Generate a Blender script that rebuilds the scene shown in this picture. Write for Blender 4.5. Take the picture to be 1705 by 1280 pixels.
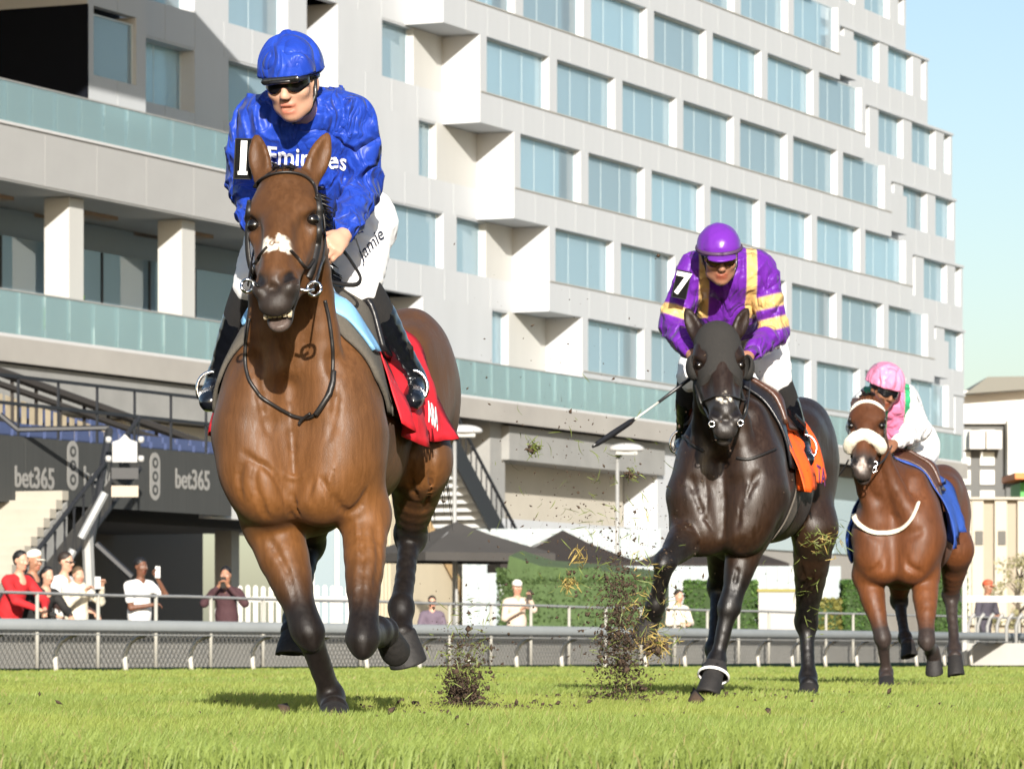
import bpy, bmesh, math, random
import numpy as np
from mathutils import Vector, Matrix, noise as mnoise
from mathutils.bvhtree import BVHTree

SC = bpy.context.scene
for _o in list(bpy.data.objects):
    bpy.data.objects.remove(_o, do_unlink=True)
COL = SC.collection

# ------------------------------------------------------------------ camera, sky, sun, exposure
FPX, CX, HY, CAMH = 7000.0, 852.5, 1086.0, 0.24      # focal length in photo pixels, principal column, horizon row, camera height
cam_d = bpy.data.cameras.new('camera')
cam = bpy.data.objects.new('camera', cam_d)
COL.objects.link(cam)
cam.location = (0, 0, CAMH)
cam.rotation_euler = (math.radians(90), 0, 0)
cam_d.sensor_width = 36.0
cam_d.lens = 36.0 * FPX / 1705.0
cam_d.shift_y = (HY - 640.0) / 1705.0
cam_d.clip_start = 0.5
cam_d.clip_end = 3000
cam_d.dof.use_dof = True
cam_d.dof.focus_distance = 13.8
cam_d.dof.aperture_fstop = 17.0
SC.camera = cam

SUN_EL, SUN_AZ = 19.0, 5.0        # degrees; azimuth measured from straight behind the camera, positive to its right
world = bpy.data.worlds.new('World')
SC.world = world
world.use_nodes = True
_nt = world.node_tree
_bg = _nt.nodes['Background']
_sky = _nt.nodes.new('ShaderNodeTexSky')
_sky.sky_type = 'NISHITA'
_sky.sun_disc = False
_sky.sun_elevation = math.radians(SUN_EL)
_sky.sun_rotation = math.radians(180.0 - SUN_AZ)
_sky.air_density = 1.0
_sky.dust_density = 1.4
_sky.ozone_density = 1.3
_nt.links.new(_sky.outputs[0], _bg.inputs[0])
_bg.inputs[1].default_value = 0.085
sun_d = bpy.data.lights.new('sun', 'SUN')
sun_d.energy = 5.0
sun_d.angle = math.radians(0.5)
sun_d.color = (1.0, 0.945, 0.865)
sun = bpy.data.objects.new('sun', sun_d)
COL.objects.link(sun)
_a, _e = math.radians(SUN_AZ), math.radians(SUN_EL)
SUNV = Vector((math.sin(_a) * math.cos(_e), -math.cos(_a) * math.cos(_e), math.sin(_e)))
sun.rotation_euler = SUNV.to_track_quat('Z', 'Y').to_euler()
sun.location = (5, -20, 20)
SC.view_settings.view_transform = 'Standard'
SC.view_settings.look = 'None'
SC.view_settings.exposure = 0.84
SC.view_settings.gamma = 1.0
SC.view_settings.use_curve_mapping = False
SC.cycles.use_denoising = True
SC.cycles.max_bounces = 8
SC.cycles.transparent_max_bounces = 24


def P(px, py, D):
    """world point seen at photo pixel (px, py), D metres in front of the camera"""
    return np.array([(px - CX) / FPX * D, D, CAMH + (HY - py) / FPX * D])

# ------------------------------------------------------------------ object helpers
def tag(o, label=None, cat=None, group=None, kind=None):
    if label: o['label'] = label
    if cat: o['category'] = cat
    if group: o['group'] = group
    if kind: o['kind'] = kind
    return o

def empty(name, loc=(0, 0, 0), rz=0.0):
    o = bpy.data.objects.new(name, None)
    o.empty_display_size = 0.2
    o.location = loc
    o.rotation_euler = (0, 0, rz)
    COL.objects.link(o)
    return o

def link(name, me, mat=None, parent=None):
    o = bpy.data.objects.new(name, me)
    COL.objects.link(o)
    if mat is not None and len(me.materials) == 0:
        me.materials.append(mat)
    if parent is not None:
        o.parent = parent
    return o

def copy_tree(o, parent=None):
    c = o.copy()
    COL.objects.link(c)
    c.parent = parent
    for ch in list(o.children):
        copy_tree(ch, c)
    return c

class MB:
    """collects simple shapes, builds one mesh"""
    def __init__(self):
        self.v, self.f = [], []
    def add(self, vs, fs):
        n = len(self.v)
        self.v += [tuple(map(float, q)) for q in vs]
        self.f += [tuple(i + n for i in q) for q in fs]
        return self
    def box(self, lo, hi):
        x0, y0, z0 = lo; x1, y1, z1 = hi
        return self.add([(x0,y0,z0),(x1,y0,z0),(x1,y1,z0),(x0,y1,z0),(x0,y0,z1),(x1,y0,z1),(x1,y1,z1),(x0,y1,z1)],
                        [(0,3,2,1),(4,5,6,7),(0,1,5,4),(1,2,6,5),(2,3,7,6),(3,0,4,7)])
    def prism(self, poly, axis, a, b):
        """extrude a 2D polygon along an axis (0,1,2) from a to b; poly in the other two axes in order"""
        n = len(poly)
        def mk(p, t):
            q = [p[0], p[1]]; q.insert(axis, t); return tuple(q)
        vs = [mk(p, a) for p in poly] + [mk(p, b) for p in poly]
        fs = [tuple(range(n))[::-1], tuple(range(n, 2*n))]
        fs += [(i, (i+1) % n, n+(i+1) % n, n+i) for i in range(n)]
        return self.add(vs, fs)
    def tube(self, pts, r, n=8, cap=True, flat=None, up=(0, 0, 1)):
        """tube along a polyline; r number or list; flat=(a,b) gives an elliptic section"""
        pts = [Vector(p) for p in pts]
        m = len(pts)
        rs = r if hasattr(r, '__len__') else [r] * m
        fa, fb = flat if flat else (1.0, 1.0)
        vs = []
        u = None
        for i, p in enumerate(pts):
            t = (pts[min(i+1, m-1)] - pts[max(i-1, 0)])
            if t.length < 1e-9: t = Vector((0, 0, 1))
            t.normalize()
            if u is None:
                u = Vector(up)
                if abs(u.dot(t)) > 0.95: u = Vector((1, 0, 0))
            u = (u - t * u.dot(t))
            if u.length < 1e-6: u = t.orthogonal()
            u.normalize()
            w = t.cross(u)
            for k in range(n):
                a = 2 * math.pi * k / n
                vs.append(p + (u * math.cos(a) * fa + w * math.sin(a) * fb) * rs[i])
        fs = []
        for i in range(m - 1):
            for k in range(n):
                a, b = i*n+k, i*n+(k+1) % n
                fs.append((a, b, b+n, a+n))
        if cap:
            fs.append(tuple(range(n))[::-1]); fs.append(tuple(range((m-1)*n, m*n)))
        return self.add(vs, fs)
    def lathe(self, prof, n=16, c=(0, 0, 0), sx=1.0, sy=1.0):
        """profile list of (r, z) turned about z"""
        vs = []
        for r, z in prof:
            for k in range(n):
                a = 2*math.pi*k/n
                vs.append((c[0]+r*math.cos(a)*sx, c[1]+r*math.sin(a)*sy, c[2]+z))
        fs = []
        m = len(prof)
        for i in range(m-1):
            for k in range(n):
                a, b = i*n+k, i*n+(k+1) % n
                fs.append((a, b, b+n, a+n))
        fs.append(tuple(range(n))[::-1]); fs.append(tuple(range((m-1)*n, m*n)))
        return self.add(vs, fs)
    def mesh(self, name, smooth=False):
        me = bpy.data.meshes.new(name)
        me.from_pydata(self.v, [], self.f)
        if smooth:
            me.polygons.foreach_set('use_smooth', [True]*len(me.polygons))
        me.update()
        return me
    def build(self, name, mat, parent=None, smooth=False, bevel=0.0):
        o = link(name, self.mesh(name, smooth), mat, parent)
        if bevel:
            m = o.modifiers.new('bevel', 'BEVEL'); m.width = bevel; m.segments = 2; m.limit_method = 'ANGLE'
        return o

def grid_mesh(name, Pts, smooth=True, closed_u=False):
    """Pts array (nu, nv, 3) -> quad sheet"""
    nu, nv, _ = Pts.shape
    idx = np.arange(nu*nv).reshape(nu, nv)
    fs = []
    for i in range(nu - (0 if closed_u else 1)):
        for j in range(nv-1):
            i2 = (i+1) % nu
            fs.append((idx[i, j], idx[i2, j], idx[i2, j+1], idx[i, j+1]))
    me = bpy.data.meshes.new(name)
    me.from_pydata([tuple(map(float, p)) for p in Pts.reshape(-1, 3)], [], [tuple(map(int, f)) for f in fs])
    if smooth:
        me.polygons.foreach_set('use_smooth', [True]*len(me.polygons))
    me.update()
    return me

# ------------------------------------------------------------------ materials
MATS = {}
def lin(c):
    """sRGB 0-255 -> linear"""
    out = []
    for v in c:
        v = v/255.0
        out.append(v/12.92 if v <= 0.04045 else ((v+0.055)/1.055)**2.4)
    return tuple(out)

def mat(name, color=(0.5, 0.5, 0.5), rough=0.6, metal=0.0, attr=None, var=0.0, vscale=8.0, bump=0.0, bscale=40.0,
        stretch=(1, 1, 1), sheen=0.0, coat=0.0, spec=0.5, sss=0.0, folds=0.0, fscale=6.0, trans=0.0, emit=None, dark=None, bdist=0.01,
        veins=0.0, coords='Object', streak=0.0, rand=0.0):
    if name in MATS: return MATS[name]
    m = bpy.data.materials.new(name)
    m.use_nodes = True
    nt = m.node_tree
    N, L = nt.nodes, nt.links
    b = N['Principled BSDF']
    b.inputs['Roughness'].default_value = rough
    b.inputs['Metallic'].default_value = metal
    b.inputs['Specular IOR Level'].default_value = spec
    b.inputs['Sheen Weight'].default_value = sheen
    b.inputs['Coat Weight'].default_value = coat
    b.inputs['Coat Roughness'].default_value = 0.25
    b.inputs['Transmission Weight'].default_value = trans
    if sss:
        b.inputs['Subsurface Weight'].default_value = sss
        b.inputs['Subsurface Radius'].default_value = (0.02, 0.008, 0.004)
    tc = N.new('ShaderNodeTexCoord')
    mp = N.new('ShaderNodeMapping')
    mp.inputs['Scale'].default_value = stretch
    L.new(tc.outputs[coords], mp.inputs[0])
    src = None
    if attr:
        a = N.new('ShaderNodeAttribute'); a.attribute_name = attr
        src = a.outputs['Color']
    if var:
        nz = N.new('ShaderNodeTexNoise'); nz.inputs['Scale'].default_value = vscale; nz.inputs['Detail'].default_value = 6
        nz.inputs['Roughness'].default_value = 0.62
        L.new(mp.outputs[0], nz.inputs[0])
        mr = N.new('ShaderNodeMapRange'); mr.inputs[1].default_value = 0.25; mr.inputs[2].default_value = 0.75
        mr.inputs[3].default_value = 1.0-var; mr.inputs[4].default_value = 1.0+var
        L.new(nz.outputs[0], mr.inputs[0])
        mx = N.new('ShaderNodeVectorMath'); mx.operation = 'SCALE'
        if src is not None: L.new(src, mx.inputs[0])
        else: mx.inputs[0].default_value = color[:3]
        L.new(mr.outputs[0], mx.inputs['Scale'])
        src = mx.outputs[0]
    if streak:
        ms = N.new('ShaderNodeMapping'); ms.inputs['Scale'].default_value = (70, 70, 9); L.new(tc.outputs[coords], ms.inputs[0])
        n2 = N.new('ShaderNodeTexNoise'); n2.inputs['Scale'].default_value = 1.0; n2.inputs['Detail'].default_value = 5; n2.inputs['Distortion'].default_value = 0.8; L.new(ms.outputs[0], n2.inputs[0])
        r2 = N.new('ShaderNodeMapRange'); r2.inputs[1].default_value = 0.3; r2.inputs[2].default_value = 0.7; r2.inputs[3].default_value = 1-streak; r2.inputs[4].default_value = 1+streak; L.new(n2.outputs[0], r2.inputs[0])
        m2 = N.new('ShaderNodeVectorMath'); m2.operation = 'SCALE'; L.new(src, m2.inputs[0]); L.new(r2.outputs[0], m2.inputs['Scale']); src = m2.outputs[0]
        r3 = N.new('ShaderNodeMapRange'); r3.inputs[1].default_value = 0.3; r3.inputs[2].default_value = 0.7; r3.inputs[3].default_value = rough-0.09; r3.inputs[4].default_value = rough+0.12; L.new(n2.outputs[0], r3.inputs[0]); L.new(r3.outputs[0], b.inputs['Roughness'])
    if rand:
        oi = N.new('ShaderNodeObjectInfo'); r4 = N.new('ShaderNodeMapRange'); r4.inputs[3].default_value = 1-rand; r4.inputs[4].default_value = 1+rand*0.6; L.new(oi.outputs['Random'], r4.inputs[0])
        m4 = N.new('ShaderNodeVectorMath'); m4.operation = 'SCALE'; L.new(src, m4.inputs[0]); L.new(r4.outputs[0], m4.inputs['Scale']); src = m4.outputs[0]
    if src is not None: L.new(src, b.inputs['Base Color'])
    else: b.inputs['Base Color'].default_value = (*color[:3], 1)
    hsum = None
    if bump:
        nb = N.new('ShaderNodeTexNoise'); nb.inputs['Scale'].default_value = bscale; nb.inputs['Detail'].default_value = 4
        L.new(mp.outputs[0], nb.inputs[0])
        ml = N.new('ShaderNodeMath'); ml.operation = 'MULTIPLY'; ml.inputs[1].default_value = bump
        L.new(nb.outputs[0], ml.inputs[0]); hsum = ml.outputs[0]
    if folds:
        nf = N.new('ShaderNodeTexNoise'); nf.inputs['Scale'].default_value = fscale; nf.inputs['Detail'].default_value = 3.0
        nf.inputs['Distortion'].default_value = 1.1
        nf.inputs['Detail'].default_value = 5.0
        try: nf.noise_type = 'RIDGED_MULTIFRACTAL'
        except Exception: pass
        L.new(mp.outputs[0], nf.inputs[0])
        ml = N.new('ShaderNodeMath'); ml.operation = 'MULTIPLY'; ml.inputs[1].default_value = folds
        L.new(nf.outputs[0], ml.inputs[0])
        if hsum is not None:
            ad = N.new('ShaderNodeMath'); ad.operation = 'ADD'
            L.new(hsum, ad.inputs[0]); L.new(ml.outputs[0], ad.inputs[1]); hsum = ad.outputs[0]
        else: hsum = ml.outputs[0]
    if veins:
        nf = N.new('ShaderNodeTexNoise'); nf.inputs['Scale'].default_value = 5.0; nf.inputs['Detail'].default_value = 1.0
        nf.inputs['Distortion'].default_value = 0.6
        L.new(mp.outputs[0], nf.inputs[0])
        s1 = N.new('ShaderNodeMath'); s1.operation = 'SUBTRACT'; s1.inputs[1].default_value = 0.5; L.new(nf.outputs[0], s1.inputs[0])
        s2 = N.new('ShaderNodeMath'); s2.operation = 'ABSOLUTE'; L.new(s1.outputs[0], s2.inputs[0])
        s3 = N.new('ShaderNodeMapRange'); s3.inputs[1].default_value = 0.0; s3.inputs[2].default_value = 0.035
        s3.inputs[3].default_value = veins; s3.inputs[4].default_value = 0.0; L.new(s2.outputs[0], s3.inputs[0])
        if hsum is not None:
            ad = N.new('ShaderNodeMath'); ad.operation = 'ADD'
            L.new(hsum, ad.inputs[0]); L.new(s3.outputs[0], ad.inputs[1]); hsum = ad.outputs[0]
        else: hsum = s3.outputs[0]
    if hsum is not None:
        bp = N.new('ShaderNodeBump'); bp.inputs['Strength'].default_value = 1.0; bp.inputs['Distance'].default_value = bdist
        L.new(hsum, bp.inputs['Height']); L.new(bp.outputs[0], b.inputs['Normal'])
    if emit:
        b.inputs['Emission Color'].default_value = (*emit[:3], 1); b.inputs['Emission Strength'].default_value = emit[3]
    MATS[name] = m
    return m

# ------------------------------------------------------------------ signed distance modelling
def V3(*a): return np.array(a, dtype=np.float64)
def unit(v):
    v = np.asarray(v, float); return v / (np.linalg.norm(v) + 1e-12)
def rotz(a):
    c, s = math.cos(a), math.sin(a); return np.array([[c, -s, 0], [s, c, 0], [0, 0, 1.0]])
def frame(z, x=None):
    """rotation matrix with columns x,y,z; z along given direction"""
    z = unit(z)
    x = np.array([1.0, 0, 0]) if x is None else np.asarray(x, float)
    x = x - z*np.dot(x, z)
    if np.linalg.norm(x) < 1e-6: x = np.array([0, 1.0, 0]) - z*z[1]
    x = unit(x); y = np.cross(z, x)
    return np.stack([x, y, z], axis=1)

class SDF:
    def __init__(self): self.p = []
    def cone(self, a, b, ra, rb, k=0.03, op='add', flat=None, col=None, tg=None):
        """tapered capsule; flat=(axis, f): thickness along the axis multiplied by f"""
        self.p.append(dict(t='c', a=np.asarray(a, float), b=np.asarray(b, float), ra=ra, rb=rb, k=k, op=op, flat=flat, col=col, tg=tg)); return self
    def chain(self, pts, rs, k=0.03, col=None, flat=None, sub=3, tg=None, op='add'):
        pts = [np.asarray(p, float) for p in pts]
        n = len(pts)
        if n > 2 and sub > 1:
            q, qr = [], []
            for i in range(n-1):
                p0 = pts[max(i-1, 0)]; p1 = pts[i]; p2 = pts[i+1]; p3 = pts[min(i+2, n-1)]
                for s in range(sub):
                    t = s/sub
                    q.append(0.5*((2*p1)+(-p0+p2)*t+(2*p0-5*p1+4*p2-p3)*t*t+(-p0+3*p1-3*p2+p3)*t**3))
                    qr.append(rs[i]+(rs[i+1]-rs[i])*t)
            q.append(pts[-1]); qr.append(rs[-1])
            pts, rs = q, qr
        for i in range(len(pts)-1):
            self.cone(pts[i], pts[i+1], rs[i], rs[i+1], k if i == 0 else min(k, 0.012), op, flat, col, tg)
        return self
    def ell(self, c, r, R=None, k=0.03, op='add', col=None, tg=None):
        self.p.append(dict(t='e', c=np.asarray(c, float), r=np.asarray(r, float), R=np.eye(3) if R is None else np.asarray(R, float), k=k, op=op, col=col, tg=tg)); return self
    def plane(self, pt, n, k=0.005):
        """cuts away everything on the side the normal points to"""
        self.p.append(dict(t='p', c=np.asarray(pt, float), n=unit(n), k=k, op='cut', col=None, tg=None)); return self
    @staticmethod
    def dist(p, X):
        if p['t'] == 'c':
            a, b = p['a'], p['b']
            if p['flat'] is not None:
                ax, f = p['flat']; ax = unit(ax); g = 1.0/f - 1.0
                ab = b-a
                pa = X-a
                t = np.clip((pa@ab)/(ab@ab+1e-12), 0, 1)
                q = pa - t[..., None]*ab
                q = q + (q@ax)[..., None]*ax*g
                d = np.sqrt((q*q).sum(-1)) - (p['ra']+(p['rb']-p['ra'])*t)
                return d*min(1.0, f) if f < 1 else d
            ab = b-a; pa = X-a
            t = np.clip((pa@ab)/(ab@ab+1e-12), 0, 1)
            q = pa - t[..., None]*ab
            return np.sqrt((q*q).sum(-1)) - (p['ra']+(p['rb']-p['ra'])*t)
        if p['t'] == 'e':
            q = (X-p['c'])@p['R']
            k0 = np.sqrt(((q/p['r'])**2).sum(-1)); k1 = np.sqrt(((q/p['r']**2)**2).sum(-1))
            return k0*(k0-1.0)/(k1+1e-9)
        return (X-p['c'])@p['n']
    def bbox(self, p):
        if p['t'] == 'c':
            f = max(1.0, p['flat'][1]) if p['flat'] is not None else 1.0
            lo = np.minimum(p['a']-p['ra']*f, p['b']-p['rb']*f); hi = np.maximum(p['a']+p['ra']*f, p['b']+p['rb']*f)
        else:
            e = np.sqrt(((p['R']*p['r'])**2).sum(1)); lo, hi = p['c']-e, p['c']+e
        return lo, hi
    def mesh(self, name, vox, warp=None, smooth=1, colfn=None, base=(0.5, 0.5, 0.5), soft=0.02, keep=None):
        los, his = zip(*[self.bbox(p) for p in self.p if p['op'] == 'add'])
        lo = np.min(los, 0)-vox*3-0.01; hi = np.max(his, 0)+vox*3+0.01
        n = np.ceil((hi-lo)/vox).astype(int)+1
        D = np.full(n, 9.0, np.float32)
        ax = [lo[i]+vox*np.arange(n[i]) for i in range(3)]
        for p in self.p:
            if p['op'] == 'cut':
                i0, i1 = np.zeros(3, int), n
            else:
                l, h = self.bbox(p)
                pad = p['k']+vox*2.5
                i0 = np.clip(np.floor((l-pad-lo)/vox).astype(int), 0, n); i1 = np.clip(np.ceil((h+pad-lo)/vox).astype(int)+1, 0, n)
                if (i1 <= i0).any(): continue
            s = tuple(slice(i0[i], i1[i]) for i in range(3))
            X = np.stack(np.meshgrid(*[ax[i][s[i]] for i in range(3)], indexing='ij'), -1)
            d = self.dist(p, X); A = D[s]; k = max(p['k'], 1e-4)
            if p['op'] == 'add':
                hh = np.maximum(k-np.abs(A-d), 0)/k
                D[s] = np.minimum(A, d)-hh*hh*k*0.25
            else:
                e = d if p['op'] == 'cut' else -d
                hh = np.maximum(k-np.abs(A-e), 0)/k
                D[s] = np.maximum(A, e)+hh*hh*k*0.25
        if warp is not None:
            X = np.stack(np.meshgrid(*ax, indexing='ij'), -1)
            near = np.abs(D) < vox*6
            D[near] += warp(X[near])
        v, q = surface_nets(D)
        for _ in range(smooth): v = relax(v, q)
        v = v*vox+lo
        me = bpy.data.meshes.new(name)
        me.vertices.add(len(v)); me.vertices.foreach_set('co', v.astype(np.float32).ravel())
        me.loops.add(len(q)*4); me.loops.foreach_set('vertex_index', q.astype(np.int32).ravel())
        me.polygons.add(len(q)); me.polygons.foreach_set('loop_start', np.arange(0, len(q)*4, 4, dtype=np.int32))
        me.polygons.foreach_set('use_smooth', np.ones(len(q), bool))
        me.update(calc_edges=True); me.validate()
        if colfn is not None or any(p['col'] is not None for p in self.p):
            C = self.colors(v, base, soft)
            if colfn is not None: C = colfn(v, C, self)
            at = me.color_attributes.new('Col', 'FLOAT_COLOR', 'POINT')
            at.data.foreach_set('color', np.concatenate([C, np.ones((len(C), 1))], 1).astype(np.float32).ravel())
        return me
    def colors(self, v, base, soft):
        W = np.full(len(v), 1e-6); C = np.outer(W, np.asarray(base))
        for p in self.p:
            if p['op'] != 'add' : continue
            d = self.dist(p, v); w = np.exp(-np.maximum(d, -0.05)/soft)
            c = np.asarray(p['col'] if p['col'] is not None else base)
            W += w; C += w[:, None]*c
        return C/W[:, None]

def surface_nets(D):
    """naive surface nets on a numpy grid: vertices in grid units, quads"""
    S = D < 0
    n = np.array(D.shape)
    cnt = np.zeros(n-1, np.int16); acc = np.zeros((*(n-1), 3), np.float32)
    offs = [(0,0,0),(1,0,0),(0,1,0),(0,0,1),(1,1,0),(1,0,1),(0,1,1),(1,1,1)]
    def sl(o): return tuple(slice(o[i], n[i]-1+o[i]) for i in range(3))
    any_ = np.zeros(n-1, bool); all_ = np.ones(n-1, bool)
    for o in offs:
        s = S[sl(o)]; any_ |= s; all_ &= s
    act = any_ & ~all_
    idx = np.argwhere(act)
    acc = np.zeros((len(idx), 3)); cnt = np.zeros(len(idx))
    for a in range(3):
        e = [0, 0, 0]; e[a] = 1
        others = [i for i in range(3) if i != a]
        for p0 in (0, 1):
            for p1 in (0, 1):
                o = [0, 0, 0]; o[others[0]] = p0; o[others[1]] = p1
                A = idx+np.array(o); B = A+np.array(e)
                da = D[A[:, 0], A[:, 1], A[:, 2]].astype(float); db = D[B[:, 0], B[:, 1], B[:, 2]].astype(float)
                m = (da < 0) != (db < 0)
                t = da/(da-db+1e-12)
                pt = np.tile(np.array(o, float), (len(idx), 1)); pt[:, a] = t
                acc[m] += pt[m]; cnt[m] += 1
    v = idx+acc/np.maximum(cnt, 1)[:, None]
    vid = np.full(n-1, -1, np.int64); vid[act] = np.arange(len(idx))
    quads = []
    for a in range(3):
        b, c = (a+1) % 3, (a+2) % 3
        s0 = [slice(None)]*3; s1 = [slice(None)]*3
        s0[a] = slice(0, n[a]-1); s1[a] = slice(1, n[a])
        ch = S[tuple(s0)] != S[tuple(s1)]
        pos = np.argwhere(ch)
        pos = pos[(pos[:, b] > 0) & (pos[:, c] > 0) & (pos[:, b] < n[b]-1) & (pos[:, c] < n[c]-1)]
        ins = S[pos[:, 0], pos[:, 1], pos[:, 2]]
        def g(db, dc):
            q = pos.copy(); q[:, b] -= db; q[:, c] -= dc
            return vid[q[:, 0], q[:, 1], q[:, 2]]
        Q = np.stack([g(1, 1), g(0, 1), g(0, 0), g(1, 0)], 1)
        Q[~ins] = Q[~ins][:, ::-1]
        quads.append(Q)
    q = np.concatenate(quads); q = q[(q >= 0).all(1)]
    return v, q

def relax(v, q, lam=0.5):
    s = np.zeros_like(v); c = np.zeros(len(v))
    for i in range(4):
        a, b = q[:, i], q[:, (i+1) % 4]
        np.add.at(s, a, v[b]); np.add.at(c, a, 1); np.add.at(s, b, v[a]); np.add.at(c, b, 1)
    return v+(s/np.maximum(c, 1)[:, None]-v)*lam

def sstep(a, b, x):
    t = np.clip((x-a)/(b-a), 0, 1); return t*t*(3-2*t)
def mixc(C, col, w):
    return C*(1-w[:, None])+np.asarray(col)*w[:, None]
def near_ell(v, c, r, R=None, e=0.3):
    q = (v-np.asarray(c)) if R is None else (v-np.asarray(c))@np.asarray(R)
    d = np.sqrt(((q/np.asarray(r))**2).sum(1)); return 1-sstep(1-e, 1+e, d)

def text_mesh(s, size=1.0, extrude=0.0, shear=0.0, spacing=1.0, sub=0, align='CENTER', bold=0.0):
    cu = bpy.data.curves.new('txt', 'FONT'); cu.body = s; cu.size = size; cu.extrude = extrude; cu.shear = shear
    cu.space_character = spacing; cu.align_x = align; cu.align_y = 'CENTER'; cu.resolution_u = 3; cu.offset = bold
    o = bpy.data.objects.new('txt', cu); COL.objects.link(o)
    bpy.context.view_layer.update()
    me = bpy.data.meshes.new_from_object(o)
    bpy.data.objects.remove(o); bpy.data.curves.remove(cu)
    if sub:
        bm = bmesh.new(); bm.from_mesh(me); bmesh.ops.triangulate(bm, faces=bm.faces)
        for _ in range(sub):
            bmesh.ops.subdivide_edges(bm, edges=[e for e in bm.edges if e.calc_length() > size*0.08], cuts=1)
            bmesh.ops.triangulate(bm, faces=bm.faces)
        bm.to_mesh(me); bm.free()
    return me

def bvh_of(*meshes):
    vs, fs = [], []
    for me in meshes:
        n = len(vs)
        vs += [v.co.copy() for v in me.vertices]
        fs += [tuple(i+n for i in p.vertices) for p in me.polygons]
    return BVHTree.FromPolygons(vs, fs)

def project_mesh(me, M, bvh, direction, off=0.003):
    """place a flat mesh with matrix M and drop it along a direction onto a surface"""
    d = Vector(direction).normalized()
    for v in me.vertices:
        w = M @ v.co
        h = bvh.ray_cast(w - d*0.6, d, 2.0)
        v.co = (h[0] + h[1]*off*(1 if h[1].dot(d) < 0 else -1)) if h[0] is not None else w
    me.update()
    return me
# ------------------------------------------------------------------ place: rail direction frame
TH = math.atan(3120.0/7000.0)
DV = np.array([math.sin(TH), math.cos(TH)]); NV = np.array([math.cos(TH), -math.sin(TH)])
B0 = np.array([(1000-CX)/43.0, 7000/43.0])
RZ = math.pi/2-TH
def fac(px, py, w=0.0):
    """photo pixel -> (distance along the facade, height) on the plane w metres in front of the hotel front"""
    r = np.array([(px-CX)/FPX, 1.0]); t = (w+B0@NV)/(r@NV)
    p = r*t
    return float((p-B0)@DV), float(CAMH+(HY-py)/FPX*t)
def bw(u, w, z=0.0):
    p = B0+DV*u+NV*w; return V3(p[0], p[1], z)
def bframe(name, label=None, cat=None, u=0.0, w=0.0, z=0.0, **k):
    """empty whose local x runs along the facade, local -y comes out of it"""
    o = empty(name, tuple(bw(u, w, z)), RZ); tag(o, label, cat, **k); return o

# ------------------------------------------------------------------ materials of the setting
CLAD = mat('white_cladding', (0.445, 0.46, 0.475), 0.55, var=0.05, vscale=0.6, bump=0.05, bscale=3, stretch=(1, 1, 0.15))
CLAD2 = mat('cream_cladding', (0.46, 0.457, 0.435), 0.6, var=0.05, vscale=0.6, stretch=(1, 1, 0.15))
SLABM = mat('grey_concrete', (0.25, 0.25, 0.24), 0.8, var=0.12, vscale=0.9, bump=0.1, bscale=6)
DARKIN = mat('dark_interior', (0.05, 0.055, 0.06), 0.9)
BLACKM = mat('black_metal', (0.018, 0.019, 0.022), 0.5)
GREYM = mat('grey_metal', (0.28, 0.28, 0.27), 0.45, var=0.1, vscale=3)
CURT = mat('pale_curtain', (0.70, 0.82, 0.84), 0.9, var=0.30, vscale=1.6, stretch=(5, 1, 0.04), rand=0.34)  # stripes stand for shaded folds, random tone for uneven reflections, both in colour
CREAM = mat('cream_plaster', (0.42, 0.39, 0.33), 0.8, var=0.06, vscale=0.8)
APRON = mat('apron_paving', (0.30, 0.27, 0.23), 0.9, var=0.15, vscale=0.8)

def glass_mat(name, tint, gl=0.3, rough=0.02, glare=None):
    m = bpy.data.materials.new(name); m.use_nodes = True
    nt = m.node_tree; N, L = nt.nodes, nt.links
    for x in list(N): N.remove(x)
    out = N.new('ShaderNodeOutputMaterial'); mx = N.new('ShaderNodeMixShader'); tr = N.new('ShaderNodeBsdfTransparent'); g = N.new('ShaderNodeBsdfGlossy')
    tr.inputs[0].default_value = (*tint, 1); g.inputs['Color'].default_value = (0.85, 0.93, 0.95, 1); g.inputs['Roughness'].default_value = rough
    fr = N.new('ShaderNodeFresnel'); fr.inputs[0].default_value = 1.5
    ad = N.new('ShaderNodeMath'); ad.operation = 'ADD'; ad.use_clamp = True; ad.inputs[1].default_value = gl
    L.new(fr.outputs[0], ad.inputs[0]); L.new(ad.outputs[0], mx.inputs[0]); L.new(tr.outputs[0], mx.inputs[1]); L.new(g.outputs[0], mx.inputs[2]); last = mx.outputs[0]
    if glare:  # diffuse colour mixed in to imitate sun and sky light on the glass
        df = N.new('ShaderNodeBsdfDiffuse'); df.inputs[0].default_value = (*glare[0], 1); tl = N.new('ShaderNodeBsdfTranslucent'); tl.inputs[0].default_value = (*glare[0], 1)
        m0 = N.new('ShaderNodeMixShader'); m0.inputs[0].default_value = 0.4; L.new(df.outputs[0], m0.inputs[1]); L.new(tl.outputs[0], m0.inputs[2])
        m1 = N.new('ShaderNodeMixShader'); m1.inputs[0].default_value = glare[1]; L.new(last, m1.inputs[1]); L.new(m0.outputs[0], m1.inputs[2]); last = m1.outputs[0]
    L.new(last, out.inputs[0])
    MATS[name] = m
    return m
PANE = glass_mat('window_glass', (0.90, 0.97, 0.99), 0.10, glare=((0.62, 0.80, 0.92), 0.36))
RAILGLASS = glass_mat('balustrade_glass', (0.84, 0.96, 0.95), 0.06, glare=((0.66, 0.84, 0.86), 0.24))

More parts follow.
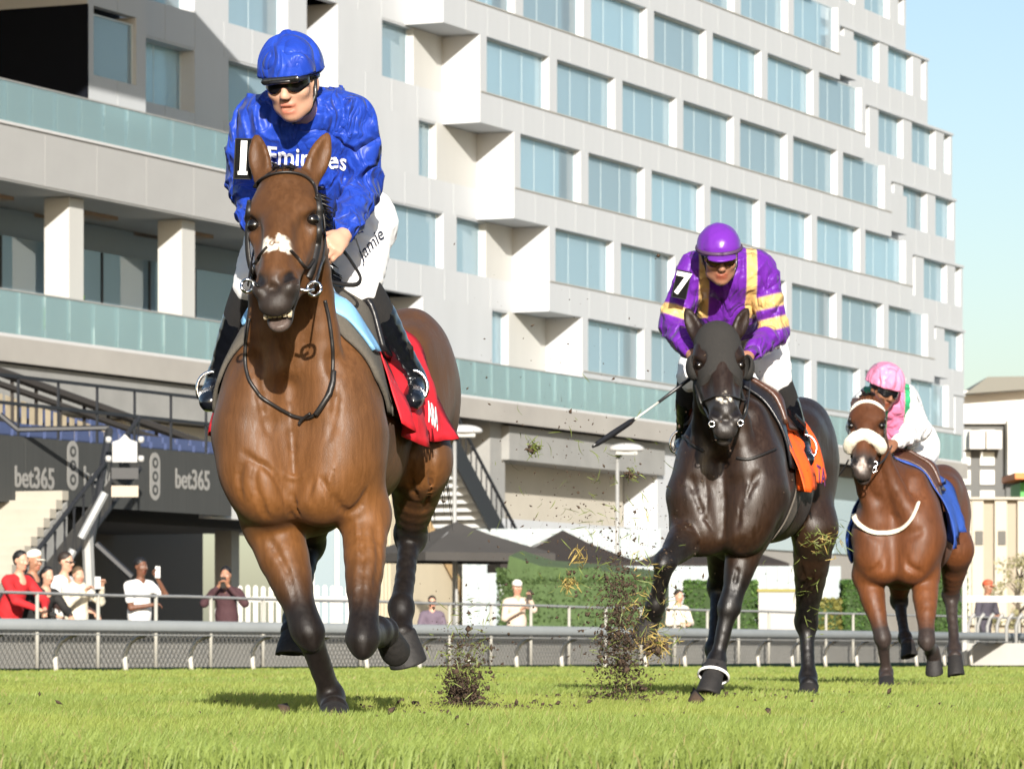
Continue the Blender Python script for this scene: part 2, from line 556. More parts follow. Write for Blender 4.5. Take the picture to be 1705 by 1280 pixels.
# ------------------------------------------------------------------ ground
def poly_sheet(name, pts, z, m, kind='structure', parent=None, sub=None):
    mb = MB().add([(p[0], p[1], z) for p in pts], [tuple(range(len(pts)))])
    o = mb.build(name, m, parent)
    if kind: o['kind'] = kind
    return o
RW = 38.9           # the running rail's distance in front of the facade plane
poly_sheet('ground', [(-1500, -60), (1500, -60), (1500, 2600), (-1500, 2600)], -0.40, mat('far_ground', (0.24, 0.21, 0.17), 0.95, var=0.2, vscale=0.05))
TURF = mat('turf', (0.110, 0.150, 0.038), 0.95, var=0.35, vscale=2.2, bump=0.8, bscale=60, bdist=0.03)
a, b2 = bw(-320, RW-0.5), bw(420, RW-0.5)
poly_sheet('turf_course', [(-40+a[0], -55), (260, -55), (b2[0]+200, b2[1]), (b2[0], b2[1]), (a[0], a[1])][::1], 0.0, TURF)
p1, p2, p3, p4 = bw(-320, RW-0.5), bw(420, RW-0.5), bw(420, RW-1.3), bw(-320, RW-1.3)
poly_sheet('sand_verge', [p1, p2, p3, p4][::-1], -0.008, mat('sand', (0.46, 0.40, 0.30), 0.95, var=0.15, vscale=2))
p1, p2, p3, p4 = bw(-320, RW-1.3), bw(420, RW-1.3), bw(420, 36.05), bw(-320, 36.05)
poly_sheet('apron', [p1, p2, p3, p4][::-1], -0.012, APRON)
p1, p2, p3, p4 = bw(-320, 32.5), bw(420, 32.5), bw(420, -40), bw(-320, -40)
poly_sheet('apron', [p1, p2, p3, p4][::-1], -0.010, APRON)
PIT = -0.25         # the spectators' walk lies a step below the turf
o = bframe('spectator_walk', kind='structure')
MB().add([(-320, -36.05, PIT), (420, -36.05, PIT), (420, -32.5, PIT), (-320, -32.5, PIT)], [(0, 1, 2, 3)]).build('paving', APRON, o)
MB().box((-320, -36.15, PIT-0.1), (420, -36.05, -0.013)).build('step_face', SLABM, o)
MB().box((-320, -32.5, PIT-0.1), (420, -32.4, -0.011)).build('step_face', SLABM, o)

def grass():
    rng = np.random.default_rng(7)
    V, F, C = [], [], []
    zones = [(8.3, 13.0, 5200, 0.058, 0.0048), (13.0, 19.0, 3200, 0.050, 0.0055), (19.0, 30.0, 1150, 0.050, 0.009), (30.0, 60.0, 330, 0.050, 0.016)]
    pos, hh, ww = [], [], []
    for d0, d1, den, h, w in zones:
        k0, k1 = 0.1235*d0, 0.1235*d1
        n = int(den*(d1-d0)*(k0+k1))
        y = np.sqrt(rng.uniform(d0**2, d1**2, n)); x = rng.uniform(-1, 1, n)*(0.1235*y+0.05)
        pos.append(np.stack([x, y], 1)); hh.append(np.full(n, h)); ww.append(np.full(n, w))
    pos = np.concatenate(pos); hh = np.concatenate(hh); ww = np.concatenate(ww)
    side = (pos-B0)@NV
    ok = side > RW-0.45
    pos, hh, ww = pos[ok], hh[ok], ww[ok]
    n = len(pos)
    cl = 0.5+0.5*np.sin(pos[:, 0]*5.1+np.sin(pos[:, 1]*2.3)*2)*np.sin(pos[:, 1]*3.7+pos[:, 0]*1.9)
    hh = hh*rng.uniform(0.45, 1.15, n)*(0.72+0.5*cl)
    az = rng.uniform(0, 2*np.pi, n); ln = rng.uniform(0.15, 0.75, n)*hh
    dx, dy = np.cos(az)*ln+0.006, np.sin(az)*ln
    sx, sy = -np.sin(az+0.7), np.cos(az+0.7)
    base = np.stack([pos[:, 0], pos[:, 1], np.zeros(n)], 1)
    wv = np.stack([sx, sy*0.4, np.zeros(n)], 1)*ww[:, None]*0.5
    mid = base+np.stack([dx*0.35, dy*0.35, hh*0.62], 1); tip = base+np.stack([dx, dy, hh], 1)
    v = np.stack([base-wv, base+wv, mid+wv*0.8, mid-wv*0.8, tip], 1).reshape(-1, 3)
    i = np.arange(n)*5
    loops = np.concatenate([np.stack([i, i+1, i+2, i+3], 1).ravel(), np.stack([i+3, i+2, i+4], 1).ravel()])
    starts = np.concatenate([np.arange(n)*4, n*4+np.arange(n)*3])
    me = bpy.data.meshes.new('grass')
    me.vertices.add(len(v)); me.vertices.foreach_set('co', v.astype(np.float32).ravel())
    me.loops.add(len(loops)); me.loops.foreach_set('vertex_index', loops.astype(np.int32))
    me.polygons.add(2*n); me.polygons.foreach_set('loop_start', starts.astype(np.int32))
    me.update(calc_edges=True)
    g = rng.uniform(0, 1, n); g2 = np.clip(cl*0.6+g*0.5, 0, 1)
    big = 0.5+0.5*np.sin(pos[:, 0]*1.3+pos[:, 1]*0.45+1.5*np.sin(pos[:, 1]*0.9))
    c = np.stack([0.142+0.120*g2+0.03*big, 0.200+0.130*g2+0.012*big, 0.038+0.040*g2], 1)
    dry = rng.uniform(0, 1, n) < 0.05
    c[dry] = (0.30, 0.27, 0.10)
    c = np.repeat(c, 5, 0)
    at = me.color_attributes.new('Col', 'FLOAT_COLOR', 'POINT')
    at.data.foreach_set('color', np.concatenate([c, np.ones((len(c), 1))], 1).astype(np.float32).ravel())
    m = mat('grass_blade', rough=0.55, attr='Col', spec=0.3)
    nt = m.node_tree; bs = nt.nodes['Principled BSDF']
    tl = nt.nodes.new('ShaderNodeBsdfTranslucent'); mx = nt.nodes.new('ShaderNodeMixShader'); mx.inputs[0].default_value = 0.35
    src = bs.inputs['Base Color'].links[0].from_socket
    nt.links.new(src, tl.inputs[0]); nt.links.new(bs.outputs[0], mx.inputs[1]); nt.links.new(tl.outputs[0], mx.inputs[2])
    nt.links.new(mx.outputs[0], nt.nodes['Material Output'].inputs[0])
    o = link('grass', me, m); tag(o, 'short mown green grass of the turf course', 'grass', kind='stuff')
grass()

# ------------------------------------------------------------------ hotel
def hotel():
    root = bframe('hotel_building', 'large white stepped hotel with rows of wide curtained windows above the racecourse', 'building')
    ST = 3.19
    # shared meshes
    def bx(name, u0, u1, w0, w1, z0, z1, m):
        mb = MB(); mb.box((u0, -w1, z0), (u1, -w0, z1)); o = mb.build(name, m, root); return o
    panel = MB(); panel.box((0.012, -0.0, 0.0), (1.888, 0.10, 1.28)); panel_me = panel.mesh('panel'); panel_me.materials.append(CLAD)
    def curtain(W, H, seed):
        n = int(W/0.055); rnd = random.Random(seed)
        P_ = np.zeros((n, 2, 3)); ph = 0
        for i in range(n):
            ph += rnd.uniform(0.5, 1.3)
            y = 0.012*math.sin(ph)
            P_[i, 0] = (W*i/(n-1), y, 0); P_[i, 1] = (W*i/(n-1), y, H)
        if seed == 3: P_ = P_[:int(n*0.80)]
        if seed == 1: P_ = P_[int(n*0.12):]
        return grid_mesh('curtain', P_, smooth=False)
    store = {}
    def window(u0, W, z0, H, w=0.0, deep=0.36, curt=True, key=None):
        """glazed unit set back behind the cladding plane"""
        k = (round(W, 2), round(H, 2), random.Random(key).randint(0, 3))
        if k not in store:
            fr = MB(); t = 0.04
            fr.box((0, 0, 0), (W, 0.07, t)); fr.box((0, 0, H-t), (W, 0.07, H)); fr.box((0, 0, t), (t, 0.07, H-t)); fr.box((W-t, 0, t), (W, 0.07, H-t))
            nm = max(1, int(W/1.7))
            for i in range(1, nm): fr.box((W*i/nm-0.012, 0.028, t), (W*i/nm+0.012, 0.042, H-t))
            fm = fr.mesh('window'); fm.materials.append(mat('window_frame', (0.50, 0.56, 0.58), 0.4))
            pn = MB().add([(t, 0.035, t), (W-t, 0.035, t), (W-t, 0.035, H-t), (t, 0.035, H-t)], [(0, 1, 2, 3)]).mesh('pane'); pn.materials.append(PANE)
            cm = curtain(W-0.1, H-0.06, k[2]); cm.materials.append(CURT)
            store[k] = (fm, pn, cm)
        fm, pn, cm = store[k]
        o = link('window', fm, None, root); o.location = (u0, -w+deep, z0)
        link('pane', pn, None, o)
        c = link('curtain', cm, None, o); c.location = (0.05, 0.13, 0.03)
    npan = [0]
    def spandrel(u0, u1, w, z, h=1.28):
        n = max(1, int(round((u1-u0)/1.9))); k = (u1-u0)/n/1.9
        for i in range(n):
            o = link('panel', panel_me, None, root); o.location = (u0+i*(u1-u0)/n, -w, z); o.scale = (k, 1, h/1.28); npan[0] += 1
        bx('backing', u0, u1, w-0.30, w-0.10, z, z+h, CLAD)
    A0 = {-3: -20.8, -2: -17.6, -1: -14.4, 0: -11.24, 1: -8.2, 2: -4.95, 3: -1.78}
    AE = {-3: 24.2, -2: 27.6, -1: 31.1, 0: 34.7, 1: 37.8, 2: 41.0, 3: 44.0}
    SE = {-3: 41.2, -2: 44.5, -1: 48.3, 0: 48.8, 1: 50.0, 2: 50.2, 3: 50.2}
    for i in range(-3, 4):
        zt = 22.65-ST*i; zb = zt-ST; zs = zt-2.06      # window head, floor box bottom, sill
        a0, ae, se = A0[i], AE[i], SE[i]
        # front plane
        spandrel(a0, ae, 0.0, zb, zs-zb)
        u = a0+0.55; first = True; edges = [a0]
        while u+5.6 < ae-0.3:
            window(u, 5.7, zs, 2.06, 0.0, deep=0.26, key=i*31+int(u))
            edges += [u, u+5.7]; u += 6.45
        edges.append(ae)
        for q in range(0, len(edges)-1, 2):
            bx('pier', edges[q], edges[q+1], -0.45, 0.0, zs, zt, CLAD)
        bx('sill', a0, ae, -0.40, 0.035, zs-0.02, zs+0.03, mat('sill_grey', (0.34, 0.33, 0.30), 0.6))
        # floor slab, soffit and the lit end wall of each stepped box
        bx('floor_slab', a0, ae, -3.0, -0.31, zb+0.01, zb+0.3, CLAD)
        bx('end_wall', a0-0.06, a0, -1.6, 0.012, zb-0.004, zt-0.004, CLAD)
        bx('core', a0+0.3, se, -3.2, -2.2, zb, zt, DARKIN)
        # recessed plane to the left, 1.5 m back
        bL = {-3: -31, -2: -27.5, -1: -24.0, 0: -19.8, 1: -18.6, 2: -17.2, 3: -12.9}[i]
        spandrel(bL, a0-0.06, -1.5, zb, zs-zb)
        ws = [(a0-5.1, 2.6 if i % 2 == 0 else 1.5), (a0-11.2, 4.95)]
        ed = [bL]
        for j, (u0, W) in enumerate(reversed(ws)):
            if u0 < bL+0.2: continue
            if j == 0 and i % 2: # deep recess with a bright jamb
                window(u0, 4.2, zs, 2.06, -1.5, deep=1.15, key=i); ed += [u0, u0+4.2]
                bx('recess_floor', u0, u0+4.2, -2.9, -1.52, zs-0.1, zs, CLAD)
                bx('recess_jamb', u0+4.2, u0+4.3, -2.8, -1.51, zs, zt, CLAD)
            else:
                window(u0, W, zs, 2.06, -1.5, deep=0.25, key=i*7+j); ed += [u0, u0+W]
        ed.append(a0-0.06)
        for q in range(0, len(ed)-1, 2):
            bx('wall_panel', ed[q], ed[q+1], -1.9, -1.5, zs, zt, CLAD2 if q == len(ed)-2 else CLAD)
        bx('lintel', bL, a0-0.06, -2.9, -1.52, zt-0.06, zt, CLAD)
        bx('end_wall', bL-0.06, bL, -3.2, -1.49, zb+0.004, zt-0.002, CLAD)
        bx('core', bL, a0+0.3, -4.0, -3.0, zb, zt, DARKIN)
        # recessed plane at the far end
        spandrel(ae+0.02, se, -1.5, zb, zs-zb)
        u = ae+1.2; ed = [ae+0.02]
        while u < se-0.6:
            W = min(3.6, se-0.3-u)
            window(u, round(W, 1), zs, 2.06, -1.5, deep=0.25, key=i*5+int(u)); ed += [u, u+W]; u += 4.9
        ed.append(se)
        for q in range(0, len(ed)-1, 2): bx('pier', ed[q], ed[q+1], -1.95, -1.5, zs, zt, CLAD)
        if i in (-2, 0, 2): bx('bay', ae+1.0, ae+3.4, -1.5, -0.4, zb+0.4, zt-1.0, CLAD)
        bx('gable_wall', se-0.2, se, -14, -1.95, zb, zt, CLAD2)
        bx('roof_slab', ae, se+0.06, -14, -1.44, zt-0.12, zt-0.001, CLAD) if i > -4 else None
    bx('roof', -31, 41.2, -14, -0.3, 32.25, 32.5, SLABM)
    bx('back_block', -60, 40, -14, -3.3, 9.0, 32.2, DARKIN)
    # left wing
    w = -0.6
    for i, (zb, zt) in {1: (16.27, 19.46), 0: (19.46, 22.65), -1: (22.65, 25.9)}.items():
        zs = zt-2.06
        L, Rr = -41.3, -24.0
        spandrel(-37.8, Rr, w, zb, zs-zb)
        window(-35.4, 3.5, zs, 2.06, w, deep=0.5, key=i)
        window(-29.6, 4.2, zs, 2.06, w, deep=0.35, key=i+9)
        for q in ((-37.8, -35.4), (-31.9, -29.6), (-25.4, Rr)): bx('pier', q[0], q[1], w-1.2, w, zs, zt, CLAD)
        bx('lintel', -37.8, Rr, w-1.2, w-0.02, zt-0.07, zt-0.002, CLAD)
        bx('core', -37.8, Rr, w-3.4, w-1.6, zb, zt, DARKIN)
        # projecting box at the near corner with a black end
        spandrel(L, -37.8, 0.9, zb, zs-zb)
        window(-41.0, 2.6, zs-0.3, 2.15, 0.9, deep=0.12, curt=False, key=i+3)
        bx('pier', L, -41.0, -0.5, 0.9, zs, zt, CLAD); bx('pier', -38.4, -37.8, -1.8, 0.9, zs, zt, CLAD)
        bx('end_wall', L-0.08, L, -6.5, 0.9, zb, zt, mat('black_panel', (0.006, 0.0075, 0.012), 0.9, spec=0.1) if i == 1 else CLAD)
        bx('core', L+0.05, -38.0, -6.0, 0.1, zb+0.02, zt-0.02, DARKIN)
    bx('upper_floor', -60, -41.4, -14, -6.5, 16, 26, SLABM)
    pass
    return root
hotel()

def balustrade(name, label, u0, u1, w, z0, h, pw=1.4, group=None):
    root = bframe(name, label, 'balustrade', u0, w, z0)
    n = int((u1-u0)/pw)
    me = MB().box((0.02, -0.01, 0.0), (pw-0.02, 0.01, h)).mesh('glass_panel'); me.materials.append(RAILGLASS)
    for i in range(n):
        o = link('glass_panel', me, None, root); o.location = (i*pw, 0, 0.0)
    MB().box((0, -0.03, h), (n*pw, 0.03, h+0.04)).build('handrail', GREYM, root)
    MB().box((0, -0.05, -0.10), (n*pw, 0.05, -0.002)).build('base_channel', mat('pinkish_coping', (0.50, 0.42, 0.36), 0.7), root)
    return root

def podium():
    root = bframe('grandstand_podium', 'grey grandstand podium and terrace decks below the white hotel', 'building')
    def bx(name, u0, u1, w0, w1, z0, z1, m, bevel=0):
        mb = MB(); mb.box((u0, -w1, z0), (u1, -w0, z1)); return mb.build(name, m, root, bevel=bevel)
    # main deck along the whole front
    bx('deck_slab', -70, 37.8, -6, 2.45, 8.55, 9.0, SLABM)
    bx('deck_edge', -70, 38, 2.46, 2.62, 8.35, 9.04, mat('deck_edge_stone', (0.32, 0.305, 0.28), 0.8, var=0.1, vscale=0.5))
    # upper terrace on the left
    bx('terrace_slab', -70, -24.2, -6, 1.55, 13.6, 15.2, mat('terrace_fascia', (0.33, 0.33, 0.325), 0.8, var=0.06, vscale=0.4))
    bx('terrace_coping', -70, -24.2, 1.4, 1.62, 15.202, 15.28, mat('pinkish_coping'))
    # fascia panels
    fm = MB().box((0.01, -0.03, 0), (2.99, 0, 1.5)).mesh('fascia_panel'); fm.materials.append(mat('terrace_fascia'))
    for i in range(15):
        o = link('fascia_panel', fm, None, root); o.location = (-69+i*3.0, -1.552, 13.65)
    # columns of the terrace
    cm = MB().box((-0.42, -0.42, 0), (0.42, 0.42, 4.56)).mesh('column'); cm.materials.append(CLAD2)
    for u in (-63.1, -56.2, -49.3, -42.4, -35.5, -28.6):
        o = link('column', cm, None, root); o.location = (u, -0.7, 9.02)
    # terrace back wall with tall glazing
    bx('terrace_back_wall', -70, -24.2, -2.6, -2.2, 9.0, 13.58, mat('terrace_wall', (0.24, 0.30, 0.36), 0.6))  # blue-grey colour stands in for sky reflected in the glazing
    st = MB().box((0, 0, 0), (2.9, 0.05, 3.4)).mesh('terrace_window'); st.materials.append(glass_mat('terrace_glass', (0.8, 0.9, 0.95), 0.2, glare=((0.40, 0.52, 0.60), 0.45)))
    for i in range(14):
        o = link('terrace_window', st, None, root); o.location = (-66+i*3.05, 1.9, 9.3)
        mb = MB(); mb.box((-0.1, -0.03, 0), (-0.02, 0.08, 3.4)); q = mb.build('mullion', BLACKM, root); q.location = (-66+i*3.05, 1.9, 9.3)
    for i in range(12):
        lm = MB().box((0, 0, -0.12), (2.0, 0.5, -0.002)).build('soffit_light', mat('bronze_fitting', (0.25, 0.17, 0.11), 0.5), root)
        lm.location = (-64+(i % 6)*6.2, 0.4+1.8*(i//6), 13.6)
    # wall of the podium under the deck
    bx('podium_wall', -24, 43, -1.0, 0.6, 0, 8.5, mat('podium_render', (0.27, 0.26, 0.24), 0.85, var=0.08, vscale=0.4))
    bx('loading_recess', -13.0, 0.5, 0.58, 0.72, 1.2, 7.6, CREAM)
    bx('recess_header', -13.6, 1.2, 0.73, 2.2, 7.1, 8.3, SLABM)
    bx('pilaster', -14.6, -13.3, 0.61, 1.9, 0, 8.5, SLABM)
    bx('pilaster', 0.9, 3.2, 0.61, 2.0, 0, 8.5, CLAD)
    bx('pilaster', 5.0, 6.3, 0.61, 1.6, 0, 8.5, CLAD2)
    bx('white_band', -16, 10, 1.9, 2.1, 4.2, 5.0, CLAD)
    for i in range(8):
        bx('glass_front', 8+i*4.2, 11.8+i*4.2, 0.62, 0.70, 4.6, 8.0, mat('pale_front', (0.34, 0.43, 0.46), 0.25))
    bx('dark_band', 7, 42, 0.63, 1.0, 8.02, 8.45, mat('brown_band', (0.12, 0.10, 0.08), 0.7))
    # left: grey walls under the deck
    bx('lower_wall', -70, -24.2, 0.2, 1.2, 4.0, 8.34, mat('podium_render'))
    bx('grey_beam', -70, -34.0, 1.25, 2.4, 7.2, 8.3, SLABM)
    bx('cream_wall', -40.5, -31.5, 1.25, 1.7, 5.2, 7.15, CREAM)
    # raked seating tier
    n = 14
    for i in range(n):
        t = i/(n-1)
        w1 = 23.5-18.0*t; z = 4.0+3.4*t
        bx('tier_step', -115, -70, w1-1.4, w1, z-0.45, z, SLABM)
    bx('tier_soffit', -115, -70, 4.5, 22.4, 2.8, 3.2, DARKIN)
    bx('undercroft_back', -115, -66, 17.6, 18.0, 0, 3.0, mat('undercroft_wall', (0.10, 0.092, 0.08), 0.9))
    bx('white_soffit_panel', -76.6, -70.2, 23.6, 23.9, 2.9, 4.1, mat('white_paint', (0.5, 0.5, 0.48), 0.6))
    for u in (-104, -96, -88, -80, -72): bx('undercroft_post', u, u+0.35, 21.5, 21.9, 0, 2.9, GREYM)
    bx('shade_roof', -85, -43, -14, 11.2, 24.3, 25.0, SLABM)  # out-of-view roof slab added to throw shade on the upper left wing
    return root
podium()
balustrade('glass_balustrade', 'glass balustrade along the upper terrace at left', -68, -24.5, 1.5, 15.30, 1.15)
balustrade('glass_balustrade', 'long glass balustrade along the main deck below the hotel windows', -69, 38, 2.52, 9.14, 1.2)
# ------------------------------------------------------------------ people
def head_prims(S, c, R, skin, k=1.0, mouth_open=0.0, ears=True, brow=(0.05, 0.03, 0.02)):
    """head: R columns = (side, forward, up); c = centre of the head"""
    def q(x, f, u): return np.asarray(c)+(R[:, 0]*x+R[:, 1]*f+R[:, 2]*u)*k
    def e(p, r, kk=0.012, op='add', col=None): S.ell(q(*p), np.asarray(r)*k, R, k=kk, op=op, col=col)
    sh = np.asarray(skin)*0.9
    lip = np.asarray(skin)*np.array([0.72, 0.36, 0.34])
    e((0, -0.012, 0.035), (0.074, 0.094, 0.088), col=skin)
    e((0, 0.022, -0.030), (0.062, 0.066, 0.088), 0.03, col=skin)
    e((0, 0.052, -0.094), (0.030, 0.032, 0.024), 0.03, col=skin)
    for s in (-1, 1):
        e((s*0.043, 0.012, -0.066), (0.024, 0.035, 0.028), 0.03, col=sh)
        e((s*0.044, 0.060, -0.018), (0.026, 0.026, 0.022), 0.025, col=skin)
        e((s*0.030, 0.082, 0.022), (0.026, 0.014, 0.009), 0.015, col=sh)
        e((s*0.032, 0.094, 0.004), (0.017, 0.014, 0.012), 0.014, 'sub')
        e((s*0.031, 0.077, 0.004), (0.013, 0.012, 0.012), 0.004, col=(0.35, 0.3, 0.27))
        e((s*0.0125, 0.100, -0.030), (0.0085, 0.010, 0.008), 0.008, col=sh)
        if ears:
            e((s*0.078, -0.012, -0.004), (0.010, 0.020, 0.032), 0.012, col=np.asarray(skin)*0.95)
            e((s*0.086, -0.004, 0.0), (0.006, 0.010, 0.018), 0.006, 'sub')
    S.cone(q(0, 0.086, 0.018), q(0, 0.110, -0.024), 0.009*k, 0.0135*k, k=0.014, col=skin)
    e((0, 0.084, -0.058), (0.026, 0.014, 0.0065+mouth_open*0.3), 0.010, col=lip)
    e((0, 0.080, -0.071-mouth_open), (0.022, 0.014, 0.008), 0.010, col=lip)
    e((0, 0.096, -0.0645-mouth_open*0.5), (0.022, 0.020, 0.0022+mouth_open*0.55), 0.004, 'sub')

def hand_prims(S, w, d, nrm, thumb, skin, curl=0.9, k=1.0, cr=0.012):
    """fist or half-closed hand: w wrist, d towards the knuckles, nrm out of the back of the hand, thumb = thumb side direction"""
    d, nrm = unit(d), unit(nrm); th = unit(np.cross(nrm, d)); th = th if np.dot(th, thumb) > 0 else -th
    S.cone(w, np.asarray(w)+d*0.035*k, 0.026*k, 0.030*k, k=0.015, flat=(nrm, 0.8), col=skin)
    for i, (o, ln) in enumerate(((0.030, 0.95), (0.010, 1.05), (-0.010, 1.0), (-0.029, 0.8))):
        kn = np.asarray(w)+d*(0.088 if i in (1, 2) else 0.080)*k+th*o*k
        S.cone(np.asarray(w)+d*0.03*k+th*o*0.7*k, kn, 0.0135*k, 0.0108*k, k=0.012, col=skin)
        p = kn; a = 0.35
        for j, sl in enumerate((0.040, 0.026, 0.020)):
            a += curl*(0.75 if j == 0 else 0.95)
            dd = d*math.cos(a)-nrm*math.sin(a)
            p2 = p+dd*sl*ln*k
            S.cone(p, p2, (0.0098-0.001*j)*k, (0.0088-0.001*j)*k, k=0.004, col=skin); p = p2
    b0 = np.asarray(w)+d*0.025*k+th*0.028*k-nrm*0.008*k
    b1 = b0+(d*0.030+th*0.020-nrm*0.012)*k; b2 = b1+(d*0.026-th*0.004-nrm*0.016)*k
    S.cone(b0, b1, 0.014*k, 0.0115*k, k=0.012, col=skin); S.cone(b1, b2, 0.0112*k, 0.009*k, k=0.004, col=skin)

def folds_warp(amp, f=1.0, seed=0.0):
    """cloth folds: broad soft swells plus narrower ridges that bend along them"""
    def w(X):
        x, y, z = X[:, 0]*f+seed, X[:, 1]*f, X[:, 2]*f
        a = 1-np.abs(np.sin(x*17+z*11+2.1*np.sin(z*9+y*7)+1.3*np.sin(x*23)))
        b_ = 1-np.abs(np.sin(z*31-x*17+2.2*np.sin(x*12+z*5)+y*11))
        c_ = 1-np.abs(np.sin(z*44+x*21+2.6*np.sin(x*15-z*9)+1.4*np.sin(y*19)))
        mask = 0.5+0.5*np.sin(x*9.0+z*13.0+y*5.0)
        return -amp*(a**2*0.55+b_**2.5*0.55*mask+c_**3*0.5*(1-mask)-0.42)
    return w

def lens_sphere(): pass

def helmet_mesh(vox, c, R, k=1.0, peak=True, cap=0.0):
    S = SDF()
    def q(x, f, u): return np.asarray(c)+(R[:, 0]*x+R[:, 1]*f+R[:, 2]*u)*k
    S.ell(q(0, -0.010, 0.052), np.array([0.104, 0.126, 0.112])*k, R, k=0.01)
    S.plane(q(0, 0, 0.030), -R[:, 2]+R[:, 1]*0.0, k=0.006)
    if peak:
        S.ell(q(0, 0.110, 0.030), np.array([0.072, 0.060, 0.013])*k, R, k=0.012)
    S.ell(q(0, -0.010, 0.038), np.array([0.106, 0.128, 0.010])*k, R, k=0.006)
    if cap: S.ell(q(0, 0.0, 0.165), np.array([0.016, 0.016, 0.008])*k, R, k=0.012)
    return S

def camray_strap(h, pix, r, m, parent, name, off=0.006, n=8, dense=10, flat=None, fall=None):
    """strap laid on the animal along photo pixels: each point is found on the body's own surface"""
    pts = []
    cam0 = Vector((0, 0, CAMH))-Vector(h['O'])
    pix = [np.asarray(p, float) for p in pix]
    q = []
    for i in range(len(pix)-1):
        p0, p1, p2, p3 = pix[max(i-1, 0)], pix[i], pix[i+1], pix[min(i+2, len(pix)-1)]
        for s in range(dense):
            t = s/dense
            q.append(0.5*((2*p1)+(-p0+p2)*t+(2*p0-5*p1+4*p2-p3)*t*t+(-p0+3*p1-3*p2+p3)*t**3))
    q.append(pix[-1])
    last = None
    for p in q:
        tgt = Vector(P(p[0], p[1], 20.0)-h['O'])
        d = (tgt-cam0).normalized()
        hit = h['bvh'].ray_cast(cam0, d, 200.0)
        if len(p) > 2 and p[2] != 0 and hit[0] is None:
            pts.append(Vector(P(p[0], p[1], h['O'][1]+p[2])-h['O']))
        elif hit[0] is not None:
            pts.append(hit[0]+hit[1]*off); last = hit[0]
        elif last is not None:
            pts.append(Vector(P(p[0], p[1], last[1]+h['O'][1])-h['O']))
    mb = MB(); mb.tube(pts, r, n=n, flat=flat)
    return mb.build(name, m, parent, smooth=True)

def free_tube(h, pix, r, m, parent, name, n=8, flat=None, sub=6):
    """tube through photo pixels with given depth offsets"""
    pts = [P(p[0], p[1], h['O'][1]+p[2])-h['O'] for p in pix]
    q = []
    for i in range(len(pts)-1):
        p0, p1, p2, p3 = pts[max(i-1, 0)], pts[i], pts[i+1], pts[min(i+2, len(pts)-1)]
        for s in range(sub):
            t = s/sub
            q.append(0.5*((2*p1)+(-p0+p2)*t+(2*p0-5*p1+4*p2-p3)*t*t+(-p0+3*p1-3*p2+p3)*t**3))
    q.append(pts[-1])
    mb = MB(); mb.tube(q, r, n=n, flat=flat)
    return mb.build(name, m, parent, smooth=True)

def drape(h, w0, w1, a0, a1, off, nu=28, nv=40, ripple=0.0, zc=1.12, shape=None, thick=0.006, seed=0.0, flare=0.0):
    """cloth lying on the horse: w along the body, angle from the spine (degrees, + to the horse's left)"""
    l, b = h['l'], h['b']
    Pts = np.zeros((nu, nv, 3))
    def surf(w, ang, o=0.0):
        c = h['H'](0, w, 0)+V3(0, 0, zc)
        d = l*math.sin(ang)+V3(0, 0, 1)*math.cos(ang)
        hit = h['bvh'].ray_cast(Vector(c+d*0.9), Vector(-d), 0.9)
        p = np.array(hit[0]) if hit[0] is not None else c+d*0.25
        return p+d*(off+o)
    h['surf'] = surf
    for i in range(nu):
        for j in range(nv):
            u, v = i/(nu-1), j/(nv-1)
            w = w0+(w1-w0)*u; a = a0+(a1-a0)*v
            if shape: w, a = shape(u, v, w, a)
            rp = ripple*(math.sin(w*38+a*0.05+seed)+0.6*math.sin(w*71+a*0.11))*abs(a)/90.0
            rp += flare*max(0.0, abs(a)-45)/50.0*(0.6+0.4*math.sin(w*21+seed))
            Pts[i, j] = surf(w, math.radians(a), rp)
    me = grid_mesh('cloth', Pts)
    return me

def sheet(name, me, m, parent=None, thick=0.006):
    o = link(name, me, m, parent)
    md = o.modifiers.new('thickness', 'SOLIDIFY'); md.thickness = thick; md.offset = 1.0
    return o

SKIN_A = (0.50, 0.29, 0.20)
SKIN_B = (0.34, 0.17, 0.105)
SKIN_C = (0.14, 0.062, 0.036)
MSKIN = mat('skin', rough=0.5, attr='Col', sss=0.08, spec=0.35, var=0.05, vscale=30, bump=0.1, bscale=200, bdist=0.003)

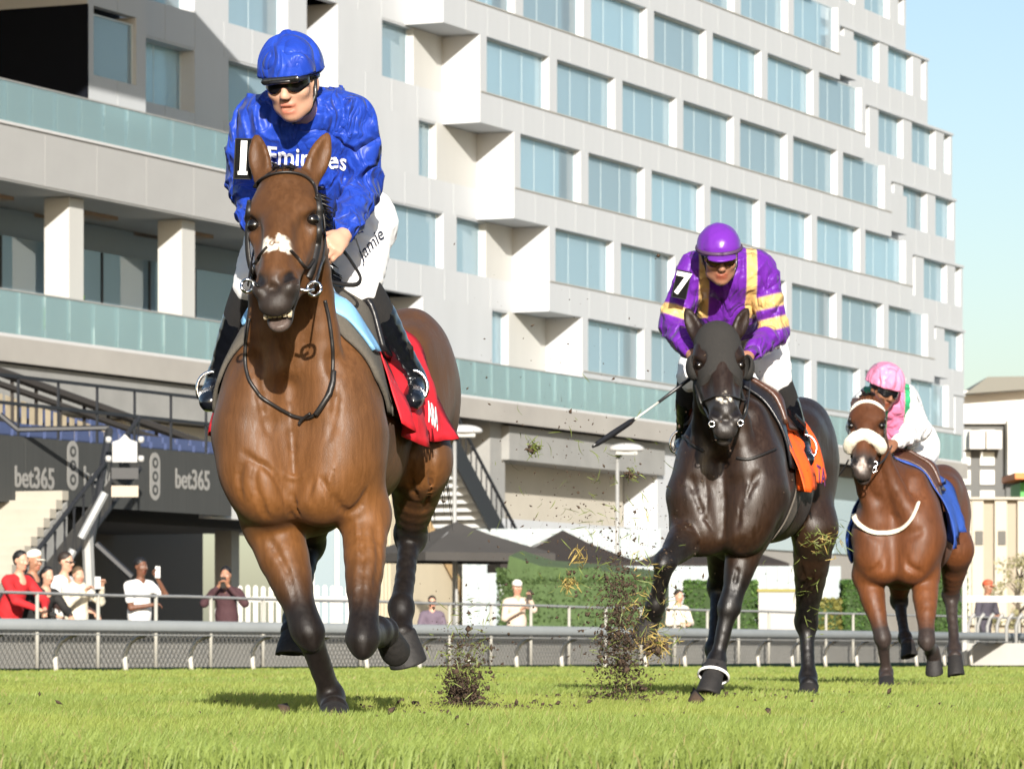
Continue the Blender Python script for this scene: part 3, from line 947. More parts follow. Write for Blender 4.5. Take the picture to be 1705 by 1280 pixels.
def satin(name, attr=None, color=None, fscale=9.0, folds=0.9, rough=0.34, check=None):
    """shiny silk: sharp crumple relief from stretched cells and ridges, highlights tinted by the cloth"""
    if name in MATS: return MATS[name]
    m = mat(name, color or (0.5, 0.5, 0.5), rough=rough, attr=attr, spec=0.42, sheen=0.04)
    nt = m.node_tree; N, L = nt.nodes, nt.links; b = N['Principled BSDF']
    b.inputs['Anisotropic'].default_value = 0.3
    tc = N.new('ShaderNodeTexCoord')
    nz = N.new('ShaderNodeTexNoise'); nz.inputs['Scale'].default_value = 4.0; nz.inputs['Detail'].default_value = 2.0
    L.new(tc.outputs['Object'], nz.inputs[0])
    wp = N.new('ShaderNodeVectorMath'); wp.operation = 'MULTIPLY_ADD'
    wp.inputs[1].default_value = (0.22, 0.22, 0.22); L.new(nz.outputs['Color'], wp.inputs[0]); L.new(tc.outputs['Object'], wp.inputs[2])
    mp = N.new('ShaderNodeMapping'); mp.inputs['Rotation'].default_value = (0.4, 0.5, 0.7); mp.inputs['Scale'].default_value = (1.0, 1.0, 0.5); L.new(wp.outputs[0], mp.inputs[0])
    hs = None
    for sc, am in ((fscale*0.45, 1.0), (fscale*1.0, 0.42), (fscale*2.2, 0.07)):
        vo = N.new('ShaderNodeTexNoise'); vo.inputs['Scale'].default_value = sc; vo.inputs['Detail'].default_value = 1.5; vo.inputs['Distortion'].default_value = 0.9; L.new(mp.outputs[0], vo.inputs['Vector'])
        sb = N.new('ShaderNodeMath'); sb.operation = 'SUBTRACT'; sb.inputs[1].default_value = 0.5; L.new(vo.outputs[0], sb.inputs[0])
        ab = N.new('ShaderNodeMath'); ab.operation = 'ABSOLUTE'; L.new(sb.outputs[0], ab.inputs[0])
        pw = N.new('ShaderNodeMath'); pw.operation = 'POWER'; pw.inputs[1].default_value = 0.8; L.new(ab.outputs[0], pw.inputs[0])
        ml = N.new('ShaderNodeMath'); ml.operation = 'MULTIPLY'; ml.inputs[1].default_value = am; L.new(pw.outputs[0], ml.inputs[0])
        if hs is None: hs = ml.outputs[0]
        else:
            ad = N.new('ShaderNodeMath'); L.new(hs, ad.inputs[0]); L.new(ml.outputs[0], ad.inputs[1]); hs = ad.outputs[0]
    bp = N.new('ShaderNodeBump'); bp.inputs['Strength'].default_value = 1.0; bp.inputs['Distance'].default_value = 0.120*folds; L.new(hs, bp.inputs['Height']); L.new(bp.outputs[0], b.inputs['Normal'])
    src = None
    if check:
        ck = N.new('ShaderNodeTexChecker')
        ck.inputs['Scale'].default_value = check[0]; ck.inputs['Color1'].default_value = (*check[1], 1); ck.inputs['Color2'].default_value = (*check[2], 1)
        L.new(wp.outputs[0], ck.inputs['Vector']); L.new(ck.outputs['Color'], b.inputs['Base Color']); src = ck.outputs['Color']
    elif attr:
        src = b.inputs['Base Color'].links[0].from_socket
    if src is not None:
        tn = N.new('ShaderNodeMixRGB'); tn.inputs[0].default_value = 0.30; tn.inputs[2].default_value = (1, 1, 1, 1); L.new(src, tn.inputs[1]); L.new(tn.outputs[0], b.inputs['Specular Tint'])
    else:
        c = color; b.inputs['Specular Tint'].default_value = (0.45+0.55*c[0], 0.45+0.55*c[1], 0.45+0.55*c[2], 1)
    return m
# ------------------------------------------------------------------ rails and fences
def running_rail():
    root = bframe('running_rail', 'pale grey tubular running rail on curved posts along the far edge of the turf', 'rail', 0, RW)
    pm = mat('rail_white', (0.17, 0.185, 0.19), 0.6, var=0.08, vscale=2)
    u0, u1 = -112.0, -30.0
    MB().tube([(u0, -0.16, 0.545), (u1, -0.16, 0.545)], 0.078, n=14, flat=(0.95, 1.25)).build('top_tube', pm, root, smooth=True)
    MB().box((u0, -0.30, 0.44), (u1, -0.08, 0.455)).build('apron', GREYM, root)
    pts = [(0, 0.0, 0), (0, 0.02, 0.16), (0.02, 0.02, 0.27), (0.06, -0.02, 0.37), (0.12, -0.08, 0.43), (0.20, -0.14, 0.455)]
    me = MB().tube(pts, [0.032, 0.030, 0.028, 0.027, 0.026, 0.024], n=8).mesh('post', True); me.materials.append(mat('post_cream', (0.50, 0.48, 0.42), 0.6))
    for i in range(int((u1-u0)/1.62)):
        o = link('post', me, None, root); o.location = (u0+0.4+i*1.62, 0.05, -0.01)
    # dark rubber kerb seen between the posts
    MB().box((u0, 0.5, -0.012), (u1, 0.62, 0.06)).build('kerb_board', mat('green_board', (0.02, 0.07, 0.05), 0.7), root)
running_rail()

def crowd_fence():
    root = bframe('crowd_fence', 'grey tube and chain link spectator fence behind the running rail', 'fence', 0, 36.0)
    u0, u1 = -112.0, -20.0
    MB().tube([(u0+i*2, 0.004*math.sin(i*1.7), 0.99+0.006*math.sin(i*2.3)) for i in range(int((u1-u0)/2)+1)], 0.021, n=8).build('top_bar', GREYM, root, smooth=True)
    me = MB().tube([(0, 0, -0.01), (0, 0, 0.985)], 0.026, n=8).mesh('post', True); me.materials.append(mat('fence_post_grey', (0.33, 0.32, 0.28), 0.6))
    for i in range(int((u1-u0)/1.55)):
        o = link('post', me, None, root); o.location = (u0+0.3+i*1.55, 0, 0)
    MB().box((u0, -0.02, 0.56), (u1, 0.10, 0.64)).build('ledge', mat('ledge_grey', (0.12, 0.125, 0.13), 0.6), root)
    mb = MB()
    n = int((u1-u0)/0.12)
    for i in range(n):
        u = u0+i*0.12
        for s in (-1, 1):
            a, b = (u, 0.02+0.004*s, 0.03), (u+s*0.5, 0.02+0.004*s, 0.55)
            r = 0.011
            mb.add([(a[0]-r, a[1], a[2]), (a[0]+r, a[1], a[2]), (b[0]+r, b[1], b[2]), (b[0]-r, b[1], b[2])], [(0, 1, 2, 3)])
    o = mb.build('chain_link', mat('galvanised', (0.16, 0.155, 0.14), 0.6), root); o['kind'] = 'stuff'
    MB().box((u0, 0.25, -0.012), (u1, 0.35, 0.52)).build('base_wall', mat('base_wall_grey', (0.34, 0.33, 0.30), 0.85, var=0.1, vscale=2), root)
crowd_fence()

# ------------------------------------------------------------------ spectators
def spectator(px, top, D, label, shirt, trousers, hair, skin, face, pose, cap=None, hscale=1.0, cut=None, extra=None, hood=False):
    """standing person: px = column of the head, top = row of the crown; face = yaw of the head in degrees (0 looks at the camera)"""
    r_ = np.array([(px-CX)/FPX, 1.0]); D = float((35.0-(0.5 if px > 30 and px < 300 and top < 925 else 0.0)+B0@NV)/(r_@NV))
    s = FPX/D
    crown = CAMH+(HY-top)/s
    k = (crown-PIT)/1.75
    base = V3((px-CX)/s, D, PIT)
    root = empty('person', tuple(base)); tag(root, label, 'person', 'spectators along the crowd fence')
    yaw = math.radians(face)
    f = V3(math.sin(yaw), -math.cos(yaw), 0); x = V3(math.cos(yaw), math.sin(yaw), 0)
    R = np.stack([x, unit(f+V3(0, 0, pose.get('nod', -0.1))), V3(0, 0, 1)], 1)
    def q(a, b, z): return (x*a+f*b+V3(0, 0, z))*k
    lean = pose.get('lean', 0.0)
    S = SDF()
    hc = q(0, lean+0.02, 1.63)
    head_prims(S, hc, R, skin, k=1.0*k*hscale)
    S.cone(hc+V3(0, 0, -0.08*k), q(0, lean*0.8, 1.42), 0.05*k, 0.06*k, k=0.03, col=skin)
    S.cone(q(0, lean*0.8, 1.35), q(0, 0, 1.0), 0.12*k, 0.12*k, k=0.05, col=skin)
    B = SDF(); T = SDF()
    B.cone(q(-0.13, lean*0.8, 1.38), q(0.13, lean*0.8, 1.38), 0.075*k, 0.075*k, k=0.05)
    B.cone(q(0, lean*0.75, 1.30), q(0, lean*0.2, 1.02), 0.155*k, 0.150*k, k=0.08, flat=(f, 0.85))
    B.cone(q(0, lean*0.2, 1.02), q(0, 0, 0.86), 0.155*k, 0.160*k, k=0.08, flat=(f, 0.85))
    for sd, key in ((-1, 'L'), (1, 'R')):
        el, wr = pose[key]
        sh = q(sd*0.19, lean*0.8, 1.37); e = q(*el); w = q(*wr)
        B.cone(sh, sh*0.35+e*0.65 if pose.get('short') else e, 0.068*k, 0.062*k, k=0.05)
        if not pose.get('short'): B.cone(e, e*0.15+w*0.85, 0.058*k, 0.042*k, k=0.03)
        S.cone(sh, e, 0.045*k, 0.04*k, k=0.03, col=skin); S.cone(e, w, 0.040*k, 0.027*k, k=0.02, col=skin)
        hand_prims(S, w, unit(w-e), unit(np.cross(unit(w-e), x)+V3(0, 0, 0.3)), V3(0, 0, 1), skin, curl=0.5, k=k)
        S.cone(q(sd*0.09, 0, 0.90), q(sd*0.10, 0, 0.48), 0.07*k, 0.05*k, k=0.04, col=skin); S.cone(q(sd*0.10, 0, 0.48), q(sd*0.10, 0, 0.06), 0.05*k, 0.038*k, k=0.03, col=skin)
        T.chain([q(sd*0.08, 0, 0.90), q(sd*0.10, 0.01, 0.50), q(sd*0.10, 0, 0.10)], [0.095*k, 0.078*k, 0.065*k], k=0.04)
        sh_ = SDF(); sh_.cone(q(sd*0.10, -0.06, 0.045), q(sd*0.11, 0.13, 0.035), 0.045*k, 0.038*k, k=0.02)
        link('shoe', sh_.mesh('shoe', 0.016), mat('shoe_dark', (0.03, 0.03, 0.035), 0.6), root)
    if hood: B.ell(hc+V3(0, 0, -0.14*k)-f*0.06, (0.13*k, 0.12*k, 0.08*k), k=0.06)
    link('body', S.mesh('body', 0.0125, base=skin, soft=0.008), MSKIN, root)
    link('shirt', B.mesh('shirt', 0.016, warp=folds_warp(0.008, 0.8, px*0.1)), shirt, root)
    link('trousers', T.mesh('trousers', 0.018, warp=folds_warp(0.006, 0.8, px*0.1+2)), trousers, root)
    def hq(a, b, z): return hc+(R[:, 0]*a+R[:, 1]*b+R[:, 2]*z)*k*hscale
    if hair:
        Hh = SDF(); Hh.ell(hq(0, -0.022, 0.052), np.array([0.084, 0.098, 0.086])*k, R, k=0.01)
        if hair[1] > 0: Hh.cone(hq(0, -0.06, 0.0), hq(0, -0.075, -hair[1]), 0.075*k, 0.05*k, k=0.03)
        Hh.ell(hq(0, 0.09, -0.02), np.array([0.062, 0.07, 0.085])*k, R, k=0.01, op='sub')
        link('hair', Hh.mesh('hair', 0.010, warp=folds_warp(0.006, 2.2, px)), hair[0], root)
    if cap:
        Cc = SDF(); Cc.ell(hq(0, -0.012, 0.060), np.array([0.090, 0.106, 0.078])*k, R, k=0.01); Cc.plane(hq(0, 0, 0.030), V3(0, 0, -1), k=0.004)
        Cc.ell(hq(0, 0.115, 0.036), np.array([0.070, 0.060, 0.010])*k, R, k=0.01)
        link('cap', Cc.mesh('cap', 0.010), cap, root)
    if extra: extra(root, q, hq, k, x, f)
    return root
def cloth(n, c): return mat(n, c, 0.85, folds=0.5, fscale=5, bdist=0.03)
HB = mat('dark_brown_hair', (0.022, 0.014, 0.009), 0.6, bump=0.5, bscale=60)
HK = mat('black_hair_short', (0.008, 0.007, 0.007), 0.55, bump=0.5, bscale=60)
HG = mat('light_brown_hair', (0.10, 0.062, 0.032), 0.6, bump=0.5, bscale=60)
DEN = cloth('dark_denim', (0.03, 0.045, 0.09)); BKT = cloth('black_trousers', (0.015, 0.015, 0.017)); LT = cloth('light_trousers', (0.45, 0.43, 0.40))
WT = cloth('white_tee', (0.74, 0.73, 0.70)); CRH = cloth('cream_hoodie', (0.66, 0.60, 0.47)); BKS = cloth('black_shirt', (0.014, 0.013, 0.012))
RED = cloth('red_jacket', (0.45, 0.012, 0.016)); MAR = cloth('maroon_jacket', (0.055, 0.022, 0.026)); PGR = cloth('plum_grey_top', (0.12, 0.09, 0.12)); TANT = cloth('tan_top', (0.58, 0.46, 0.36)); WCOAT = cloth('white_coat', (0.68, 0.60, 0.50))
WCAP = mat('white_cap', (0.72, 0.70, 0.60), 0.8); PHONE = mat('phone_black', (0.01, 0.01, 0.012), 0.2); STEEL2 = mat('glasses_dark', (0.01, 0.01, 0.01), 0.2)
def shades(root, q, hq, k, x, f):
    MB().tube([hq(-0.075, 0.03, 0.010), hq(-0.05, 0.095, 0.006), hq(0, 0.108, 0.008), hq(0.05, 0.095, 0.006), hq(0.075, 0.03, 0.010)], [0.006, 0.016, 0.008, 0.016, 0.006], n=6).build('sunglasses', STEEL2, root, smooth=True)
def phone_at(a, b, z, col=None):
    def fn(root, q, hq, k, x, f):
        c = q(a, b, z); mb = MB(); mb.box((-0.04, -0.006, -0.08), (0.04, 0.006, 0.08)); o = mb.build('phone', col or PHONE, root, bevel=0.004); o.location = c; o.rotation_euler = (0, 0, math.atan2(f[0], -f[1]))
    return fn
LEANP = dict(lean=0.22, nod=-0.15, L=((-0.24, 0.42, 1.12), (-0.05, 0.62, 1.02)), R=((0.24, 0.42, 1.12), (0.06, 0.62, 1.02)))
DF = 57.6
spectator(14, 918, DF-0.4, 'person in bright red jacket leaning on the fence at the far left', RED, BKT, (HK, 0.02), SKIN_A, 48, LEANP)
spectator(40, 917, DF+0.3, 'person in white cap and black shirt behind the fence beside the red jacket', BKS, DEN, (HB, 0.0), SKIN_B, 55, dict(lean=0.15, nod=-0.3, L=((-0.25, 0.15, 1.1), (-0.1, 0.4, 1.05)), R=((0.25, 0.2, 1.1), (0.1, 0.45, 1.05))), cap=WCAP, hscale=1.05)
spectator(61, 945, DF-0.3, 'person with long black hair and black top leaning over the fence', BKS, BKT, (HK, 0.16), SKIN_A, 40, dict(lean=0.26, nod=-0.25, L=((-0.24, 0.42, 1.12), (-0.05, 0.62, 1.05)), R=((0.24, 0.42, 1.12), (0.12, 0.70, 1.05))))
spectator(90, 920, DF-0.2, 'person in white tee shirt with glasses leaning on the fence', WT, DEN, (HB, 0.0), SKIN_A, 65, dict(lean=0.16, nod=-0.12, short=1, L=((-0.24, 0.2, 1.12), (-0.08, 0.55, 1.0)), R=((0.24, 0.2, 1.12), (0.10, 0.55, 0.98))), extra=shades)
spectator(127, 944, DF, 'person in cream hooded top filming with raised arms behind the fence', CRH, BKT, (HG, 0.06), SKIN_A, 25, dict(lean=0.08, nod=-0.05, L=((-0.22, 0.30, 1.22), (-0.02, 0.50, 1.42)), R=((0.26, 0.32, 1.25), (0.20, 0.55, 1.50))), hood=True, extra=phone_at(0.12, 0.58, 1.52, mat('phone_white', (0.6, 0.6, 0.6), 0.3)))
spectator(232, 929, DF, 'person in white tee shirt raising a drink in front of the dark undercroft', WT, LT, (HK, 0.0), SKIN_C, 40, dict(lean=0.02, nod=-0.02, short=1, L=((-0.22, 0.12, 1.08), (0.02, 0.28, 1.12)), R=((0.26, 0.25, 1.25), (0.10, 0.26, 1.50))), extra=phone_at(0.09, 0.30, 1.56, mat('cup_white', (0.7, 0.7, 0.68), 0.4)))
spectator(378, 944, DF, 'person in maroon jacket and dark glasses aiming a camera near the picket fence', MAR, BKT, (HK, 0.0), SKIN_B, -6, dict(lean=0.1, nod=-0.05, L=((-0.30, 0.22, 1.22), (-0.05, 0.34, 1.48)), R=((0.30, 0.22, 1.22), (0.07, 0.34, 1.48))), extra=phone_at(0.01, 0.38, 1.52))
spectator(719, 992, DF+0.5, 'small person in plum grey top in front of the cream stair wall', PGR, BKT, (HB, 0.0), SKIN_A, 5, dict(lean=0.05, nod=-0.05, L=((-0.26, 0.1, 1.1), (-0.16, 0.3, 1.0)), R=((0.26, 0.1, 1.1), (0.16, 0.3, 1.0))), extra=shades)
spectator(860, 966, DF+2.0, 'person in white cap holding up a phone in front of the green bank', TANT, LT, (HG, 0.05), SKIN_A, 10, dict(lean=0.05, nod=-0.05, L=((-0.24, 0.2, 1.1), (0.02, 0.34, 1.25)), R=((0.26, 0.22, 1.25), (0.16, 0.34, 1.46))), cap=WCAP, extra=phone_at(0.16, 0.38, 1.50))
spectator(1127, 982, DF+8, 'person in white coat behind the fence, seen through the dark horse\'s legs', WCOAT, LT, (HB, 0.0), SKIN_A, 30, dict(lean=0.05, nod=-0.1, L=((-0.26, 0.1, 1.1), (-0.10, 0.3, 1.1)), R=((0.26, 0.1, 1.1), (0.1, 0.3, 1.1))))
spectator(1637, 966, 84.0, 'distant person in dark clothes and orange-red cap by the barrier at far right', cloth('dark_slate', (0.05, 0.045, 0.06)), BKT, (HB, 0.0), SKIN_B, 40, dict(lean=0.1, nod=-0.2, L=((-0.26, 0.1, 1.1), (-0.10, 0.3, 1.1)), R=((0.26, 0.1, 1.1), (0.1, 0.3, 1.1))), cap=mat('red_cap', (0.50, 0.09, 0.04), 0.7))

# ------------------------------------------------------------------ the apron behind the fence
def tier_front():
    root = bframe('advertising_banner', 'long dark mesh advertising banner with white lettering on the front of the seating tier', 'banner')
    dk = mat('banner_dark', (0.040, 0.042, 0.040), 0.9, var=0.15, vscale=2, stretch=(6, 1, 0.2))
    w = 24.0
    n = 9
    for i in range(n):
        mb = MB(); mb.box((-112+i*4.0, -w-0.03, 2.95), (-112+i*4.0+3.97, -w, 4.15)); mb.build('banner_panel', dk, root)
    wt = mat('banner_white', (0.25, 0.245, 0.23), 0.8)
    for px in (55, 168, 318):
        u, z = fac(px, 800 if px > 300 else 797, w)
        t = link('banner_text', text_mesh('bet365', size=0.54, extrude=0.004, bold=0.010), wt, root)
        t.rotation_euler = (math.radians(90), 0, 0); t.location = (u, -w-0.04, z); t.scale = (0.95, 1, 1)
    for px, py in ((255, 793), (118, 775)):
        u, z = fac(px, py, w)
        mb = MB(); a = np.linspace(0, 2*math.pi, 33)
        W_, H_ = 0.46, 0.30
        def stad(r, o): return [(r*math.cos(t), (o if math.sin(t) >= 0 else -o)+r*math.sin(t)) for t in np.linspace(0, 2*math.pi, 33)[:-1]]
        mb.prism(stad(0.20, 0.26), 1, -0.01, 0.0)
        e = mb.build('emblem', wt, root); e.location = (u, -w-0.035, z)
        for k in (-0.26, 0, 0.26):
            m2 = MB(); m2.prism([(0.115*math.cos(t), 0.105*math.sin(t)) for t in a[:-1]], 1, -0.014, -0.011); r = m2.build('emblem_disc', dk, e); r.location = (0, 0, k)
            m2 = MB(); m2.prism([(0.05*math.cos(t), 0.05*math.sin(t)) for t in a[:-1]], 1, -0.018, -0.015); r = m2.build('emblem_dot', wt, e); r.location = (0, 0, k)
    # seats of the tier, behind the banner
    st = bframe('stadium_seats', 'rows of blue folding seats on the raked tier at left', 'seats', kind='stuff')
    mb = MB()
    rnd = random.Random(3)
    for r in range(10):
        wz, z = 22.6-18.0*(r/13.0), 4.0+3.4*(r/13.0)
        for i in range(70):
            u = -112+i*0.6
            mb.box((u, -wz, z+0.02), (u+0.48, -wz+0.4, z+0.08)); mb.box((u, -wz+0.38, z+0.08), (u+0.48, -wz+0.44, z+0.46))
    o = mb.build('seat_rows', mat('seat_blue', (0.055, 0.075, 0.16), 0.5), st); o['kind'] = 'stuff'
    # top guard rail of the tier
    gr = bframe('guard_rail', 'black guard rails with vertical bars above the seating tier', 'railing')
    for (w_, z_, lb) in ((23.6, 4.2, 0), (14.0, 5.9, 1)):
        for dz in (0.55, 1.05): MB().box((-114, -w_-0.03, z_+dz), (-70.5, -w_+0.03, z_+dz+0.06)).build('bar', BLACKM, gr)
        me = MB().box((-0.02, -0.02, 0), (0.02, 0.02, 1.05)).mesh('upright'); me.materials.append(BLACKM)
        for i in range(30):
            o = link('upright', me, None, gr); o.location = (-114+i*1.45, -w_, z_)
    for k in range(3): MB().box((-114, -6.5-k*0.5, 7.5-k*0.10), (-70.5, -6.4-k*0.5, 7.62-k*0.10)).build('bar', BLACKM, gr)
tier_front()

def left_stairs():
    w0 = 27.0
    root = bframe('concrete_stairs', 'pale concrete stairs climbing to the seating tier behind the crowd at left', 'stairs')
    st = mat('pale_concrete', (0.36, 0.335, 0.28), 0.85, var=0.08, vscale=1.5)
    u0, wr = fac(114, 802, 25.0)[0], 25.0
    n = 19; run = 0.22
    for i in range(n):
        z = 3.15-0.17*i
        mb = MB(); mb.box((u0-run*(i+1), -wr, z-0.17), (u0-run*i, -wr+9.0, z)); mb.build('step', st, root)
    mb = MB(); mb.prism([(u0-0.001, -0.01), (u0-0.001, 2.97), (u0-run*n, -0.01)], 1, -wr+0.02, -wr+8.9); mb.build('stair_body', SLABM, root)
    r = bframe('stair_railing', 'black patterned railing panels beside the pale stairs', 'railing')
    a, b = (u0+1.3, -wr-0.75, 3.55), (u0-run*n, -wr-0.75, -0.2)
    for dz in (0.05, 0.98):
        MB().tube([(a[0], a[1], a[2]+dz), (b[0], b[1], b[2]+dz)], 0.045, n=6).build('rail', BLACKM, r)
    mb = MB(); mb.prism([(a[0], a[2]+0.08), (b[0], b[2]+0.08), (b[0], b[2]+0.55), (a[0], a[2]+0.55)], 1, a[1]-0.01, a[1]+0.01); mb.build('mesh_panel', mat('rail_mesh', (0.05, 0.048, 0.044), 0.9), r)
    for i in range(34):
        t = i/33.0; p = [a[k]+(b[k]-a[k])*t for k in range(3)]
        MB().tube([(p[0], p[1], p[2]+0.05), (p[0]+0.12*((i % 2)*2-1), p[1], p[2]+0.98)], 0.016, n=5).build('baluster', BLACKM, r)
    # sloping gallery rail with pale infill panels above the banner
    gr = empty('gallery_rail', tuple(P(0, 1086, 83.0)*V3(1, 1, 0))); tag(gr, 'sloping dark double beam with a row of pale infill panels above the seats', 'railing')
    G0_ = np.array(gr.location)
    def gp(t, dz): return P(-20+400*t, 612+142*t, 82.5+9.5*t)-G0_+V3(0, 0, dz)
    for dz, rr in ((0.0, 0.10), (-0.24, 0.07), (-0.95, 0.05)): MB().tube([gp(0, dz), gp(1, dz)], rr, n=6).build('beam', mat('weathered_dark', (0.035, 0.030, 0.026), 0.8), gr)
    for i in range(30):
        t = (i+0.15)/30.0; t2 = (i+0.80)/30.0
        A_, B_, C_, D_ = gp(t, -0.42), gp(t2, -0.42), gp(t2, -0.88), gp(t, -0.88)
        bk = V3(0, 0.05, 0)
        MB().add([A_, B_, C_, D_, A_+bk, B_+bk, C_+bk, D_+bk], [(0, 3, 2, 1), (4, 5, 6, 7), (0, 1, 5, 4), (1, 2, 6, 5), (2, 3, 7, 6), (3, 0, 4, 7)]).build('infill_panel', mat('infill_cream', (0.42, 0.35, 0.24), 0.8, var=0.3, vscale=2), gr)
        if i % 3 == 0: MB().tube([gp(i/30.0, 0), gp(i/30.0, -1.4)], 0.04, n=5).build('upright', MATS['weathered_dark'], gr)
    # steel beams crossing in front of the tier
    fr = bframe('steel_frame', 'dark steel frame posts and diagonal braces below the banner', 'frame')
    def beam(p, q, D1, D2, rr, nm='brace', m=BLACKM):
        A, B = P(p[0], p[1], D1), P(q[0], q[1], D2)
        o = MB().tube([A, B], rr, n=6).mesh(nm); ob = link(nm, o, m, fr); ob.matrix_parent_inverse = (Matrix.Translation(fr.location) @ Matrix.Rotation(RZ, 4, 'Z')).inverted()
    beam((135, 1000), (182, 715), 74, 76, 0.075); beam((175, 820), (135, 895), 73, 73, 0.07, 'brace', mat('galv_tube', (0.35, 0.36, 0.36), 0.4)); beam((112, 935), (122, 915), 73, 73, 0.07, 'brace', mat('galv_tube'))
    beam((150, 1000), (145, 880), 73.5, 73.5, 0.10, 'post', GREYM); beam((160, 905), (220, 960), 72, 72, 0.06); beam((0, 690), (30, 715), 76, 76, 0.05); beam((30, 715), (182, 712), 76, 76, 0.05)
    sg = empty('finish_sign', tuple(P(208, 745, 75.0))); tag(sg, 'white pentagon-topped board with round white lamps on the tier front', 'sign')
    mb = MB(); mb.prism([(-0.22, -0.26), (0.22, -0.26), (0.22, 0.10), (0.10, 0.14), (0, 0.24), (-0.10, 0.14), (-0.22, 0.10)], 1, -0.03, 0.03); mb.build('board', mat('sign_white', (0.40, 0.40, 0.39), 0.6), sg)
    for dx in (-0.29, 0.29):
        for dz in (-0.2, 0.14):
            m2 = MB(); m2.lathe([(0.002, -0.06), (0.05, -0.05), (0.06, 0), (0.05, 0.05), (0.002, 0.06)], 10); o = m2.build('lamp', mat('sign_white'), sg, smooth=True); o.location = (dx, -0.02, dz)
    for k, dz in enumerate((-0.46, -0.78)):
        mb = MB(); mb.box((-0.24, -0.02, dz-0.10), (0.24, 0.02, dz+0.10)); mb.build('plate', mat('sign_dark', (0.05, 0.05, 0.05), 0.7) if k == 0 else mat('sign_cream', (0.42, 0.35, 0.27), 0.7), sg)
left_stairs()

def right_stairs():
    w = 10.0
    root = bframe('open_staircase', 'grey staircase with black serrated stringer descending from the deck to the apron', 'stairs')
    uA, zA = fac(668, 700, w); uB, zB = fac(846, 1030, w)
    n = 26
    for i in range(n):
        t = i/(n-1.0); u = uA+(uB-uA)*t; z = zA+(zB-zA)*t
        mb = MB(); mb.box((u, -w-1.2, z-0.06), (u+0.42, -w+1.6, z)); mb.build('tread', mat('stair_grey', (0.45, 0.46, 0.46), 0.7), root)
        mb = MB(); mb.box((u, -w-1.22, z-0.28), (u+0.04, -w+1.6, z-0.06)); mb.build('riser', mat('stair_grey'), root)
    for ww in (-1.25, 1.65):
        mb = MB(); mb.prism([(uA, zA-0.5), (uB, zB-0.5), (uB+0.5, zB+0.02), (uA+0.5, zA+0.02)], 1, -w+ww-0.03, -w+ww+0.03); mb.build('stringer', BLACKM if ww < 0 else SLABM, root)
        MB().tube([(uA, -w+ww, zA+1.05), (uB, -w+ww, zB+1.05)], 0.05, n=6).build('handrail', BLACKM, root)
        for i in range(22):
            t = i/21.0
            MB().tube([(uA+(uB-uA)*t, -w+ww, zA+(zB-zA)*t), (uA+(uB-uA)*t, -w+ww, zA+(zB-zA)*t+1.05)], 0.022, n=5).build('baluster', BLACKM, root)
    cw = bframe('stair_wall', 'cream timber-clad wall with sloping brace below the staircase', 'wall')
    mb = MB(); mb.prism([(uA-1.5, -0.01), (uB-0.6, -0.01), (uA+0.2, zA-1.6), (uA-1.5, zA-1.6)], 1, -w+0.2, -w+1.4); mb.build('wall', mat('cream_board', (0.46, 0.40, 0.29), 0.8, var=0.06, vscale=1), cw)
    for k in range(5):
        f0 = k/5.0
        MB().box((uA-1.4+f0*1.2, -w+0.14, 0.0), (uA-1.4+f0*1.2+0.10, -w+0.20, zA-1.7)).build('batten', mat('cream_board'), cw)
    MB().tube([(uA+0.4, -w+0.1, zA-1.7), (uB-0.5, -w+0.1, 0.0)], 0.16, n=4).build('brace', mat('tan_timber', (0.36, 0.25, 0.13), 0.8), cw)
right_stairs()

def umbrella(px, py, D, half, drop, label, m, pole_to=0.0, rz=0.3):
    c = P(px, py, D)
    root = empty('canopy_umbrella', (c[0], c[1], 0), rz); tag(root, label, 'umbrella', 'dark canopy umbrellas on the apron')
    z = c[2]; n = 8
    Pts = np.zeros((17, 4, 3))
    for i in range(17):
        a = 2*math.pi*i/16+math.pi/4
        k = 1/max(abs(math.cos(a)), abs(math.sin(a)))
        for j in range(4):
            t = j/3.0
            Pts[i, j] = (half*k*math.cos(a)*t, half*k*math.sin(a)*t, z-drop*(t**0.85))
    sheet('canopy', grid_mesh('canopy', Pts, smooth=False), m, root, 0.02)
    mb = MB()
    for sx, sy, ex, ey in ((-1, -1, 1, -1), (1, -1, 1, 1), (1, 1, -1, 1), (-1, 1, -1, -1)):
        mb.add([(sx*half, sy*half, z-drop-0.22), (ex*half, ey*half, z-drop-0.22), (ex*half, ey*half, z-drop-0.005), (sx*half, sy*half, z-drop-0.005)], [(0, 1, 2, 3)])
    mb.build('valance', m, root)
    MB().tube([(0, 0, 0), (0, 0, z-0.05)], 0.04, n=8).build('pole', GREYM, root)
    for sx, sy in ((1, 1), (1, -1), (-1, 1), (-1, -1)): MB().tube([(0, 0, z-0.06), (sx*half*0.98, sy*half*0.98, z-drop-0.05)], 0.02, n=5).build('rib', GREYM, root)
DKC = mat('brown_black_canvas', (0.022, 0.017, 0.015), 0.9, var=0.1, vscale=1); GRC = mat('grey_canvas', (0.05, 0.046, 0.042), 0.9, var=0.1, vscale=1)
umbrella(937, 882, 118, 1.95, 0.95, 'dark brown pointed canopy umbrella in front of the loading bay', DKC, rz=0.1)
umbrella(1175, 885, 122, 2.1, 0.95, 'dark pointed canopy umbrella partly hidden behind the dark horse', DKC, rz=0.1)
umbrella(760, 868, 110, 1.9, 0.85, 'grey canopy umbrella against the staircase', GRC, rz=0.5)

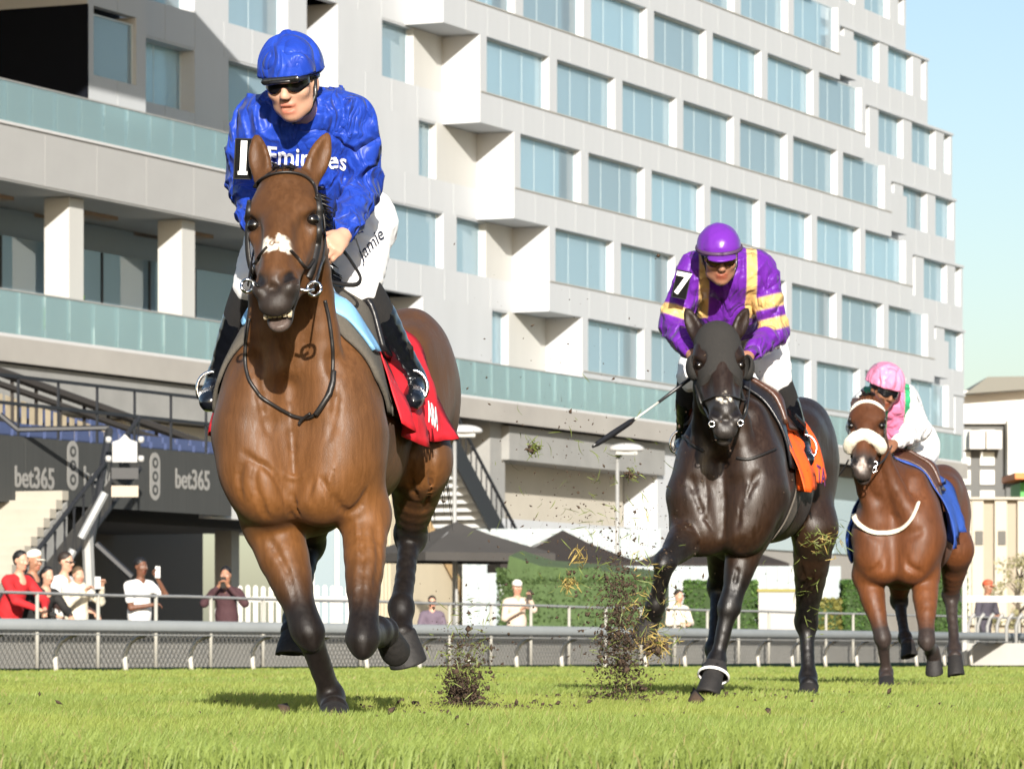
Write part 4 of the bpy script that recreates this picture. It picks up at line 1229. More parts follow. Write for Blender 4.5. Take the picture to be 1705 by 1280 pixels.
def lamp_post(px, py, D, label, arm=1):
    c = P(px, py, D); root = empty('lamp_post', (c[0], c[1], 0)); tag(root, label, 'lamp post', 'flood lamps on posts along the apron')
    z = c[2]
    MB().tube([(0, 0, 0), (0, 0, z-0.1)], [0.07, 0.05], n=8).build('post', GREYM, root, smooth=True)
    MB().tube([(0, 0, z-0.25), (arm*0.2, -0.1, z-0.05)], 0.05, n=6).build('bracket', BLACKM, root)
    S = SDF(); S.ell((arm*0.25, -0.15, z), (0.50, 0.34, 0.17), k=0.01); S.plane((0, 0, z-0.06), (0, 0, -1), k=0.01)
    link('lamp_head', S.mesh('lamp_head', 0.04), mat('lamp_white', (0.48, 0.475, 0.46), 0.4), root)
    MB().box((arm*0.25-0.3, -0.35, z-0.16), (arm*0.25+0.3, 0.05, z-0.07)).build('lens', mat('lamp_lens', (0.3, 0.3, 0.28), 0.3), root)
lamp_post(757, 718, 112, 'flood lamp with white oval head behind the leading horse\'s hindquarters', 1)
lamp_post(1028, 748, 118, 'flood lamp with white oval head above the dark umbrella', 1)
lamp_post(1128, 742, 126, 'flood lamp with white oval head beside the dark horse\'s shoulder', 1)

# ------------------------------------------------------------------ hedges, banks, picket fence
LEAFM = mat('hedge_leaf', rough=0.6, attr='Col', spec=0.3)
def leaf_cloud(name, parent, boxes, n, size, c0, c1, seed, m=LEAFM, sphere=False):
    """many leaf faces spread through boxes (lo, hi)"""
    rng = np.random.default_rng(seed)
    vs, cols = [], []
    for lo, hi in boxes:
        lo, hi = np.asarray(lo, float), np.asarray(hi, float)
        p = rng.uniform(0, 1, (n, 3))
        if sphere:
            d = rng.normal(size=(n, 3)); d /= np.linalg.norm(d, axis=1)[:, None]; r = rng.uniform(0.25, 1, n)**0.5
            p = 0.5+0.5*d*r[:, None]
        else:
            ax = rng.integers(0, 3, n); sd = rng.integers(0, 2, n); jit = rng.uniform(0, 0.10, n)
            p[np.arange(n), ax] = np.where(sd == 0, jit, 1-jit)
        c = lo+(hi-lo)*p
        t1 = rng.normal(size=(n, 3)); t1 /= np.linalg.norm(t1, axis=1)[:, None]
        t2 = np.cross(t1, rng.normal(size=(n, 3))); t2 /= np.linalg.norm(t2, axis=1)[:, None]
        s = size*rng.uniform(0.6, 1.3, n)[:, None]
        vs.append(np.stack([c-t1*s, c+t2*s*0.5, c+t1*s, c-t2*s*0.5], 1).reshape(-1, 3))
        g = rng.uniform(0, 1, n)[:, None]
        cols.append(np.repeat(np.asarray(c0)*(1-g)+np.asarray(c1)*g, 4, 0))
    v = np.concatenate(vs); C = np.concatenate(cols); k = len(v)//4
    me = bpy.data.meshes.new(name); me.vertices.add(len(v)); me.vertices.foreach_set('co', v.astype(np.float32).ravel())
    me.loops.add(4*k); me.loops.foreach_set('vertex_index', np.arange(4*k, dtype=np.int32)); me.polygons.add(k); me.polygons.foreach_set('loop_start', np.arange(0, 4*k, 4, dtype=np.int32))
    me.update(calc_edges=True)
    at = me.color_attributes.new('Col', 'FLOAT_COLOR', 'POINT'); at.data.foreach_set('color', np.concatenate([C, np.ones((len(C), 1))], 1).astype(np.float32).ravel())
    return link(name, me, m, parent)
G0, G1 = (0.030, 0.075, 0.014), (0.075, 0.140, 0.030)
def hedge(px0, px1, py0, py1, D, label, seed, c0=G0, c1=G1, depth=0.9):
    a, b = P(px0, py1, D), P(px1, py0, D)
    zb = 0.0
    root = empty('hedge', ((a[0]+b[0])/2, D, 0)); tag(root, label, 'hedge', 'clipped hedges behind the fence')
    W_, H_ = (b[0]-a[0])/2, b[2]
    MB().box((-W_+0.06, 0.06, 0), (W_-0.06, depth-0.06, H_-0.06)).build('inner_mass', mat('hedge_inner', (0.03, 0.055, 0.015), 0.95), root)
    leaf_cloud('foliage', root, [((-W_, 0, 0), (W_, depth, H_))], 5200, 0.05, c0, c1, seed)
hedge(1140, 1262, 966, 1050, 84, 'clipped green hedge seen between the dark horse\'s legs', 11)
hedge(1403, 1470, 965, 1060, 90, 'clipped green hedge left of the last horse\'s forelegs', 12)
hedge(1555, 1612, 950, 1060, 92, 'clipped green hedge behind the last horse\'s hind leg', 13)
hedge(1330, 1403, 996, 1060, 90, 'low yellowish hedge between the dark horse and the last horse', 14, (0.12, 0.11, 0.02), (0.20, 0.19, 0.05))
def green_bank():
    bk = empty('grass_bank', tuple(P(980, 1086, 98.0)*V3(1, 1, 0))); tag(bk, 'sloping artificial green bank below the dark umbrellas', 'bank')
    D = 98.0
    def q(px, py, dd=0): return P(px, py, D+dd)-np.array(bk.location)
    pts = [q(825, 1075), q(1100, 1075), q(1100, 962), q(1000, 950), q(900, 942), q(848, 925)]
    back = [p+V3(0.3, 3.0, 0.2) for p in pts]
    n = len(pts)
    MB().add(pts+back, [tuple(range(n)), tuple(range(n, 2*n))[::-1]]+[(i, (i+1) % n, n+(i+1) % n, n+i) for i in range(n)]).build('slope', mat('bank_green', (0.055, 0.090, 0.030), 0.95, var=0.25, vscale=3, bump=0.6, bscale=30), bk)
    a_, b_ = q(828, 1075), q(1098, 962)
    leaf_cloud('foliage', bk, [((a_[0], -0.05, a_[2]), (b_[0], 0.10, b_[2]+0.02)), ((a_[0], 0.0, b_[2]-0.1), (q(1000, 950)[0], 1.2, q(1000, 950)[2]+0.05))], 5000, 0.055, (0.035, 0.062, 0.018), (0.080, 0.125, 0.042), 41)
green_bank()
def picket():
    root = empty('picket_fence', tuple(P(400, 1086, 66.0)*V3(1, 1, 0))); tag(root, 'white round-topped picket fence behind the spectators', 'picket fence')
    s = FPX/66.0
    x0, x1 = 0.0, (600-395)/s
    H_ = CAMH+(HY-975)/s
    n = 17
    prof = [(-0.036, 0.05), (0.036, 0.05), (0.036, H_-0.04)]+[(0.036*math.cos(t), H_-0.04+0.045*math.sin(t)) for t in np.linspace(0.2, math.pi-0.2, 7)]+[(-0.036, H_-0.04)]
    me = MB().prism(prof, 1, -0.012, 0.012).mesh('picket'); me.materials.append(mat('picket_white', (0.50, 0.49, 0.45), 0.7))
    for i in range(n):
        o = link('picket', me, None, root); o.location = (x0+(x1-x0)*i/(n-1), 0, 0.012*math.sin(i*1.3))
    for z in (0.35, H_-0.25): MB().box((x0-0.05, 0.014, z), (x1+0.05, 0.05, z+0.08)).build('rail', mat('picket_white'), root)
picket()
def kiosks():
    def blk(name, cat, label, px0, px1, py0, py1, D, depth, m, extra=None):
        a, b = P(px0, py1, D), P(px1, py0, D)
        root = empty(name, ((a[0]+b[0])/2, D, 0)); tag(root, label, cat)
        W_, H_ = (b[0]-a[0])/2, b[2]
        MB().box((-W_, 0, 0), (W_, depth, H_)).build('body', m, root)
        if extra: extra(root, W_, H_)
        return root
    def lid(root, W_, H_): MB().box((-W_-0.03, -0.03, H_+0.002), (W_+0.03, 1.03, H_+0.06)).build('lid', mat('ochre_lid', (0.25, 0.22, 0.06), 0.8), root)
    blk('storage_box', 'box', 'white storage box beside the hedge between the dark horse\'s legs', 1263, 1326, 985, 1055, 84, 1.0, mat('white_box', (0.36, 0.35, 0.33), 0.7), lid)
    def slats(root, W_, H_):
        for i in range(int(W_*2/0.28)):
            MB().box((-W_+i*0.28, -0.04, 0.5), (-W_+i*0.28+0.13, -0.005, H_-0.02)).build('slat', mat('slat_white', (0.38, 0.40, 0.39), 0.7), root)
    blk('slatted_screen', 'screen', 'long white slatted screen below the podium behind the horses', 860, 1400, 942, 1075, 108, 0.2, mat('screen_pale', (0.28, 0.32, 0.33), 0.8), slats)
    blk('slatted_screen', 'screen', 'white slatted screen under the loading bay behind the umbrellas', 770, 1100, 880, 1000, 126, 0.2, mat('screen_pale'), slats)
    blk('glass_kiosk', 'kiosk', 'pale glass kiosk glimpsed between the leading horse\'s forelegs', 520, 585, 880, 1000, 80, 2.0, mat('kiosk_glass', (0.15, 0.21, 0.24), 0.3), lambda r, W_, H_: [MB().box((x-0.04, -0.05, 0), (x+0.04, -0.005, H_)).build('mullion', mat('picket_white'), r) for x in (-W_, 0.1, W_)])
    # barrier posts at the right
    bar = empty('crowd_barrier', tuple(P(1660, 1086, 80.0)*V3(1, 1, 0))); tag(bar, 'grey barrier with round posts and white top rail at far right', 'barrier')
    s = FPX/80.0
    for i in range(8):
        x = (1612+i*16-1660)/s
        MB().tube([(x, 0, 0), (x, 0, 0.75), (x+0.05, -0.03, 0.9), (x+0.12, -0.05, 0.98)], 0.035, n=6).build('post', GREYM, bar, smooth=True)
    MB().box((-0.7, -0.08, 1.20), (1.2, 0.08, 1.32)).build('top_rail', mat('picket_white'), bar)
    MB().box((-0.7, -0.10, -0.0), (1.2, -0.05, 0.42)).build('base', mat('base_wall_grey'), bar)
    MB().tube([(-0.65, -0.3, 0), (-0.65, -0.3, 2.0)], 0.05, n=8).build('lamp_standard', mat('picket_white'), bar)
kiosks()

# ------------------------------------------------------------------ buildings and tree beyond the track, right
def far_buildings():
    D = 260.0
    def mk(name, label):
        o = empty(name, tuple(P(1660, 1086, D)*V3(1, 1, 0))); tag(o, label, 'building'); return o
    r = mk('apartment_building', 'white and charcoal apartment block with low pitched grey roof beyond the track')
    O = np.array(r.location)
    def bx(nm, px0, px1, py0, py1, d0, d1, m, parent=None):
        a, b = P(px0, py1, D)-O, P(px1, py0, D)-O
        return MB().box((a[0], d0, a[2]), (b[0], d1, b[2])).build(nm, m, parent or r)
    WB = mat('far_white', (0.62, 0.60, 0.55), 0.7); DG = mat('far_charcoal', (0.11, 0.11, 0.105), 0.8); PGL = mat('far_window', (0.40, 0.44, 0.43), 0.2); RF = mat('far_roof', (0.16, 0.155, 0.13), 0.8)
    bx('wall_upper', 1596, 1760, 650, 705, 0, 16, WB)
    bx('wall_dark', 1600, 1675, 706, 1084, 0.5, 16, DG)
    bx('wall_white', 1675, 1760, 700, 800, -1.0, 16, WB)
    bx('wall_lower', 1675.5, 1760, 801, 1084, 0.2, 16, DG)
    a = P(1602, 658, D)-O; b = P(1640, 630, D)-O; c = P(1770, 628, D)-O; d = P(1770, 646, D)-O
    pts = [(a[0], a[2]), (d[0], d[2]), (c[0], c[2]), (b[0], b[2])]
    MB().prism(pts, 1, -1.6, 17).build('roof', RF, r)
    for py0, py1 in ((715, 748), (752, 774), (782, 806), (816, 838)):
        for px0, px1 in ((1602, 1617), (1633, 1657)):
            f = bx('window', px0, px1, py0, py1, 0.35, 0.495, WB)
            a, b = P(px0+3, py1-3, D)-O, P(px1-3, py0+3, D)-O
            MB().box((a[0], 0.30, a[2]), (b[0], 0.345, b[2])).build('pane', PGL, f)
    for px0 in (1615, 1643): bx('balcony', px0-3, px0+22, 718, 748, -1.0, 0.3, WB)
    r2 = mk('shop_building', 'low building with orange canopy edge and green band beyond the track'); r2.location = r.location
    D0 = D; 
    bx('wall', 1673, 1770, 812, 1084, -8, -3, mat('shop_green', (0.06, 0.30, 0.06), 0.6), r2); bx('canopy', 1658, 1770, 798, 808, -10, -3.2, mat('shop_orange', (0.62, 0.16, 0.03), 0.6), r2)
    r3 = empty('beige_building', tuple(P(1660, 1086, 190.0)*V3(1, 1, 0))); tag(r3, 'beige ribbed industrial building with two small dark windows beyond the barrier', 'building')
    O = np.array(r3.location); D = 190.0
    def by(nm, px0, px1, py0, py1, d0, d1, m, parent=None):
        a, b = P(px0, py1, 190.0)-O, P(px1, py0, 190.0)-O
        return MB().box((a[0], d0, a[2]), (b[0], d1, b[2])).build(nm, m, parent or r3)
    BE = mat('beige_wall', (0.30, 0.26, 0.20), 0.85, var=0.06, vscale=0.5); BW = mat('beige_white', (0.40, 0.36, 0.29), 0.8)
    by('wall', 1585, 1760, 832, 1084, 0, 12, BE)
    for px in (1597, 1616, 1655, 1693): by('rib', px, px+20, 834, 1040, -0.35, -0.005, BW)
    by('parapet', 1583, 1762, 828, 831.8, -0.5, 12, BW)
    for px in (1622, 1660):
        w_ = by('window', px, px+13, 884, 907, -0.42, -0.352, mat('dark_window', (0.02, 0.022, 0.02), 0.3))
    # bare-ish tree in front of it
    t = empty('tree', tuple(P(1696, 1086, 150.0)*V3(1, 1, 0))); tag(t, 'thin pale olive tree in front of the beige building', 'tree')
    s = FPX/150.0
    MB().tube([(0, 0, 0), (0.05, 0, 1.0), (0.0, 0.1, 2.0), (0.1, 0, 3.2)], [0.10, 0.08, 0.06, 0.03], n=8).build('trunk', mat('bark', (0.10, 0.08, 0.06), 0.9), t, smooth=True)
    mb = MB(); rnd = random.Random(2)
    for i in range(16):
        z = rnd.uniform(1.0, 2.9); a = rnd.uniform(0, 6.28); L_ = rnd.uniform(0.5, 1.1)
        mb.tube([(0.03, 0, z), (0.03+math.cos(a)*L_*0.5, math.sin(a)*L_*0.5, z+0.35), (0.03+math.cos(a)*L_, math.sin(a)*L_, z+0.55)], [0.03, 0.02, 0.008], n=5)
    mb.build('branches', mat('bark'), t, smooth=True)
    bxs = []
    for i in range(26):
        z = rnd.uniform(1.2, 3.6); a = rnd.uniform(0, 6.28); q = rnd.uniform(0.2, 1.1)*(1.25-abs(z-2.2)*0.4)
        c = np.array([math.cos(a)*q, math.sin(a)*q, z]); h = rnd.uniform(0.18, 0.36)
        bxs.append((c-h, c+h))
    leaf_cloud('crown', t, bxs, 60, 0.06, (0.16, 0.15, 0.07), (0.28, 0.26, 0.13), 5, sphere=True)
    # small mid-distance sand bank strip at right
far_buildings()

# planting on the terrace
def terrace_things():
    for i, px in enumerate((10, 30, 46)):
        u, z = fac(px, 470, -1.0)
        root = bframe('terrace_plant', ['leafy potted plant at the left edge of the deck', 'taller leafy potted plant on the deck beside the first column', 'small leafy potted plant nearest the white column on the deck'][i], 'plant', u, 0.6, 9.02, group='potted plants on the deck')
        MB().lathe([(0.16, 0), (0.22, 0.4), (0.2, 0.4)], 12).build('pot', SLABM, root)
        bx_ = [((-0.35, -0.35, 0.5+0.25*k), (0.35, 0.35, 1.15+0.35*k+0.15*i)) for k in range(2)]
        leaf_cloud('leaves', root, bx_, 70, 0.13, (0.07, 0.16, 0.02), (0.17, 0.30, 0.05), 20+i, sphere=True)
    rnd = random.Random(8)
    for i in range(16):
        px = 60+i*22
        u, _ = fac(px, 540, 1.4)
        root = bframe('terrace_chair', 'pale lounge chair on the deck behind the glass balustrade', 'chair', u, 1.2-0.5*(i % 3), 9.01, group='lounge chairs on the deck')
        m = mat('chair_cream', (0.55, 0.50, 0.34), 0.7) if i % 3 else mat('chair_white', (0.62, 0.62, 0.60), 0.6)
        MB().box((-0.35, -0.35, 0.28), (0.35, 0.35, 0.42)).build('seat', m, root, bevel=0.03); MB().box((-0.35, 0.25, 0.43), (0.35, 0.38, 0.88)).build('backrest', m, root, bevel=0.03)
        for sx in (-1, 1): MB().box((sx*0.35-0.05, -0.35, 0.0), (sx*0.35+0.05, 0.35, 0.55)).build('arm', m, root, bevel=0.02)
terrace_things()
# ------------------------------------------------------------------ horses
BLACKPT = (0.0085, 0.006, 0.005)

def hoof_mesh(c, axis, fwd, r=0.062, h=0.085, shoe=True):
    """hoof as a slanted frustum: c = coronet centre, axis points to the sole, fwd = toe direction"""
    ax = unit(axis); f = unit(np.asarray(fwd)-ax*np.dot(fwd, ax)); s = np.cross(ax, f)
    prof = [(-0.012, 0.80, 0.0), (0.0, 0.86, 0.0), (0.02, 0.90, 0.012), (0.6*h, 1.02, 0.03), (h, 1.10, 0.045), (h+0.008, 1.09, 0.047), (h+0.009, 0.78, 0.04), (h-0.012, 0.7, 0.04)]
    n = 20
    vs = []
    for t, k, sh in prof:
        for i in range(n):
            a = 2*math.pi*i/n
            ca, sa = math.cos(a), math.sin(a)
            rx = r*k*(1.0 if ca > 0 else 0.82)
            vs.append(np.asarray(c)+ax*t*(1.0 if ca > -0.2 else 0.9)+f*(ca*rx+sh)+s*(sa*r*k*0.95))
    fs = []
    for j in range(len(prof)-1):
        for i in range(n):
            a, b = j*n+i, j*n+(i+1) % n
            fs.append((a, a+n, b+n, b))
    fs.append(tuple(range(n))); fs.append(tuple(range((len(prof)-1)*n, len(prof)*n))[::-1])
    mb = MB().add(vs, fs)
    return mb.mesh('hoof', True)

def build_horse(c):
    D = c['D']; O = V3(*c['O'])
    ph = math.radians(c['heading'])
    l = V3(math.cos(ph), -math.sin(ph), 0); b = V3(math.sin(ph), math.cos(ph), 0); zz = V3(0, 0, 1)
    RH = np.stack([l, b, zz], 1)
    zs = c.get('zs', 1.0); dz = c.get('dz', 0.0); ws = c.get('ws', 1.0)
    bend = c.get('bend', 0.0)
    def H(u, w, z): return l*(u*ws+bend*w*w)+b*w+zz*(z*zs+dz)
    def J(q): return P(q[0], q[1], D+q[2])-O
    S = SDF()
    coat, dark = c['coat'], c['dark']
    pts = c['points']
    # trunk
    hw = c.get('hw', 1.0)
    S.ell(H(0, 0.72, 1.12), (0.240, 0.56, 0.33*zs), RH, k=0.05)
    S.ell(H(0, 0.30, 1.05), (0.25*ws, 0.30, 0.36*zs), RH, k=0.12)
    S.ell(H(0, 1.10, 1.19), (0.235, 0.38, 0.25*zs), RH, k=0.10)
    S.cone(H(0, 0.36, 1.44), H(0, 0.72, 1.42), 0.12, 0.13, k=0.12, flat=(l, 0.8))
    S.cone(H(0, 0.95, 1.25), H(0, 1.35, 1.31), 0.20, 0.22, k=0.15)
    # chest: two pectoral masses with a furrow
    for s in (-1, 1):
        S.ell(H(s*0.130, 0.07, 0.93), (0.135*ws, 0.13, 0.17), RH, k=0.07)
        S.ell(H(s*0.090, 0.07, 0.82), (0.095*ws, 0.12, 0.095), RH, k=0.07)
        S.ell(H(s*0.175, 0.14, 1.08), (0.105*ws, 0.17, 0.22), RH, k=0.08)
        S.cone(H(s*0.185, 0.12, 1.02), H(s*0.12, 0.40, 1.42), 0.088, 0.080, k=0.08)
        S.cone(H(s*0.17, 0.12, 1.05), H(s*0.10, 0.16, 1.38), 0.095, 0.085, k=0.10)
        S.cone(H(s*0.195, 0.20, 1.00), H(s*0.15, 0.42, 1.08), 0.085, 0.10, k=0.08)
        S.ell(H(s*0.135, 0.75, 1.05), (0.13, 0.35, 0.22), RH, k=0.08)
        # haunch
        S.ell(H(s*0.135*hw, 1.36, 1.27), (0.155*hw, 0.28, 0.28*zs), RH, k=0.08)
        S.ell(H(s*0.11*hw, 1.52, 1.20), (0.13*hw, 0.18, 0.24*zs), RH, k=0.08)
        S.ell(H(s*0.19*hw, 1.13, 1.38), (0.06, 0.09, 0.07), RH, k=0.09)
    S.cone(H(0, -0.075, 1.08), H(0, -0.06, 0.84), 0.030, 0.014, k=0.07, op='sub')
    if c.get('chest_lines', True):
        for s in (-1, 1):
            S.cone(H(s*0.035, -0.075, 0.95), H(s*0.10, -0.062, 0.84), 0.010, 0.010, k=0.03, op='sub')
            S.cone(H(s*0.10, -0.062, 0.84), H(s*0.17, -0.030, 0.80), 0.010, 0.012, k=0.03, op='sub')
            S.cone(H(s*0.16, -0.055, 1.06), H(s*0.06, -0.085, 1.01), 0.010, 0.012, k=0.05, op='sub')
    # legs
    hooves = []
    def fore(q, s):
        fs = c.get('foreslim', (0.88, 0.88))[0 if s < 0 else 1]
        sh, el, kn, fe, co, toe = [J(x) for x in q]
        ax = unit(kn-el)
        fo0 = unit(np.cross(l, ax)); fo0 = fo0 if fo0[1] < 0 else -fo0
        S.cone(sh, el, 0.110*(0.4+0.6*fs), 0.105*fs, k=0.07)
        S.chain([el, el+(kn-el)*0.35, el+(kn-el)*0.75, kn], [0.108*fs, 0.098*fs, 0.060*(0.5+0.5*fs), 0.052], k=0.055, flat=(l, 0.92))
        S.cone(el+(kn-el)*0.05+V3(0, -0.03, 0)+l*s*0.012, el+(kn-el)*0.5+V3(0, -0.02, 0)+l*s*0.015, 0.052*fs, 0.036*fs, k=0.03)
        S.cone(el+(kn-el)*0.1-l*s*0.04, el+(kn-el)*0.6-l*s*0.02, 0.045*fs, 0.028*fs, k=0.03)
        S.ell(kn-ax*0.008, (0.049, 0.052, 0.086), frame(ax, l), k=0.022, tg='pt')
        S.cone(kn-l*0.020, kn+l*0.020, 0.036, 0.036, k=0.015)
        S.cone(kn+fo0*0.030-ax*0.025, kn+fo0*0.030+ax*0.02, 0.022, 0.022, k=0.02)
        cax = unit(fe-kn)
        fo = unit(np.cross(l, cax)); fo = fo if fo[1] < 0 else -fo
        S.chain([kn, kn+(fe-kn)*0.3, kn+(fe-kn)*0.75, fe], [0.048, 0.040, 0.034, 0.040], k=0.02, flat=(l, 0.92))
        S.cone(kn+(fe-kn)*0.05-fo*0.03, fe-fo*0.024, 0.026, 0.026, k=0.02)
        S.ell(fe, (0.046, 0.052, 0.050), frame(cax, l), k=0.02)
        S.cone(fe, co, 0.038, 0.044, k=0.025)
        S.ell(co, (0.047, 0.05, 0.03), frame(unit(co-fe), l), k=0.02)
        hooves.append((co, toe))
    def hind(q, s):
        hp, st, hk, fe, co, toe = [J(x) for x in q]
        S.cone(hp, st, 0.18, 0.125, k=0.09, flat=(l, 0.85))
        S.cone(hp+b*0.14, st+(hk-st)*0.35+b*0.03, 0.14, 0.085, k=0.08, flat=(l, 0.85))
        S.chain([st, st+(hk-st)*0.4, st+(hk-st)*0.8, hk], [0.125, 0.100, 0.066, 0.056], k=0.05, flat=(l, 0.88))
        S.ell(st+V3(0, -0.03, 0), (0.075, 0.07, 0.08), k=0.05)
        back = unit(np.cross(l, unit(hk-st))); back = back if back[1] > 0 else -back
        S.cone(hk, hk+unit(hk-fe)*0.055+back*0.035, 0.034, 0.026, k=0.03)
        S.cone(st+(hk-st)*0.6+back*0.05, hk+unit(hk-fe)*0.05+back*0.03, 0.018, 0.016, k=0.03)
        S.ell(hk, (0.057, 0.066, 0.075), frame(unit(fe-hk), l), k=0.025)
        S.chain([hk, hk+(fe-hk)*0.3, hk+(fe-hk)*0.75, fe], [0.052, 0.040, 0.037, 0.042], k=0.03, flat=(l, 0.92))
        S.cone(hk+(fe-hk)*0.1+back*0.022, fe+back*0.015, 0.022, 0.022, k=0.015)
        S.ell(fe, (0.046, 0.052, 0.050), frame(unit(fe-hk), l), k=0.02)
        S.cone(fe, co, 0.038, 0.044, k=0.025)
        S.ell(co, (0.047, 0.05, 0.03), frame(unit(co-fe), l), k=0.02)
        hooves.append((co, toe))
    fore(c['fore'][0], -1); fore(c['fore'][1], 1)
    hind(c['hind'][0], -1); hind(c['hind'][1], 1)
    # neck and head
    poll, muz = J(c['poll']), J(c['muzzle'])
    hy = math.radians(c.get('head_turn', c['heading']))
    rl = math.radians(c.get('head_roll', 0.0))
    a = unit(muz-poll); L = np.linalg.norm(muz-poll)
    sd = V3(math.cos(hy), -math.sin(hy), math.sin(rl)); sd = unit(sd-a*np.dot(sd, a))
    n = np.cross(a, sd); n = n if n[1] < 0 else -n
    RHd = np.stack([sd, a, n], 1)
    hs = c.get('hs', 1.0)
    def K(x, t, m): return poll+sd*x*hs+a*t*L+n*m*hs
    nb = H(0, 0.42, 1.18); nm = J(c['neck_mid']) if 'neck_mid' in c else (H(0, 0.1, 1.35)*0.5+poll*0.5)
    pe = K(0, 0.08, -0.10)
    S.chain([nb, H(0, 0.24, 1.26), nm, pe], [0.27, 0.235, 0.165, 0.105], k=0.12, flat=(l, c.get('neckflat', 0.66)), sub=4)
    S.chain([H(0, 0.42, 1.38), nm+V3(0, 0.08, 0.10), K(0, 0.0, -0.06)], [0.09, 0.07, 0.06], k=0.06)
    for s in (-1, 1):   # neck muscles, so the throat reads as two cords with a furrow
        S.chain([H(s*0.12, 0.03, 1.13), nm+l*s*0.085+V3(0, -0.07, -0.05), K(s*0.06, 0.22, -0.17)], [0.072, 0.058, 0.04], k=0.05)
    # skull
    S.ell(K(0, 0.10, -0.045), (0.092*hs, 0.10, 0.10*hs), RHd, k=0.05)
    S.ell(K(0, 0.25, -0.035), (0.098*hs, 0.15, 0.078*hs), RHd, k=0.05)
    S.cone(K(0, 0.30, -0.05), K(0, 0.84, -0.05), 0.092*hs, 0.066*hs, k=0.04)
    S.cone(K(0, 0.42, 0.002), K(0, 0.80, -0.012), 0.044*hs, 0.034*hs, k=0.03)
    S.ell(K(0, 0.89, -0.052), (0.063*hs, 0.062, 0.046*hs), RHd, k=0.03)
    S.ell(K(0, 0.985, -0.060), (0.055*hs, 0.040, 0.036*hs), RHd, k=0.022)
    S.cone(K(-0.05, 0.935, -0.012), K(0.05, 0.935, -0.012), 0.010, 0.010, k=0.025, op='sub')
    S.cone(K(0, 0.42, -0.20), K(0, 0.90, -0.125), 0.055*hs, 0.036*hs, k=0.05)
    jd = c.get('jaw', 0.0)
    S.ell(K(0, 0.955+jd, -0.118-jd*0.25), (0.042*hs, 0.05, 0.030*hs), RHd, k=0.02)
    for s in (-1, 1):
        S.ell(K(s*0.058, 0.40, -0.14), (0.045*hs, 0.150, 0.095*hs), RHd, k=0.04)     # cheek
        S.ell(K(s*0.080, 0.27, -0.030), (0.030*hs, 0.060, 0.040*hs), RHd, k=0.05)    # brow over the eye
        S.ell(K(s*0.092, 0.365, -0.05), (0.022*hs, 0.045, 0.035*hs), RHd, k=0.02)
        S.cone(K(s*0.072, 0.46, -0.055), K(s*0.060, 0.68, -0.06), 0.017, 0.012, k=0.03) # facial crest
        S.ell(K(s*0.046, 0.880, -0.022), (0.030*hs, 0.052, 0.030*hs), RHd, k=0.02)    # nostril rim
        S.chain([K(s*0.066, 0.835, -0.014), K(s*0.054, 0.868, 0.006), K(s*0.034, 0.905, 0.008)], [0.010*hs, 0.018*hs, 0.014*hs], k=0.012, op='sub', tg='nostril')
        S.ell(K(s*0.112, 0.345, -0.022), (0.022, 0.026, 0.022), RHd, k=0.012, op='sub')   # socket
        S.ell(K(s*0.082, 0.57, -0.005), (0.022, 0.11, 0.02), RHd, k=0.04, op='sub')
    gap = c.get('mouth', 0.0)
    S.ell(K(0, 1.0+jd*0.6, -0.098), (0.050*hs, 0.075, 0.006+gap), RHd, k=0.008, op='sub')
    # ears
    for e in c['ears']:
        eb, et = J(e[0]), J(e[1])
        ea = unit(et-eb); EL = np.linalg.norm(et-eb)
        out = V3(*e[2]); Fm = frame(ea, np.cross(unit(out), ea))
        xx, yy = Fm[:, 0], unit(out)
        S.chain([eb-ea*0.02, eb+ea*EL*0.3+xx*0.0, eb+ea*EL*0.62, et], [0.024, 0.033, 0.026, 0.005], k=0.025, flat=(yy, 0.55), tg='ear')
        S.chain([eb+ea*EL*0.18+yy*0.026, eb+ea*EL*0.45+yy*0.024, eb+ea*EL*0.85+yy*0.012], [0.016, 0.022, 0.006], k=0.01, op='sub', flat=(yy, 0.7))
    white = c.get('white', [])
    def colfn(v, C, S_):
        nz = np.sin(v[:, 0]*9+np.sin(v[:, 2]*7))*0.5+np.sin(v[:, 2]*11+v[:, 1]*6)*0.5
        C = np.tile(np.asarray(coat), (len(v), 1))*(1+0.10*nz)[:, None]
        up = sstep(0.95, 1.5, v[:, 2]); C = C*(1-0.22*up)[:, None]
        lo = sstep(1.0, 0.75, v[:, 2])[:, None]; C = C*(1-lo)+C*np.array([1.22, 1.16, 0.95])*lo  # golden lower coat, part of it sunlight put into the colour
        # lower legs, muzzle and ear tips dark
        for q in c['fore']+c['hind']:
            pj = [J(x) for x in q]
            f = q in c['fore']
            t0, k0, f0, c0 = pj[1], pj[2], pj[3], pj[4]
            A, B = t0, k0
            ab = B-A; t = ((v-A)@ab)/(ab@ab)
            d = np.linalg.norm(v-A-np.clip(t, 0, 1)[:, None]*ab, axis=1)
            w = sstep(pts[0], pts[1], t)*(1-sstep(0.13, 0.16, d))
            for A2, B2 in ((k0, f0), (f0, c0)):
                ab = B2-A2; t2 = np.clip(((v-A2)@ab)/(ab@ab), 0, 1)
                d2 = np.linalg.norm(v-A2-t2[:, None]*ab, axis=1)
                w = np.maximum(w, 1-sstep(0.075, 0.11, d2))
            C = mixc(C, dark, w)
        q = (v-poll)@RHd
        tt = q[:, 1]/L
        near = (np.abs(q[:, 0]) < 0.16) & (np.abs(q[:, 2]+0.06) < 0.2)
        C = mixc(C, c.get('muzcol', (0.034, 0.025, 0.021)), sstep(c.get('muz0', 0.70), c.get('muz0', 0.70)+0.16, tt)*near)
        C = mixc(C, np.asarray(coat)*0.62, near*sstep(0.25, 0.05, np.abs(tt-0.42))*sstep(0.05, 0.02, np.abs(q[:, 0]))*0.45)
